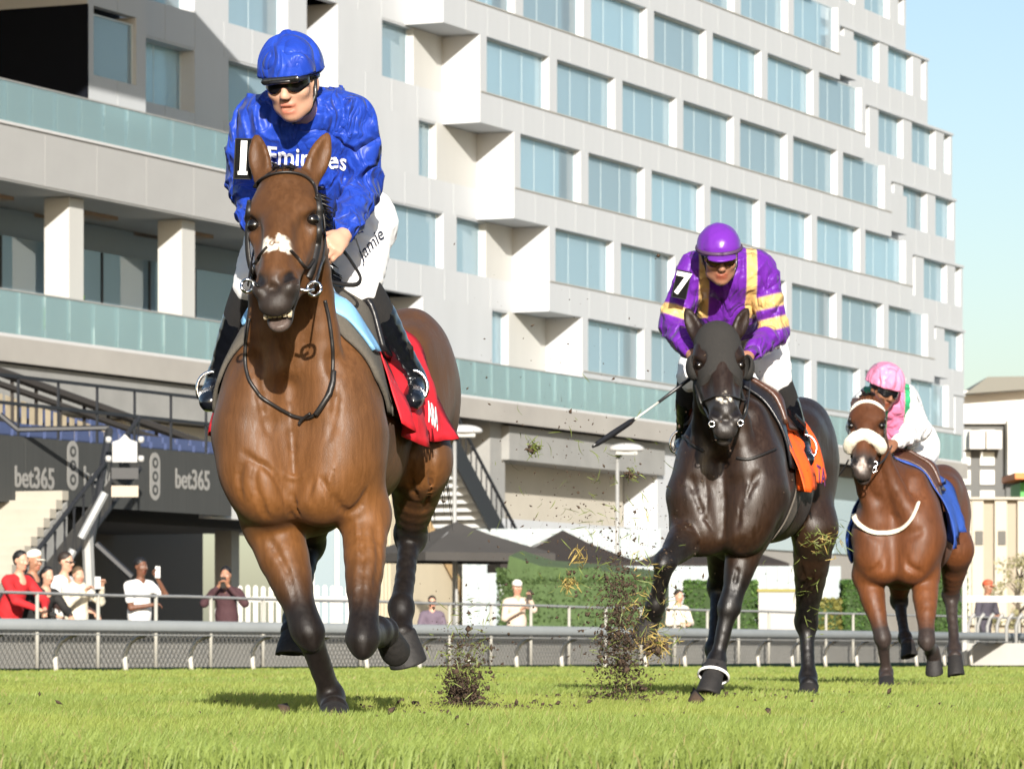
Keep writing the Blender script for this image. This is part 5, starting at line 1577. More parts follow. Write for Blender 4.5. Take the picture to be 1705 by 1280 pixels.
        for s in (-1, 1):
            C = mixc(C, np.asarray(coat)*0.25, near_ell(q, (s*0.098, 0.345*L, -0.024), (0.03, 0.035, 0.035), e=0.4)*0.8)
            C = mixc(C, (0.008, 0.006, 0.006), near_ell(q, (s*0.051, 0.872*L, -0.014), (0.026, 0.036, 0.018), e=0.3))
        C = mixc(C, (0.30, 0.22, 0.19), near_ell(q, (0, (1.01+c.get('jaw', 0.0))*L, -0.125), (0.036, 0.03, 0.03), e=0.3)*c.get('pinklip', 0.0))
        jag = 0.012*np.sin(q[:, 0]*140)+0.010*np.sin(q[:, 0]*330+q[:, 1]*90)+0.008*np.sin(q[:, 1]*260)
        for (x, t, rx, rt, colr, e) in white:
            w = 1-sstep(1-e, 1+e, np.sqrt((((q[:, 0]-x+jag*0.35)/rx)**2+((tt-t+jag*0.8)/rt)**2)))
            C = mixc(C, colr, w*(q[:, 2] > -0.09)*near)
        return np.maximum(C, 0.003)
    def warp(X):
        return 0.0022*np.sin(X[:, 0]*23+np.sin(X[:, 2]*19))*np.sin(X[:, 2]*17+X[:, 1]*13)
    if c.get('creases'):
        rough = S.mesh('rough', c['vox']*2.2, smooth=0, base=coat)
        bvr = bvh_of(rough); cam0 = Vector((0, 0, CAMH))-Vector(O)
        for kind, pix, r0, k0 in c['creases']:
            pp = []
            for p_ in pix:
                hit = bvr.ray_cast(cam0, (Vector(P(p_[0], p_[1], 20.0)-O)-cam0).normalized(), 200.0)
                if hit[0] is not None: pp.append(np.array(hit[0])+np.array(hit[1])*(r0*0.25 if kind == 'sub' else -r0*0.55))
            if len(pp) > 1:
                rr = [r0*0.45]+[r0]*(len(pp)-2)+[r0*0.45] if len(pp) > 2 else [r0, r0]
                S.chain(pp, rr, k=k0, op=kind, sub=3)
        bpy.data.meshes.remove(rough)
    root = empty(c['name'], tuple(O))
    tag(root, c['label'], 'horse', 'racehorses galloping on the turf')
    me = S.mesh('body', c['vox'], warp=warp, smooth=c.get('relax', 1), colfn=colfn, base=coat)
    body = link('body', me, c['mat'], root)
    for i, (co, toe) in enumerate(hooves):
        link('hoof', hoof_mesh(co, toe-co, (-b+V3(0, 0, -0.05)), r=c.get('hoofr', (0.056,)*4)[i], h=np.linalg.norm(toe-co)), c.get('hoofmat') or mat('hoof_horn', (0.014, 0.012, 0.011), 0.7, var=0.3, vscale=30, bump=0.3, bscale=60), root)
    for s in (-1, 1):
        eb = MB()
        r = 0.024
        prof = [(r*math.sin(t), -r*math.cos(t)) for t in np.linspace(0.02, math.pi-0.02, 10)]
        eb.lathe(prof, 16)
        o = eb.build('eye', mat('horse_eye', (0.006, 0.004, 0.003), 0.06, coat=0.6), root, smooth=True)
        o.location = K(s*0.094, 0.345, -0.028)
    bv = bvh_of(me)
    return dict(root=root, H=H, J=J, K=K, l=l, b=b, O=O, L=L, sd=sd, a=a, n=n, S=S, me=me, bvh=bv, hs=hs, poll=poll)

def hair_strip(root, name, pts, length, dirv, count, m, seed=1, width=0.008, spread=0.4, droop=0.3):
    """locks of hair as thin tapered blades along a line"""
    rnd = random.Random(seed)
    mb = MB()
    n = len(pts)
    for i in range(count):
        t = rnd.random()*(n-1); k = min(int(t), n-2); f = t-k
        p = np.asarray(pts[k])*(1-f)+np.asarray(pts[k+1])*f+np.array([rnd.uniform(-.006, .006) for _ in range(3)])
        d = unit(np.asarray(dirv)+np.array([rnd.uniform(-spread, spread) for _ in range(3)]))
        Ln = length*rnd.uniform(0.6, 1.15)
        q = [p]
        for j in range(1, 5):
            d = unit(d+np.array([0, 0, -droop*0.35])); q.append(q[-1]+d*Ln/4)
        mb.tube(q, [width, width*0.95, width*0.8, width*0.55, width*0.1], n=4, flat=(1.0, 0.45))
    return mb.build(name, m, root, smooth=True)

COAT_BAY = mat('bay_coat', rough=0.47, attr='Col', var=0.24, vscale=7, streak=0.16, bump=0.16, bscale=420, stretch=(1, 1, 0.3), spec=0.27, sheen=0.03, veins=0.035, bdist=0.005)
COAT_DARK = mat('dark_bay_coat', rough=0.42, attr='Col', var=0.28, vscale=7, streak=0.20, bump=0.16, bscale=420, stretch=(1, 1, 0.3), spec=0.42, sheen=0.02, veins=0.035, bdist=0.005)
HAIR = mat('black_hair', (0.012, 0.010, 0.009), 0.5, var=0.3, vscale=60)

WHITE = (0.72, 0.66, 0.56)
h1 = build_horse(dict(
    name='horse', label='bay racehorse with ragged white snip across its nose, leading the race under the blue jockey',
    D=14.0, O=((489-CX)/500.0, 14.0, 0), heading=4.5, bend=0.075, vox=0.0078, mat=COAT_BAY, ws=0.94, dz=-0.06, foreslim=(0.92, 0.74), hoofr=(0.058, 0.050, 0.056, 0.066),
    coat=(0.104, 0.044, 0.0150), dark=BLACKPT, points=(0.30, 0.90),
    fore=[[(428, 790, 0.10), (452, 866, 0.22), (512, 1050, 0.05), (552, 1160, 0.20), (556, 1182, 0.13), (560, 1222, 0.06)],
          [(590, 780, 0.10), (610, 856, 0.14), (604, 1062, -0.12), (630, 1050, 0.20), (641, 1052, 0.27), (650, 1062, 0.35)]],
    hind=[[(548, 640, 1.30), (528, 790, 1.10), (514, 905, 1.42), (494, 1030, 1.10), (490, 1052, 1.04), (488, 1092, 1.02)],
          [(650, 640, 1.30), (700, 765, 1.06), (684, 890, 1.42), (668, 1012, 1.15), (669, 1056, 1.08), (680, 1096, 1.10)]],
    poll=(477, 295, -0.22), muzzle=(452, 488, -0.58), head_turn=13, head_roll=0.0,
    neck_mid=(487, 470, 0.06), neckflat=0.62, hs=1.02, mouth=0.009, jaw=0.028,
    ears=[((438, 296, -0.19), (427, 226, -0.16), (-0.35, -0.9, 0.1)), ((518, 296, -0.19), (546, 224, -0.16), (0.45, -0.85, 0.1))],
    white=[(-0.004, 0.665, 0.055, 0.034, WHITE, 0.35), (-0.032, 0.63, 0.020, 0.036, WHITE, 0.4), (0.026, 0.63, 0.022, 0.040, WHITE, 0.4), (-0.003, 0.645, 0.020, 0.016, (0.09, 0.04, 0.014), 0.5)],
    pinklip=0.25, muz0=0.80, muzcol=(0.022, 0.016, 0.013), chest_lines=False, creases=[
        ('sub', [(404, 752), (424, 768), (441, 776), (456, 790), (468, 811), (478, 838), (488, 862)], 0.0093, 0.013),
        ('sub', [(428, 775), (424, 801), (434, 836), (446, 862)], 0.0085, 0.013),
        ('sub', [(458, 796), (486, 826), (498, 858)], 0.0076, 0.013),
        ('sub', [(534, 796), (557, 830), (578, 853), (600, 838), (612, 812)], 0.0102, 0.013),
        ('sub', [(512, 832), (516, 812), (522, 796)], 0.0076, 0.013),
        ('sub', [(408, 760), (398, 790), (404, 830)], 0.0076, 0.013),
        ('sub', [(478, 640), (486, 720), (490, 790)], 0.012, 0.05),
        ('sub', [(420, 600), (432, 660), (445, 720)], 0.010, 0.05), ('sub', [(556, 600), (560, 660), (548, 730)], 0.012, 0.05),
        ('sub', [(598, 880), (604, 930), (598, 1000)], 0.0059, 0.013), ('sub', [(628, 880), (630, 940), (618, 1010)], 0.008, 0.03),
        ('sub', [(452, 905), (478, 950), (492, 1000)], 0.008, 0.03),
        ('add', [(592, 870), (596, 920), (590, 980), (588, 1020)], 0.0055, 0.010), ('add', [(520, 770), (506, 790), (488, 796), (470, 786)], 0.005, 0.010),
        ('add', [(560, 770), (548, 800), (552, 826)], 0.0045, 0.010), ('add', [(444, 420), (440, 440), (446, 456)], 0.004, 0.008), ('add', [(505, 395), (503, 425), (498, 446)], 0.004, 0.008),
        ('sub', [(690, 740), (682, 790), (694, 830)], 0.010, 0.03), ('sub', [(722, 740), (718, 790), (706, 850)], 0.010, 0.03)]))

GREYPT = (0.030, 0.021, 0.018)
h2 = build_horse(dict(
    name='horse', label='dark brown racehorse in black hood with blinkers, second in the race under the purple jockey',
    D=20.0, O=((1203-CX)/350.0, 20.0, 0), heading=15.5, vox=0.0100, mat=COAT_DARK, ws=0.90, dz=-0.02,
    coat=(0.021, 0.0100, 0.0052), dark=(0.0065, 0.005, 0.0045), points=(0.25, 0.8),
    fore=[[(1150, 830, 0.12), (1152, 884, 0.12), (1108, 935, -0.22), (1091, 1008, -0.12), (1086, 1024, -0.06), (1078, 1050, 0.0)],
          [(1248, 830, 0.10), (1247, 885, 0.18), (1214, 1012, 0.08), (1193, 1100, 0.05), (1190, 1118, 0.0), (1181, 1160, -0.05)]],
    hind=[[(1242, 760, 1.32), (1212, 880, 1.12), (1197, 975, 1.42), (1190, 1080, 1.2), (1190, 1110, 1.16), (1190, 1150, 1.12)],
          [(1335, 770, 1.30), (1356, 880, 1.12), (1343, 1035, 1.52), (1346, 1128, 1.42), (1347, 1142, 1.36), (1347, 1172, 1.32)]],
    poll=(1194, 548, -0.18), muzzle=(1210, 706, -0.52), head_turn=-2, head_roll=-3.0, neckflat=0.62, hs=1.04,
    neck_mid=(1200, 690, 0.08),
    ears=[((1163, 562, -0.15), (1143, 515, -0.12), (-0.35, -0.9, 0.1)), ((1227, 556, -0.15), (1244, 515, -0.12), (0.5, -0.85, 0.1))],
    muzcol=(0.022, 0.018, 0.016), muz0=0.62,
    white=[(0.002, 0.72, 0.010, 0.016, WHITE, 0.4), (-0.024, 0.775, 0.009, 0.014, WHITE, 0.4), (0.020, 0.765, 0.010, 0.018, WHITE, 0.4), (-0.002, 0.80, 0.020, 0.012, WHITE, 0.4)], chest_lines=False, creases=[
        ('sub', [(1150, 800), (1168, 850), (1185, 880)], 0.012, 0.03), ('sub', [(1200, 770), (1206, 830), (1204, 890)], 0.014, 0.04),
        ('sub', [(1262, 790), (1240, 830), (1226, 880)], 0.012, 0.03), ('sub', [(1236, 900), (1228, 950), (1220, 990)], 0.009, 0.03),
        ('sub', [(1122, 860), (1140, 880), (1160, 886)], 0.010, 0.03), ('add', [(1170, 780), (1178, 830), (1172, 860)], 0.006, 0.012), ('add', [(1248, 800), (1236, 850), (1240, 880)], 0.006, 0.012)]))
h3 = build_horse(dict(
    name='horse', label='bay racehorse wearing a thick white sheepskin noseband, last of the three under the pink-capped jockey',
    D=26.9, O=((1490-CX)/260.0, 26.9, 0), heading=13.7, vox=0.0120, mat=COAT_BAY, ws=0.97, dz=-0.05,
    coat=(0.098, 0.034, 0.0125), dark=GREYPT, points=(0.55, 1.05),
    fore=[[(1452, 930, 0.12), (1444, 958, 0.20), (1470, 1062, 0.05), (1475, 1120, 0.16), (1476, 1130, 0.10), (1478, 1152, 0.05)],
          [(1535, 920, 0.12), (1540, 955, 0.16), (1543, 1066, -0.10), (1552, 1084, 0.20), (1555, 1094, 0.24), (1557, 1114, 0.27)]],
    hind=[[(1515, 860, 1.30), (1500, 930, 1.12), (1497, 1000, 1.42), (1507, 1062, 1.15), (1512, 1074, 1.08), (1517, 1096, 1.04)],
          [(1570, 850, 1.30), (1592, 915, 1.10), (1583, 990, 1.46), (1589, 1080, 1.25), (1590, 1094, 1.18), (1594, 1126, 1.14)]],
    poll=(1446, 664, -0.20), muzzle=(1434, 782, -0.52), head_turn=12, neckflat=0.62, hs=1.02,
    neck_mid=(1455, 775, 0.06),
    ears=[((1426, 674, -0.13), (1420, 664, 0.03), (-0.7, -0.3, 0.6)), ((1466, 674, -0.13), (1470, 664, 0.03), (0.7, -0.3, 0.6))],
    white=[(0.0, 0.93, 0.024, 0.07, (0.40, 0.33, 0.29), 0.4)], chest_lines=True))
# ------------------------------------------------------------------ the leading pair
def W(px, py, D, O): return P(px, py, D)-O
BLK = mat('black_leather', (0.012, 0.012, 0.014), 0.32, spec=0.5, bump=0.2, bscale=80, bdist=0.004)
BOOT = mat('polished_boot', (0.006, 0.007, 0.010), 0.16, spec=0.6, coat=0.4, folds=0.35, fscale=12, bdist=0.012)
STRAP = mat('bridle_leather', (0.013, 0.011, 0.010), 0.45, bump=0.2, bscale=120, bdist=0.003)
STEEL = mat('steel', (0.75, 0.75, 0.76), 0.22, metal=1.0)
WHITE_CLOTH = mat('white_breeches', (0.78, 0.77, 0.75), 0.6, folds=0.5, fscale=7, bdist=0.02, sheen=0.2)
BLACK_CLOTH = mat('black_knit', (0.014, 0.013, 0.013), 0.85, bump=0.4, bscale=150, bdist=0.004)

def make_jockey(c):
    O = V3(*c['O']); vox = c['vox']
    def T(q): return P(q[0], q[1], q[2])-O
    root = empty('person', tuple(O)); tag(root, c['label'], 'person', 'jockeys riding the race')
    skin = c['skin']
    yaw, pit, rol = [math.radians(t) for t in c['head_rot']]
    f = unit(V3(math.sin(yaw)*math.cos(pit), -math.cos(yaw)*math.cos(pit), math.sin(pit)))
    x = unit(np.cross(f, V3(0, 0, 1))); x = -x if x[0] < 0 else x
    u = np.cross(x, f); u = u if u[2] > 0 else -u
    x2 = x*math.cos(rol)+u*math.sin(rol); u2 = -x*math.sin(rol)+u*math.cos(rol)
    R = np.stack([x2, f, u2], 1)
    hc = T(c['head']); k = c.get('hk', 1.0)
    ch, pv = T(c['chest']), T(c['pelvis'])
    shL, shR = T(c['shL']), T(c['shR'])
    S = SDF()
    head_prims(S, hc, R, skin, k, mouth_open=c.get('mouth', 0.0))
    S.cone(hc+R[:, 2]*-0.05*k-R[:, 1]*0.03*k, ch*0.25+(shL+shR)*0.375+V3(0, 0.02, 0.02), 0.054*k, 0.062, k=0.03, col=skin)
    S.cone(ch, pv, 0.12, 0.11, k=0.05, col=skin); S.cone(shL, shR, 0.05, 0.05, k=0.08, col=skin)
    arms = []
    for s, sh in ((-1, shL), (1, shR)):
        el, wr = T(c['elL' if s < 0 else 'elR']), T(c['wrL' if s < 0 else 'wrR'])
        S.chain([sh, el], [0.046, 0.038], k=0.04, col=skin); S.chain([el, wr], [0.038, 0.024], k=0.02, col=skin)
        hd = c['handL' if s < 0 else 'handR']
        hand_prims(S, wr, V3(*hd[0]), V3(*hd[1]), V3(*hd[2]), skin, curl=hd[3], k=1.02)
        arms.append((sh, el, wr))
    legs = []
    for s in (-1, 1):
        hp, kn, an, toe = [T(t) for t in c['legL' if s < 0 else 'legR']]
        S.cone(pv+V3(s*0.08, 0, 0), hp, 0.09, 0.09, k=0.05, col=skin)
        S.cone(hp, kn, 0.075, 0.05, k=0.04, col=skin); S.cone(kn, an, 0.048, 0.032, k=0.03, col=skin); S.cone(an, toe, 0.032, 0.026, k=0.02, col=skin)
        legs.append((hp, kn, an, toe))
    me = S.mesh('body', vox, base=skin, soft=0.006)
    link('body', me, MSKIN, root)
    # silks
    Q = SDF(); bc = c.get('silk', (0.5, 0.5, 0.5))
    nk = (shL+shR)*0.5
    Q.cone(shL*0.8+shR*0.2, shR*0.8+shL*0.2, 0.098, 0.098, k=0.05)
    Q.cone(nk*0.9+ch*0.1, ch, 0.135, 0.155, k=0.08, flat=(V3(0, 0.7, 0.7), 0.9)); Q.cone(ch, pv, 0.160, 0.14, k=0.08)
    Q.ell(ch*0.5+nk*0.5+V3(0, 0.10, 0.05), (0.17, 0.14, 0.14), k=0.08)
    for s, (sh, el, wr) in zip((-1, 1), arms):
        Q.chain([sh, sh*0.5+el*0.5, el], [0.085, 0.080, 0.070], k=0.07, tg=('u', s)); Q.chain([el, el*0.45+wr*0.55, wr+(wr-el)*-0.06], [0.070, 0.058, 0.040], k=0.035, tg=('f', s))
        d = unit(wr-el); Q.plane(wr-d*0.004+V3(0, 0, 0), d, k=0.004) if False else None
    Q.ell(hc-R[:, 2]*0.075*k+R[:, 1]*0.01, np.array([0.075, 0.08, 0.05])*k, R, k=0.02, op='sub')
    if 'waist' in c:
        wz = T(c['waist']); Q.plane(wz, V3(0, 0.75, -0.65), k=0.01)
    sm = Q.mesh('silks', vox*0.9, warp=folds_warp(c.get('fold', 0.011), c.get('ff', 1.0), c['seed']), smooth=1, base=bc, colfn=c.get('silkcol') and (lambda v, C, S_: c['silkcol'](v, C, dict(arms=arms, ch=ch, nk=nk, hc=hc, x=x))))
    silks = link('silks', sm, c['silkmat'], root)
    # breeches, knee socks, boots
    B = SDF()
    B.cone(pv+V3(-0.07, 0, 0), pv+V3(0.07, 0, 0), 0.145, 0.145, k=0.05)
    for hp, kn, an, toe in legs:
        B.cone(pv*0.4+hp*0.6, hp, 0.12, 0.115, k=0.06); B.chain([hp, hp*0.45+kn*0.55, kn+(an-kn)*0.02], [0.112, 0.098, 0.074], k=0.05)
    link('breeches', B.mesh('breeches', vox, warp=folds_warp(0.009, 0.9, c['seed']+4), smooth=1), c.get('breech', WHITE_CLOTH), root)
    for hp, kn, an, toe in legs:
        K_ = SDF()
        K_.chain([kn+(an-kn)*0.04, kn*0.75+an*0.25, kn*0.6+an*0.4], [0.069, 0.066, 0.060], k=0.03); 
        link('knee_sock', K_.mesh('knee_sock', vox, smooth=1), c.get('sockmat', BLACK_CLOTH), root)
        Bo = SDF()
        sole = unit(toe-an); 
        Bo.chain([kn*0.72+an*0.28, kn*0.55+an*0.45, kn*0.22+an*0.78, an], [0.066, 0.063, 0.048, 0.045], k=0.03)
        ft = V3(*c.get('footdir', (-0.25, -0.95, -0.1))); ft = unit(ft)
        Bo.cone(an+V3(0, 0, -0.02)-ft*0.055, toe+ft*0.02, 0.040, 0.034, k=0.03)
        Bo.cone(an*0.4+toe*0.6, toe+ft*0.05, 0.040, 0.030, k=0.03)
        Bo.plane(np.minimum(an, toe)*V3(0, 0, 1)+V3(0, 0, -0.040), V3(0, 0, -1), k=0.004)
        bo = link('boot', Bo.mesh('boot', vox, smooth=1, warp=folds_warp(0.004, 1.4, c['seed']+2)), BOOT, root)
    return dict(root=root, R=R, hc=hc, k=k, silks=silks, sm=sm, arms=arms, legs=legs, O=O, T=T, body=me)

BLUE_A, BLUE_B = (0.013, 0.042, 0.31), (0.017, 0.052, 0.36)
BLUE_SATIN = satin('blue_satin', color=BLUE_A, fscale=8.0, folds=0.8, rough=0.36, check=(26.0, BLUE_A, BLUE_B))
O1 = h1['O']+V3(0.05, 0.6, 0)
j1 = make_jockey(dict(O=O1, vox=0.0066, label='jockey in shiny blue silks and blue cap riding the leading bay horse, wearing number 1', skin=SKIN_A,
    head=(487, 140, 13.98), head_rot=(-14, -16, 3), hk=1.0, mouth=0.008,
    shL=(428, 205, 14.20), shR=(588, 200, 14.22), chest=(515, 290, 14.36), pelvis=(545, 365, 14.78),
    elL=(410, 300, 14.20), wrL=(428, 385, 13.95), elR=(604, 310, 14.30), wrR=(572, 392, 14.02),
    handL=((0.2, -0.9, -0.35), (-0.8, -0.2, 0.5), (0.3, -0.3, 0.9), 0.95), handR=((-0.38, -0.75, -0.5), (0.55, -0.65, 0.5), (-0.2, -0.3, 0.9), 0.85),
    legL=((470, 380, 14.80), (425, 472, 14.42), (362, 640, 14.72), (348, 668, 14.60)), legR=((604, 375, 14.80), (596, 474, 14.42), (692, 636, 14.70), (684, 666, 14.58)),
    waist=(545, 330, 14.75), seed=1.0, silkmat=BLUE_SATIN, fold=0.022, footdir=(0.2, -0.95, -0.1)))
def finish_jockey1():
    j = j1; r = j['root']; R, hc, k = j['R'], j['hc'], j['k']
    def q(x, f, u): return hc+(R[:, 0]*x+R[:, 1]*f+R[:, 2]*u)*k
    hm = helmet_mesh(0.006, hc, R, 1.06, peak=False, cap=1.0)
    cap = link('silk_cap', hm.mesh('silk_cap', 0.006, smooth=1, warp=folds_warp(0.005, 1.0, 8.0)), satin('blue_cap_satin', color=BLUE_A, fscale=6.0, folds=0.85, rough=0.34, check=(9.0, BLUE_A, BLUE_B)), r)
    Pk = SDF(); Pk.ell(q(0, 0.085, 0.026), (0.082, 0.055, 0.012), R, k=0.01); Pk.cone(q(-0.08, 0.0, 0.028), q(0.08, 0.0, 0.028), 0.012, 0.012, k=0.01)
    Pk.ell(q(0, -0.01, 0.030), (0.102, 0.124, 0.010), R, k=0.01)
    link('helmet_rim', Pk.mesh('helmet_rim', 0.005), BLK, r)
    goggles(j, lens=mat('smoked_lens', (0.006, 0.006, 0.008), 0.06, coat=0.8, spec=0.8))
    # spare goggles lying on the peak
    G = SDF(); G.cone(q(-0.055, 0.125, 0.030), q(0.055, 0.125, 0.030), 0.013, 0.013, k=0.01, flat=(R[:, 1], 0.6))
    link('spare_goggles', G.mesh('spare_goggles', 0.004), mat('clear_black', (0.01, 0.01, 0.01), 0.05, coat=1.0), r)
    mb = MB(); mb.tube([q(0.080, 0.0, 0.02), q(0.078, 0.01, -0.04), q(0.055, 0.03, -0.09), q(0.0, 0.05, -0.122), q(-0.055, 0.03, -0.09), q(-0.080, 0.0, 0.02)], 0.0075, n=6, flat=(1, 0.5))
    mb.build('chin_strap', BLK, r, smooth=True)
    # name across the chest and on the thigh
    bv = bvh_of(j['sm'])
    tm = text_mesh('Emirates', size=0.078, sub=3, bold=0.0012)
    M = Matrix.Translation(Vector(P(506, 254, 14.0)-j['O'])) @ Matrix.Rotation(math.radians(90), 4, 'X') @ Matrix.Rotation(math.radians(-4), 4, 'Z')
    project_mesh(tm, M, bv, (0, 1, 0.0), off=0.004)
    link('chest_lettering', tm, mat('white_print', (0.8, 0.8, 0.82), 0.5), r)
    tm = text_mesh('Jamie', size=0.058, sub=2, shear=0.7)
    bb = [o for o in r.children if o.name.startswith('breeches')][0]
    M = Matrix.Translation(Vector(P(606, 388, 14.0)-j['O'])) @ Matrix.Rotation(math.radians(90), 4, 'X') @ Matrix.Rotation(math.radians(56), 4, 'Z')
    project_mesh(tm, M, bvh_of(bb.data, j['sm']), (0, 1, 0.0), off=0.004)
    link('thigh_lettering', tm, mat('black_print', (0.012, 0.014, 0.03), 0.6), r)

def goggles(j, lens, frame_m=None, low=0.0):
    r = j['root']; R, hc, k = j['R'], j['hc'], j['k']
    def q(x, f, u): return hc+(R[:, 0]*x+R[:, 1]*f+R[:, 2]*u)*k
    n, m = 21, 7
    Pts = np.zeros((n, m, 3))
    for i in range(n):
        t = -1+2*i/(n-1); a = t*1.22
        nose = math.exp(-(t/0.20)**2)
        for jx in range(m):
            s = jx/(m-1)
            up = 0.030+low; lo = -0.016+low+0.020*nose+0.020*max(0, abs(t)-0.55)/0.45
            Pts[i, jx] = q(0.079*math.sin(a), 0.022+0.083*math.cos(a), lo+(up-lo)*s)
    sheet('goggles', grid_mesh('goggles', Pts), lens, r, 0.004)
    mb = MB()
    mb.tube([q(s, f_, 0.018+low) for s, f_ in ((0.075, 0.03), (0.085, -0.01), (0.082, -0.05), (0.05, -0.10), (0, -0.115), (-0.05, -0.10), (-0.082, -0.05), (-0.085, -0.01), (-0.075, 0.03))], 0.009, n=6, flat=(1, 0.3))
    mb.build('goggle_strap', BLK, r, smooth=True)

def number_plate(j, txt, centre, size, turn, tilt, label):
    """black arm number with white figure, strapped to the sleeve"""
    r = j['root']
    w, h = size
    p = empty('arm_number') if False else None
    mb = MB(); mb.box((-w/2, -0.004, -h/2), (w/2, 0.004, h/2))
    o = mb.build('arm_number', mat('number_black', (0.003, 0.003, 0.003), 0.8, spec=0.15), r, bevel=0.004)
    o.location = centre; o.rotation_euler = (0, math.radians(tilt), math.radians(turn))
    o['label'] = label
    tm = text_mesh(txt, size=h*1.12, extrude=0.0012, bold=0.0035)
    t = link('figure', tm, mat('number_white', (0.82, 0.82, 0.80), 0.5), o)
    t.rotation_euler = (math.radians(90), 0, 0); t.location = (0, -0.0065, 0)
    if txt == '1':
        ex = MB(); ex.box((-w*0.27, -0.0075, -h*0.40), (w*0.27, -0.0045, -h*0.31)); ex.build('figure_foot', MATS['number_white'], o)
    fb = MB()
    for (a, b_) in (((-w/2, -h/2), (w/2, -h/2)), ((w/2, -h/2), (w/2, h/2)), ((w/2, h/2), (-w/2, h/2)), ((-w/2, h/2), (-w/2, -h/2))):
        fb.tube([(a[0], -0.005, a[1]), (b_[0], -0.005, b_[1])], 0.0022, n=5)
    fb.build('binding', mat('grey_binding', (0.02, 0.02, 0.02), 0.6), o)
    return o
finish_jockey1()
number_plate(j1, '1', P(406, 265, 13.90)-j1['O'], (0.060, 0.132), -12, 3, 'black arm number with white 1')
LBLUE = mat('light_blue_leather', (0.22, 0.46, 0.72), 0.5, bump=0.1, bscale=90)
PADGREY = mat('grey_rubber_pad', (0.085, 0.075, 0.060), 0.95, bump=0.5, bscale=260, bdist=0.004, var=0.2, vscale=120)
REDCLOTH = mat('red_saddle_cloth', (0.56, 0.012, 0.022), 0.6, folds=0.3, fscale=9, bdist=0.012)
def text_on_drape(h, txt, size, w, ang, rot, off, m, parent, name, zc=1.12, sub=2, bold=0.0):
    tm = text_mesh(txt, size=size, sub=sub, bold=bold)
    c, s = math.cos(math.radians(rot)), math.sin(math.radians(rot))
    for v in tm.vertices:
        x, y = v.co.x*c-v.co.y*s, v.co.x*s+v.co.y*c
        p = h['surf'](w+x, math.radians(ang-y/0.30*57.3), off)
        v.co = p
    tm.update()
    o = link(name, tm, m, parent)
    md = o.modifiers.new('t', 'SOLIDIFY'); md.thickness = 0.002; md.offset = 0
    return o

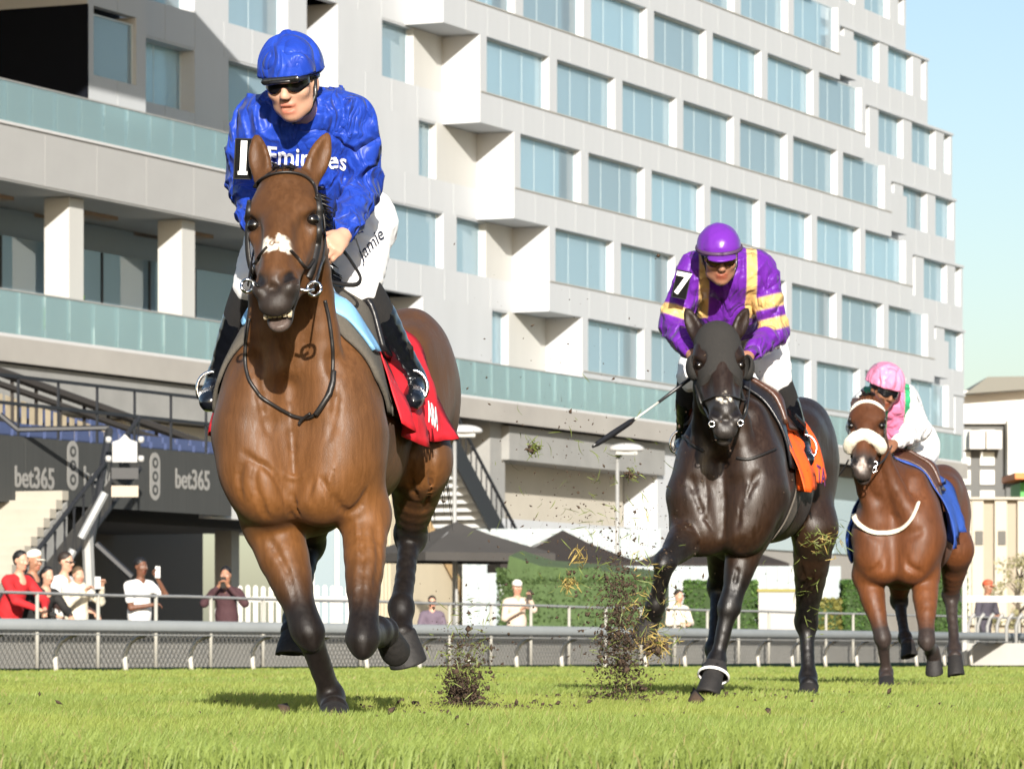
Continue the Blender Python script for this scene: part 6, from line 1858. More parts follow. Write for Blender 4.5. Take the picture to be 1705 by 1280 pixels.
def tack1():
    h = h1
    # saddle cloth
    root = empty('saddle_cloth', tuple(h['O'])); tag(root, 'red saddle cloth with white lettering under the leading jockey', 'saddle cloth')
    def shp(u, v, w, a):
        return w+0.05*abs(a)/100.0*(1 if u > 0.5 else 0.2), a*(1.0+0.10*math.sin(u*3.1))
    me = drape(h, 0.30, 1.00, -100, 97, 0.014, 26, 60, ripple=0.008, shape=shp, flare=0.06)
    sheet('cloth', me, REDCLOTH, root, 0.004)
    white = mat('white_stitch', (0.80, 0.78, 0.78), 0.6)
    text_on_drape(h, '1', 0.30, 0.80, 58, 0, 0.040, white, root, 'number', bold=0.004)
    text_on_drape(h, 'ARA', 0.09, 0.66, 90, -6, 0.088, white, root, 'lettering', bold=0.002)
    # saddle: pad, blue pommel, flap, irons
    root = empty('saddle', tuple(h['O'])); tag(root, 'small racing saddle with grey pad and light blue front on the leading horse', 'saddle')
    def shp2(u, v, w, a):
        e = abs(a)/96.0
        return w+0.05*e*e+(0.09*max(0, e-0.72)/0.28)*(1 if u < 0.5 else -0.3), a
    me = drape(h, 0.06, 0.54, -92, 92, 0.020, 14, 50, shape=shp2)
    sheet('pad', me, PADGREY, root, 0.012)
    me = drape(h, 0.03, 0.17, -34, 52, 0.034, 12, 30, shape=lambda u, v, w, a: (w+0.0022*abs(a), a))
    sheet('pommel_cover', me, LBLUE, root, 0.012)
    me = drape(h, 0.40, 0.74, -50, 50, 0.045, 12, 30)
    sheet('seat', me, BLK, root, 0.02)
    for s, (an, toe) in ((-1, (j1['legs'][0][2], j1['legs'][0][3])), (1, (j1['legs'][1][2], j1['legs'][1][3]))):
        d = j1['O']-h['O']
        c = (an*0.35+toe*0.65)+d
        ring = [c+V3(0.052*math.cos(t), 0.0, 0.060*math.sin(t)+0.022) if math.sin(t) > -0.55 else c+V3(0.052*math.cos(t), 0, -0.012) for t in np.linspace(-0.5*math.pi, 1.5*math.pi, 25)]
        mb = MB(); mb.tube(ring, 0.0065, n=6); mb.build('stirrup_iron', STEEL, root, smooth=True)
        top = h['surf'](0.56, math.radians(s*40), 0.05)
        mb = MB(); mb.tube([top, top*0.5+(c+V3(0, 0, 0.09))*0.5+h['l']*s*0.03, c+V3(0, 0, 0.09)], 0.011, n=5, flat=(1, 0.3)); mb.build('stirrup_leather', STRAP, root)
    # bridle
    br = empty('bridle', tuple(h['O'])); tag(br, 'black leather bridle with steel bit ring on the leading bay horse', 'bridle')
    S_ = lambda pix, nm, r=0.0075, off=0.004: camray_strap(h, pix, r, STRAP, br, nm, off=off, flat=(0.45, 1.0), n=8)
    S_([(424, 322), (432, 305), (452, 293), (478, 289), (503, 294), (520, 308), (527, 330)], 'browband', 0.0105)
    S_([(527, 325), (531, 360), (528, 400), (520, 440), (512, 462)], 'cheekpiece', 0.011)
    S_([(420, 325), (413, 370), (412, 410), (416, 440), (424, 462)], 'cheekpiece', 0.010)
    S_([(414, 418), (425, 440), (436, 424), (446, 412)], 'noseband', 0.008)
    S_([(520, 432), (508, 446), (495, 432), (482, 418)], 'noseband', 0.008)
    S_([(418, 448), (424, 466), (430, 478)], 'noseband', 0.007)
    S_([(523, 330), (534, 345), (540, 380), (535, 430), (522, 470)], 'throat_lash', 0.008)
    def ring(px, py, D, r, nm):
        c = P(px, py, D)-h['O']
        mb = MB(); mb.tube([c+V3(r*math.cos(t), 0.004*math.sin(t*3), r*math.sin(t)) for t in np.linspace(0, 2*math.pi, 22)], 0.0055, n=6); return mb.build(nm, STEEL, br, smooth=True)
    ring(523, 481, 13.48, 0.022, 'bit_ring'); ring(412, 476, 13.50, 0.020, 'bit_ring')
    free_tube(h, [(500, 482, -0.53), (512, 484, -0.53), (523, 482, -0.52)], 0.006, STEEL, br, 'bit')
    # reins: to the hand, and the slack loop lying on the chest
    free_tube(h, [(525, 478, -0.50), (533, 445, -0.35), (545, 420, -0.08), (556, 408, 0.0)], 0.008, STRAP, br, 'rein', flat=(1, 0.4))
    free_tube(h, [(413, 474, -0.48), (418, 440, -0.35), (425, 408, -0.1), (430, 395, -0.05)], 0.008, STRAP, br, 'rein', flat=(1, 0.4))
    free_tube(h, [(556, 408, 0.0), (572, 418, 0.05), (588, 440, 0.10), (600, 462, 0.12), (592, 474, 0.10), (560, 472, 0.06), (536, 466, 0.0)], 0.008, STRAP, br, 'rein', flat=(1, 0.4))
    camray_strap(h, [(540, 500), (548, 540), (553, 590), (550, 640), (530, 685), (505, 696), (470, 684), (430, 655), (412, 620), (411, 570), (417, 530)], 0.0065, STRAP, br, 'neck_strap', off=0.005)
    camray_strap(h, [(553, 620), (548, 655), (528, 690)], 0.010, STRAP, br, 'neck_strap', off=0.010)
    camray_strap(h, [(520, 688), (508, 697), (500, 706)], 0.006, STRAP, br, 'strap_end', off=0.012)
    # teeth, forelock, mane, tail
    K, n = h['K'], h['n']
    mb = MB()
    for i in range(6):
        x = (i-2.5)*0.0155
        c = K(x, 1.012-0.006*abs(i-2.5), -0.086-0.0016*abs(i-2.5)**2)
        R = np.stack([h['sd'], h['a'], h['n']], 1)
        box = [(sx*0.0070, sa*0.014, sn*0.006) for sx in (-1, 1) for sa in (-1, 1) for sn in (-1, 1)]
        vs = [c+R@np.array(q) for q in box]
        mb.add(vs, [(0, 1, 3, 2), (4, 6, 7, 5), (0, 4, 5, 1), (2, 3, 7, 6), (0, 2, 6, 4), (1, 5, 7, 3)])
    mb.build('teeth', mat('teeth', (0.50, 0.42, 0.29), 0.35), h['root'], bevel=0.003)
    hair_strip(h['root'], 'forelock', [K(-0.035, -0.02, 0.02), K(0.035, -0.02, 0.02)], 0.07, h['a']*0.6+h['n']*0.8, 60, HAIR, 3, 0.007, 0.35, 0.2)
    mane = [K(0.0, 0.0, -0.10), h['J']((492, 330, 0.02)), h['J']((500, 400, 0.20)), h['H'](0, 0.38, 1.50)]
    hair_strip(h['root'], 'mane', mane, 0.12, (0.7, 0.1, 0.1), 260, HAIR, 4, 0.008, 0.35, 0.6)
    tl = h['H'](0, 1.70, 1.40)
    hair_strip(h['root'], 'tail', [tl, tl+h['b']*0.05], 0.75, h['b']*0.9+V3(0, 0, -0.3), 120, HAIR, 5, 0.010, 0.2, 0.9)
tack1()
# ------------------------------------------------------------------ second and third riders
PURPLE, GOLD = (0.115, 0.018, 0.27), (0.62, 0.40, 0.15)
def seg_t(v, a, b):
    ab = b-a; t = ((v-a)@ab)/(ab@ab); d = np.linalg.norm(v-a-np.clip(t, 0, 1)[:, None]*ab, axis=1); return t, d
def silk2(v, C, g):
    C = np.tile(np.asarray(PURPLE), (len(v), 1))
    for i, (sh, el, wr) in enumerate(g['arms']):
        t, d = seg_t(v, sh, el)
        on = d < 0.115
        for lo, hi in (((0.70, 0.90),) if i == 0 else ((0.42, 0.62), (0.78, 0.97))):
            C = mixc(C, GOLD, (sstep(lo-0.02, lo+0.02, t)*(1-sstep(hi-0.02, hi+0.02, t)))*on)
    xo = (v-g['nk'])[:, 0]
    for s in (-1, 1):
        t = np.abs(xo-s*0.115); z = (v-g['nk'])[:, 2]
        C = mixc(C, GOLD, (1-sstep(0.022, 0.028, t))*(z > -0.22)*((v-g['nk'])[:, 1] < 0.3))
    return C
O2 = h2['O']+V3(0.1, 0.6, 0)
PURPLE_SATIN = satin('purple_satin', attr='Col', fscale=8.0, folds=0.7, rough=0.36)
j2 = make_jockey(dict(O=O2, vox=0.0080, label='jockey in purple silks with gold bands riding the dark hooded horse, wearing number 7', skin=SKIN_B,
    head=(1198, 430, 19.98), head_rot=(4, -20, 4), hk=1.0,
    shL=(1155, 452, 20.22), shR=(1266, 450, 20.28), chest=(1208, 500, 20.42), pelvis=(1228, 535, 20.86),
    elL=(1121, 540, 20.20), wrL=(1150, 588, 19.98), elR=(1290, 552, 20.30), wrR=(1247, 592, 20.02),
    handL=((0.3, -0.8, -0.4), (-0.8, -0.2, 0.5), (0.3, -0.3, 0.9), 0.95), handR=((-0.3, -0.8, -0.4), (0.7, -0.5, 0.5), (-0.2, -0.3, 0.9), 0.9),
    legL=((1180, 560, 20.85), (1152, 628, 20.50), (1140, 735, 20.82), (1135, 756, 20.70)), legR=((1272, 560, 20.88), (1292, 630, 20.46), (1336, 740, 20.74), (1340, 764, 20.62)),
    waist=(1225, 522, 20.8), seed=5.0, silkmat=PURPLE_SATIN, silkcol=silk2, fold=0.016, footdir=(0.2, -0.95, -0.15)))
PINK, GREEN = (0.62, 0.17, 0.30), (0.03, 0.30, 0.13)
def silk3(v, C, g):
    C = np.tile(np.asarray((0.78, 0.77, 0.76)), (len(v), 1))
    xo = (v-g['nk'])[:, 0]; t0 = np.full(len(v), 9.0)
    torso = np.ones(len(v), bool)
    for i, (sh, el, wr) in enumerate(g['arms']):
        t, d = seg_t(v, sh, el); t2, d2 = seg_t(v, el, wr)
        torso &= ~(((t > 0.18) & (d < 0.10)) | (d2 < 0.09))
    C = mixc(C, GREEN, torso*1.0)
    C = mixc(C, PINK, torso*((np.abs(xo-0.06) < 0.055)))
    C = mixc(C, (0.78, 0.77, 0.76), torso*(np.abs(xo) > 0.15)*1.0)
    return C
O3 = h3['O']+V3(0.1, 0.6, 0)
j3 = make_jockey(dict(O=O3, vox=0.0095, label='jockey in pink cap with white sleeves and pink and green vest on the last horse', skin=(0.22, 0.10, 0.055),
    head=(1471, 652, 27.0), head_rot=(26, -18, -8), hk=1.0,
    shL=(1440, 672, 27.22), shR=(1510, 664, 27.25), chest=(1490, 706, 27.40), pelvis=(1508, 735, 27.84),
    elL=(1428, 712, 27.25), wrL=(1450, 736, 27.0), elR=(1532, 716, 27.3), wrR=(1490, 738, 27.0),
    handL=((0.3, -0.8, -0.4), (-0.8, -0.2, 0.5), (0.3, -0.3, 0.9), 0.95), handR=((-0.4, -0.8, -0.3), (0.6, -0.5, 0.5), (-0.2, -0.3, 0.9), 0.9),
    legL=((1490, 755, 27.85), (1462, 790, 27.45), (1446, 850, 27.80), (1442, 866, 27.70)), legR=((1532, 752, 27.85), (1520, 775, 27.42), (1560, 818, 27.80), (1563, 838, 27.70)),
    waist=(1512, 728, 27.75), seed=9.0, silkmat=satin('white_pink_satin', attr='Col', fscale=9.0, folds=0.8, rough=0.5), silkcol=silk3, fold=0.015, footdir=(0.2, -0.95, -0.15)))
def finish_jockey(j, capm, goggle_m, rim, k=1.04, seed=3.0, band=None, peak=True):
    r = j['root']; R, hc = j['R'], j['hc']
    def q(x, f, u): return hc+(R[:, 0]*x+R[:, 1]*f+R[:, 2]*u)
    hm = helmet_mesh(0.007, hc, R, k, peak=peak)
    link('silk_cap', hm.mesh('silk_cap', 0.007, smooth=1, warp=folds_warp(0.004, 1.0, seed)), capm, r)
    if band:
        mb = MB(); mb.tube([q(0.110*math.sin(t), -0.010+0.134*math.cos(t), 0.052) for t in np.linspace(0, 2*math.pi, 30)], 0.009, n=6, flat=(1.0, 0.35)); mb.build('cap_band', band, r, smooth=True)
    goggles(j, lens=goggle_m)
    mb = MB(); mb.tube([q(0.080, 0.0, 0.02), q(0.078, 0.01, -0.04), q(0.055, 0.03, -0.09), q(0.0, 0.05, -0.122), q(-0.055, 0.03, -0.09), q(-0.080, 0.0, 0.02)], 0.0075, n=6, flat=(1, 0.5))
    mb.build('chin_strap', BLK, r, smooth=True)
finish_jockey(j2, satin('purple_cap_satin', color=(0.13, 0.022, 0.30), fscale=4, folds=0.2, rough=0.28), mat('amber_lens', (0.10, 0.055, 0.02), 0.08, coat=0.8), None, 1.02, 4.0, band=mat('purple_grey_band', (0.07, 0.035, 0.08), 0.6))
finish_jockey(j3, satin('pink_cap_satin', color=(0.68, 0.22, 0.36), fscale=7, folds=0.8, rough=0.38), mat('dark_goggles', (0.008, 0.008, 0.010), 0.1, coat=0.6), None, 1.18, 6.0, peak=False)
number_plate(j2, '7', P(1135, 474, 20.02)-j2['O'], (0.068, 0.130), -10, 12, 'black arm number with white 7')
# boots of the third rider have brown tops
for o in j3['root'].children:
    if o.name.startswith('knee_sock'): pass
mb = MB()
hp, kn, an, toe = j3['legs'][1]
mb.tube([kn*0.66+an*0.34, kn*0.36+an*0.64], [0.069, 0.058], n=14, cap=False)
tag(mb.build('boot_top', mat('tan_boot_top', (0.33, 0.13, 0.035), 0.4), j3['root'], smooth=True))

def tack(h, j, clothm, cloth, padm, pad, seatm, txts, lbls, gr):
    root = empty('saddle_cloth', tuple(h['O'])); tag(root, lbls[0], 'saddle cloth')
    def shp(u, v, w, a): return w+0.05*abs(a)/100.0*(1 if u > 0.5 else 0.2), a*(1.0+0.10*math.sin(u*3.1+gr))
    me = drape(h, *cloth, 0.014, 24, 54, ripple=0.010, shape=shp, seed=gr, flare=0.05)
    sheet('cloth', me, clothm, root, 0.004)
    for t in txts: text_on_drape(h, t[0], t[1], t[2], t[3], t[4], 0.085, t[5], root, 'lettering', bold=0.002)
    root = empty('saddle', tuple(h['O'])); tag(root, lbls[1], 'saddle')
    me = drape(h, *pad, 0.026, 12, 40, shape=lambda u, v, w, a: (w+0.05*(a/90.0)**2, a))
    sheet('pad', me, padm, root, 0.012)
    me = drape(h, 0.34, 0.72, -45, 45, 0.045, 12, 26)
    sheet('seat', me, seatm, root, 0.02)
    for s, lg in zip((-1, 1), j['legs']):
        d = j['O']-h['O']; c = lg[2]*0.35+lg[3]*0.65+d
        ring = [c+V3(0.062*math.cos(t), 0.0, 0.068*math.sin(t)+0.028) if math.sin(t) > -0.55 else c+V3(0.062*math.cos(t), 0, -0.012) for t in np.linspace(-0.5*math.pi, 1.5*math.pi, 25)]
        mb = MB(); mb.tube(ring, 0.0065, n=6); mb.build('stirrup_iron', STEEL, root, smooth=True)
        top = h['surf'](0.52, math.radians(s*40), 0.05)
        mb = MB(); mb.tube([top, top*0.5+(c+V3(0, 0, 0.09))*0.5+h['l']*s*0.03, c+V3(0, 0, 0.09)], 0.011, n=5, flat=(1, 0.3)); mb.build('stirrup_leather', STRAP, root)
    return root
ORANGE = mat('orange_saddle_cloth', (0.80, 0.10, 0.008), 0.6, folds=0.3, fscale=9, bdist=0.012)
BLUEC = mat('blue_saddle_cloth', (0.025, 0.075, 0.34), 0.55, folds=0.5, fscale=7, bdist=0.02)
BROWN = mat('brown_saddle_leather', (0.07, 0.030, 0.018), 0.35, bump=0.2, bscale=60)
PURPT = mat('purple_print', (0.12, 0.02, 0.10), 0.6)
tack(h2, j2, ORANGE, (0.34, 0.94, -96, 96), BLK, (0.26, 0.44, -80, 84), BROWN, [('TA', 0.10, 0.62, 90, -8, PURPT)], ('orange saddle cloth with purple lettering on the dark horse', 'dark racing saddle with brown seat on the dark horse'), 1.0)
tack(h3, j3, BLUEC, (0.22, 1.00, -118, 106), BROWN, (0.24, 0.44, -70, 74), BROWN, [('12', 0.12, 0.72, 88, -8, mat('white_stitch'))] if False else [], ('blue saddle cloth hanging over the flank of the last horse', 'brown racing saddle on the last horse'), 2.0)

def tack2():
    h = h2; K = h['K']
    # hood: a shell over the upper head with eye holes and blinker cups
    S = SDF(); R = np.stack([h['sd'], h['a'], h['n']], 1); hs = h['hs']
    S.ell(K(0, 0.10, -0.045), np.array([0.100, 0.112, 0.108])*hs, R, k=0.05)
    S.ell(K(0, 0.25, -0.035), np.array([0.105, 0.16, 0.085])*hs, R, k=0.05)
    S.cone(K(0, 0.30, -0.05), K(0, 0.60, -0.05), 0.099*hs, 0.088*hs, k=0.04)
    for s in (-1, 1): S.ell(K(s*0.062, 0.36, -0.13), np.array([0.045, 0.13, 0.10])*hs, R, k=0.04)
    S.plane(K(0, 0.52, 0), h['a']+h['n']*0.25, k=0.004)
    for s in (-1, 1): S.ell(K(s*0.092, 0.33, 0.0), (0.038, 0.045, 0.05), R, k=0.006, op='sub')
    root = empty('blinker_hood', tuple(h['O'])); tag(root, 'black hood with blinker cups on the dark horse', 'hood')
    cut = SDF()
    me = S.mesh('hood', 0.008)
    hm = mat('hood_cloth', (0.020, 0.018, 0.016), 0.9, bump=0.6, bscale=320, bdist=0.004, var=0.2, vscale=90)
    link('hood', me, hm, root)
    for s in (-1, 1):
        c = K(s*0.122, 0.37, -0.025)
        Q = SDF(); Q.ell(c, (0.036, 0.066, 0.058), R, k=0.01); Q.ell(c-h['sd']*s*0.022+h['n']*0.022, (0.036, 0.060, 0.060), R, k=0.01, op='sub')
        link('blinker_cup', Q.mesh('blinker_cup', 0.005, smooth=1), hm, root)
    br = empty('bridle', tuple(h['O'])); tag(br, 'dark leather bridle with reins on the hooded dark horse', 'bridle')
    S_ = lambda pix, nm, r=0.008, off=0.004: camray_strap(h, pix, r, STRAP, br, nm, off=off, flat=(0.45, 1.0), n=8)
    S_([(1172, 668), (1178, 666), (1195, 660), (1212, 660), (1228, 664), (1240, 668)], 'noseband', 0.010)
    S_([(1160, 640), (1170, 672), (1186, 704)], 'cheekpiece'); S_([(1246, 640), (1243, 668), (1232, 704)], 'cheekpiece')
    free_tube(h, [(1186, 706, -0.45), (1178, 690, -0.4), (1165, 660, -0.2), (1154, 606, -0.02)], 0.008, STRAP, br, 'rein', flat=(1, 0.4))
    free_tube(h, [(1236, 702, -0.45), (1244, 680, -0.35), (1248, 640, -0.15), (1246, 606, 0.0)], 0.008, STRAP, br, 'rein', flat=(1, 0.4))
    camray_strap(h, [(1290, 748), (1250, 764), (1228, 762)], 0.007, STRAP, br, 'rein_loop', off=0.006)
    camray_strap(h, [(1137, 726), (1160, 744), (1172, 752)], 0.007, STRAP, br, 'rein_loop', off=0.006)
    for px, py in ((1185, 706), (1233, 704)):
        c = P(px, py, h['O'][1]-0.50)-h['O']
        mb = MB(); mb.tube([c+V3(0.013*math.cos(t), 0, 0.013*math.sin(t)) for t in np.linspace(0, 2*math.pi, 20)], 0.0035, n=6); mb.build('bit_ring', STEEL, br, smooth=True)
    gi = empty('girth_strap', tuple(h['O'])); tag(gi, 'wide grey girth round the belly of the dark horse', 'girth')
    me = drape(h, 0.46, 0.58, -178, 178, 0.012, 8, 90, zc=1.02)
    sheet('band', me, mat('grey_elastic', (0.10, 0.085, 0.07), 0.7, var=0.2, vscale=60), gi, 0.006)
    hair_strip(h['root'], 'mane', [K(0, 0.0, -0.10), h['H'](0, 0.1, 1.55), h['H'](0, 0.38, 1.52)], 0.12, (-0.6, 0.1, 0.1), 160, HAIR, 4, 0.008, 0.35, 0.6)
    tl = h['H'](0, 1.70, 1.40)
    hair_strip(h['root'], 'tail', [tl, tl+h['b']*0.05], 0.75, h['b']*0.9+V3(0, 0, -0.3), 120, HAIR, 5, 0.010, 0.2, 0.9)
    # white-edged bell boot on the planted fore
    fe, co = h['J']((1193, 1100, 0.05)), h['J']((1190, 1118, 0.0))
    ax = unit(h['J']((1183, 1150, -0.04))-fe)
    F = frame(ax)
    bb = empty('bell_boot', tuple(h['O'])); tag(bb, 'dark rubber bell boot with white rim on the dark horse\'s planted foreleg', 'bell boot')
    vs = []; prof = [(0.046, -0.01), (0.052, 0.02), (0.064, 0.055), (0.074, 0.075)]
    def lat(prof, nm, m):
        mb = MB(); n = 20; vs = [fe+ax*t+F[:, 0]*r*math.cos(2*math.pi*i/n)+F[:, 1]*r*math.sin(2*math.pi*i/n) for r, t in prof for i in range(n)]
        fs = [(a*n+i, a*n+(i+1) % n, (a+1)*n+(i+1) % n, (a+1)*n+i) for a in range(len(prof)-1) for i in range(n)]
        mb.add(vs, fs); return mb.build(nm, m, bb, smooth=True)
    lat(prof, 'bell', mat('boot_rubber', (0.02, 0.017, 0.016), 0.7)); lat([(0.074, 0.075), (0.078, 0.078), (0.079, 0.088), (0.072, 0.090)], 'rim', mat('white_rubber', (0.75, 0.74, 0.72), 0.5))
    # whip
    wp = empty('whip', tuple(j2['O'])); tag(wp, 'long black riding whip with pale middle in the purple jockey\'s hand', 'whip')
    a, b_ = P(1152, 628, 19.9)-j2['O'], P(986, 744, 19.55)-j2['O']
    q = lambda t: a+(b_-a)*t+V3(0, 0, -0.03*math.sin(t*3.14)*0.3)
    MB().tube([a*1.0+(a-b_)*0.12, q(0.0), q(0.34)], [0.012, 0.010, 0.0075], n=8).build('handle', BLK, wp, smooth=True)
    MB().tube([q(0.33), q(0.5), q(0.58)], [0.0055, 0.005, 0.005], n=8).build('shaft', mat('whip_white', (0.55, 0.55, 0.5), 0.5), wp, smooth=True)
    MB().tube([q(0.57), q(0.62), q(0.8), q(0.95), q(1.0)], [0.006, 0.014, 0.016, 0.012, 0.006], n=8, flat=(1, 0.4)).build('flap', BLK, wp, smooth=True)
tack2()

def tack3():
    h = h3; K = h['K']
    br = empty('bridle', tuple(h['O'])); tag(br, 'bridle with white sheepskin noseband and beaded browband on the last horse', 'bridle')
    # sheepskin noseband: thick roll over the nose
    S = SDF(); ns = []
    for t in np.linspace(-1.9, 1.9, 13):
        ns.append(K(0.098*math.sin(t), 0.56+0.05*abs(math.sin(t)), -0.055+0.092*math.cos(t)))
    S.chain(ns, [0.030, 0.036]+[0.038]*9+[0.036, 0.030], k=0.01, sub=2)
    me = S.mesh('sheepskin', 0.008, warp=lambda X: 0.004*np.sin(X[:, 0]*130)*np.sin(X[:, 2]*120+X[:, 1]*110))
    link('sheepskin_noseband', me, mat('sheepskin', (0.80, 0.72, 0.56), 0.95, bump=0.8, bscale=90, bdist=0.01, sheen=0.3), br)
    for i, t in enumerate(np.linspace(-1.25, 1.25, 17)):
        mb = MB(); r = 0.013; mb.lathe([(r*math.sin(a), -r*math.cos(a)) for a in np.linspace(0.05, 3.09, 7)], 8)
        o = mb.build('bead', mat('bead_white', (0.75, 0.70, 0.60), 0.5), br, smooth=True); o.location = K(0.104*math.sin(t), 0.12+0.05*(1-math.cos(t)), -0.045+0.105*math.cos(t))
    S_ = lambda pix, nm, r=0.008, off=0.004: camray_strap(h, pix, r, STRAP, br, nm, off=off, flat=(0.45, 1.0), n=8)
    S_([(1473, 695), (1470, 730), (1462, 775)], 'cheekpiece'); S_([(1416, 695), (1416, 730), (1420, 775)], 'cheekpiece')
    for px, py, dd in ((1455, 782, -0.42), (1457, 772, -0.42)):
        c = P(px, py, h['O'][1]+dd)-h['O']
        mb = MB(); mb.tube([c+V3(0.016*math.cos(t), 0, 0.016*math.sin(t)) for t in np.linspace(0, 2*math.pi, 20)], 0.0045, n=6); mb.build('bit_ring', STEEL, br, smooth=True)
    free_tube(h, [(1458, 776, -0.40), (1472, 765, -0.25), (1485, 742, 0.0)], 0.008, STRAP, br, 'rein', flat=(1, 0.4))
    free_tube(h, [(1420, 780, -0.40), (1430, 765, -0.25), (1446, 742, 0.0)], 0.008, STRAP, br, 'rein', flat=(1, 0.4))
    free_tube(h, [(1413, 765, -0.3), (1402, 785, -0.25), (1386, 800, -0.2)], 0.006, STRAP, br, 'lead_end')
    bc = empty('breast_collar', tuple(h['O'])); tag(bc, 'white breast collar across the chest of the last horse', 'breast collar')
    camray_strap(h, [(1424, 852), (1428, 868), (1445, 882), (1470, 887), (1498, 882), (1516, 866), (1528, 838)], 0.020, mat('fleece', (0.78, 0.70, 0.55), 0.9, bump=0.6, bscale=80), bc, 'strap', off=0.010, flat=(0.5, 1.0))
    hair_strip(h['root'], 'mane', [K(0, 0.0, -0.10), h['H'](0, 0.1, 1.50), h['H'](0, 0.38, 1.50)], 0.12, (-0.6, 0.1, 0.1), 120, HAIR, 4, 0.009, 0.35, 0.6)
    hair_strip(h['root'], 'forelock', [K(-0.04, -0.03, 0.02), K(0.04, -0.03, 0.02)], 0.07, h['a']*0.4+h['n']*0.8, 50, HAIR, 3, 0.008, 0.35, 0.2)
    tl = h['H'](0, 1.70, 1.40)
    hair_strip(h['root'], 'tail', [tl, tl+h['b']*0.05], 0.75, h['b']*0.9+V3(0, 0, -0.3), 100, HAIR, 5, 0.010, 0.2, 0.9)
tack3()
# ------------------------------------------------------------------ turf and soil thrown up by the hooves
def soil_mesh(name, pts, sizes, seed):
    rng = np.random.default_rng(seed); n = len(pts)
    o = np.array([(1, 0, 0), (-1, 0, 0), (0, 1, 0), (0, -1, 0), (0, 0, 1), (0, 0, -1)], float)
    f = np.array([(0, 2, 4), (2, 1, 4), (1, 3, 4), (3, 0, 4), (2, 0, 5), (1, 2, 5), (3, 1, 5), (0, 3, 5)])
    q = rng.normal(size=(n, 3, 3)); u, _, vt = np.linalg.svd(q); R = u@vt
    sc = rng.uniform(0.35, 1.2, (n, 6, 3))*np.array([1.0, 0.7, 0.5])
    v = np.einsum('nij,nkj->nki', R, o[None]*sc)*sizes[:, None, None]+pts[:, None, :]
    F = (f[None]+6*np.arange(n)[:, None, None]).reshape(-1)
    me = bpy.data.meshes.new(name); me.vertices.add(6*n); me.vertices.foreach_set('co', v.astype(np.float32).ravel())
    me.loops.add(24*n); me.loops.foreach_set('vertex_index', F.astype(np.int32)); me.polygons.add(8*n); me.polygons.foreach_set('loop_start', np.arange(0, 24*n, 3, dtype=np.int32))
    me.update(calc_edges=True); return me
def strand_mesh(name, pts, length, seed, w=0.0016):
    rng = np.random.default_rng(seed); vs, fs = [], []
    for p, L_ in zip(pts, length):
        d = unit(rng.normal(size=3)); c = unit(np.cross(d, rng.normal(size=3))); cv = rng.uniform(-0.9, 0.9)
        sdv = unit(np.cross(d, c)); b = len(vs)
        for k in range(5):
            t = k/4.0-0.5; q = p+d*t*L_+c*cv*L_*(t*t-0.1); ww = w*(1.2-abs(t)*1.6)
            vs += [q-sdv*ww, q+sdv*ww]
        fs += [(b+2*k, b+2*k+1, b+2*k+3, b+2*k+2) for k in range(4)]
    me = bpy.data.meshes.new(name); me.from_pydata([tuple(map(float, q)) for q in vs], [], fs); me.update(); return me
SOIL = mat('dark_soil', (0.055, 0.034, 0.020), 0.95, var=0.4, vscale=40)
GSTR = mat('torn_grass', (0.12, 0.15, 0.03), 0.6, var=0.4, vscale=25); YSTR = mat('yellow_straw', (0.30, 0.22, 0.06), 0.7, var=0.3, vscale=25)
def spray():
    rng = np.random.default_rng(21)
    def gauss(px, py, sx, sy, D, sd, n):
        return np.array([P(px+rng.normal()*sx, min(py+rng.normal()*sy, 1086+0.235*FPX/D), D+rng.normal()*sd) for _ in range(n)])
    A = [gauss(772, 1165, 15, 30, 15.6, 0.10, 4200), gauss(778, 1110, 24, 34, 15.6, 0.15, 650), gauss(780, 1185, 22, 12, 15.6, 0.12, 500), gauss(770, 1060, 40, 45, 15.6, 0.2, 160)]
    p = np.concatenate(A); s = rng.gamma(1.2, 0.0034, len(p))+0.0010
    o = link('flying_soil', soil_mesh('flying_soil', p, s, 1), SOIL); tag(o, 'dark burst of soil and torn grass rising from the turf behind the leading horse', 'soil spray', kind='stuff')
    g = np.concatenate([gauss(778, 1110, 26, 50, 15.55, 0.12, 240), gauss(775, 1190, 26, 10, 15.5, 0.12, 260)])
    link('torn_grass', strand_mesh('torn_grass', g, rng.uniform(0.02, 0.06, len(g)), 2), GSTR, o)
    A = [gauss(1032, 1055, 20, 55, 18.6, 0.2, 3800), gauss(1040, 1135, 32, 30, 18.6, 0.2, 900), gauss(1020, 960, 45, 55, 18.6, 0.25, 500), gauss(980, 830, 75, 80, 18.6, 0.3, 260), gauss(960, 650, 120, 110, 18.6, 0.3, 150), gauss(1090, 900, 60, 90, 18.6, 0.3, 160), gauss(1250, 700, 90, 120, 18.6, 0.3, 60)]
    p = np.concatenate(A); s = rng.gamma(1.3, 0.0034, len(p))+0.0012
    o = link('flying_soil', soil_mesh('flying_soil', p, s, 3), SOIL); tag(o, 'tall scattered column of soil and grass flying in front of the dark horse', 'soil spray', kind='stuff')
    g = np.concatenate([gauss(1045, 1060, 38, 65, 18.5, 0.15, 260), gauss(990, 850, 80, 80, 18.6, 0.2, 120), gauss(1370, 900, 22, 14, 20.6, 0.05, 80), gauss(1345, 1000, 16, 40, 20.9, 0.1, 26)])
    link('torn_grass', strand_mesh('torn_grass', g, rng.uniform(0.025, 0.085, len(g)), 4, 0.0018), GSTR, o)
    g = np.concatenate([gauss(1085, 1000, 28, 50, 18.5, 0.15, 60), gauss(1090, 1070, 26, 16, 18.5, 0.1, 60), gauss(1385, 905, 14, 12, 20.6, 0.05, 24)])
    link('straw', strand_mesh('straw', g, rng.uniform(0.02, 0.07, len(g)), 5, 0.002), YSTR, o)
spray()
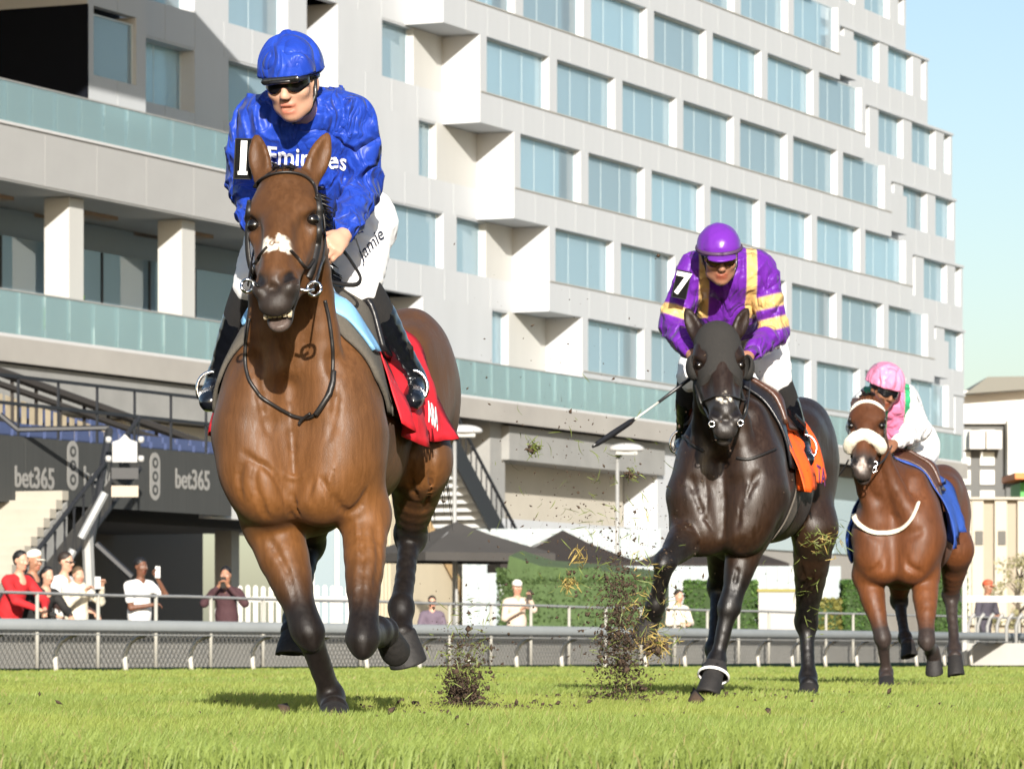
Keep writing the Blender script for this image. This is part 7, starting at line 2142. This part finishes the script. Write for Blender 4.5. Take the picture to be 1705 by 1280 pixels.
def scuffs():
    rng = np.random.default_rng(77)
    pts, sz = [], []
    for px, D, n, sp in ((560, 13.9, 60, 0.22), (775, 15.6, 160, 0.22), (700, 17.5, 60, 0.5), (1040, 18.6, 160, 0.3), (1182, 20.0, 60, 0.25), (1347, 21.3, 50, 0.25), (1478, 26.9, 40, 0.3), (1250, 17.0, 50, 0.9), (400, 18.0, 40, 1.0), (980, 12.5, 36, 0.7), (1420, 15.0, 40, 1.0)):
        for _ in range(n):
            pts.append(((px-CX)/FPX*D+rng.normal()*sp, D+rng.normal()*sp, rng.uniform(0.02, 0.055))); sz.append(rng.gamma(1.6, 0.0045)+0.002)
    o = link('loose_soil', soil_mesh('loose_soil', np.array(pts), np.array(sz), 9), SOIL); tag(o, 'crumbs of loose soil lying in the grass around the hooves', 'soil', kind='stuff')
scuffs()
def clod(px, py, D, w, label, seed, straw=False, soil=True, n=60):
    rng = np.random.default_rng(seed); c = P(px, py, D)
    root = empty('turf_clod', tuple(c)); tag(root, label, 'turf clod', 'clods of turf in the air')
    if soil:
        p = rng.normal(size=(26, 3))*np.array([w*0.35, w*0.3, w*0.25]); link('soil', soil_mesh('soil', p, rng.uniform(0.25, 0.5, 26)*w, seed), SOIL, root)
    g = rng.normal(size=(n, 3))*w*0.45
    link('grass_blades', strand_mesh('grass_blades', g, rng.uniform(0.6, 1.6, n)*w, seed+1, 0.0022), YSTR if straw else GSTR, root)
clod(888, 747, 17.5, 0.040, 'green and brown turf clod hanging in the air left of the whip tip', 31)
clod(1050, 790, 18.0, 0.034, 'small brown turf clod in the air below the whip tip', 32, n=24)
clod(962, 928, 18.0, 0.045, 'upper yellow tuft of torn grass left of the dark horse', 33, straw=True, soil=False, n=36)
clod(948, 972, 18.0, 0.045, 'lower yellow tuft of torn grass left of the dark horse', 34, straw=True, soil=False, n=50)
clod(1092, 1078, 18.4, 0.060, 'pale straw-coloured clump at the dark horse\'s raised hoof', 35, straw=True, n=70)
clod(1498, 1160, 25.5, 0.045, 'reddish brown divot landing by the last horse\'s planted foreleg', 36, n=10)
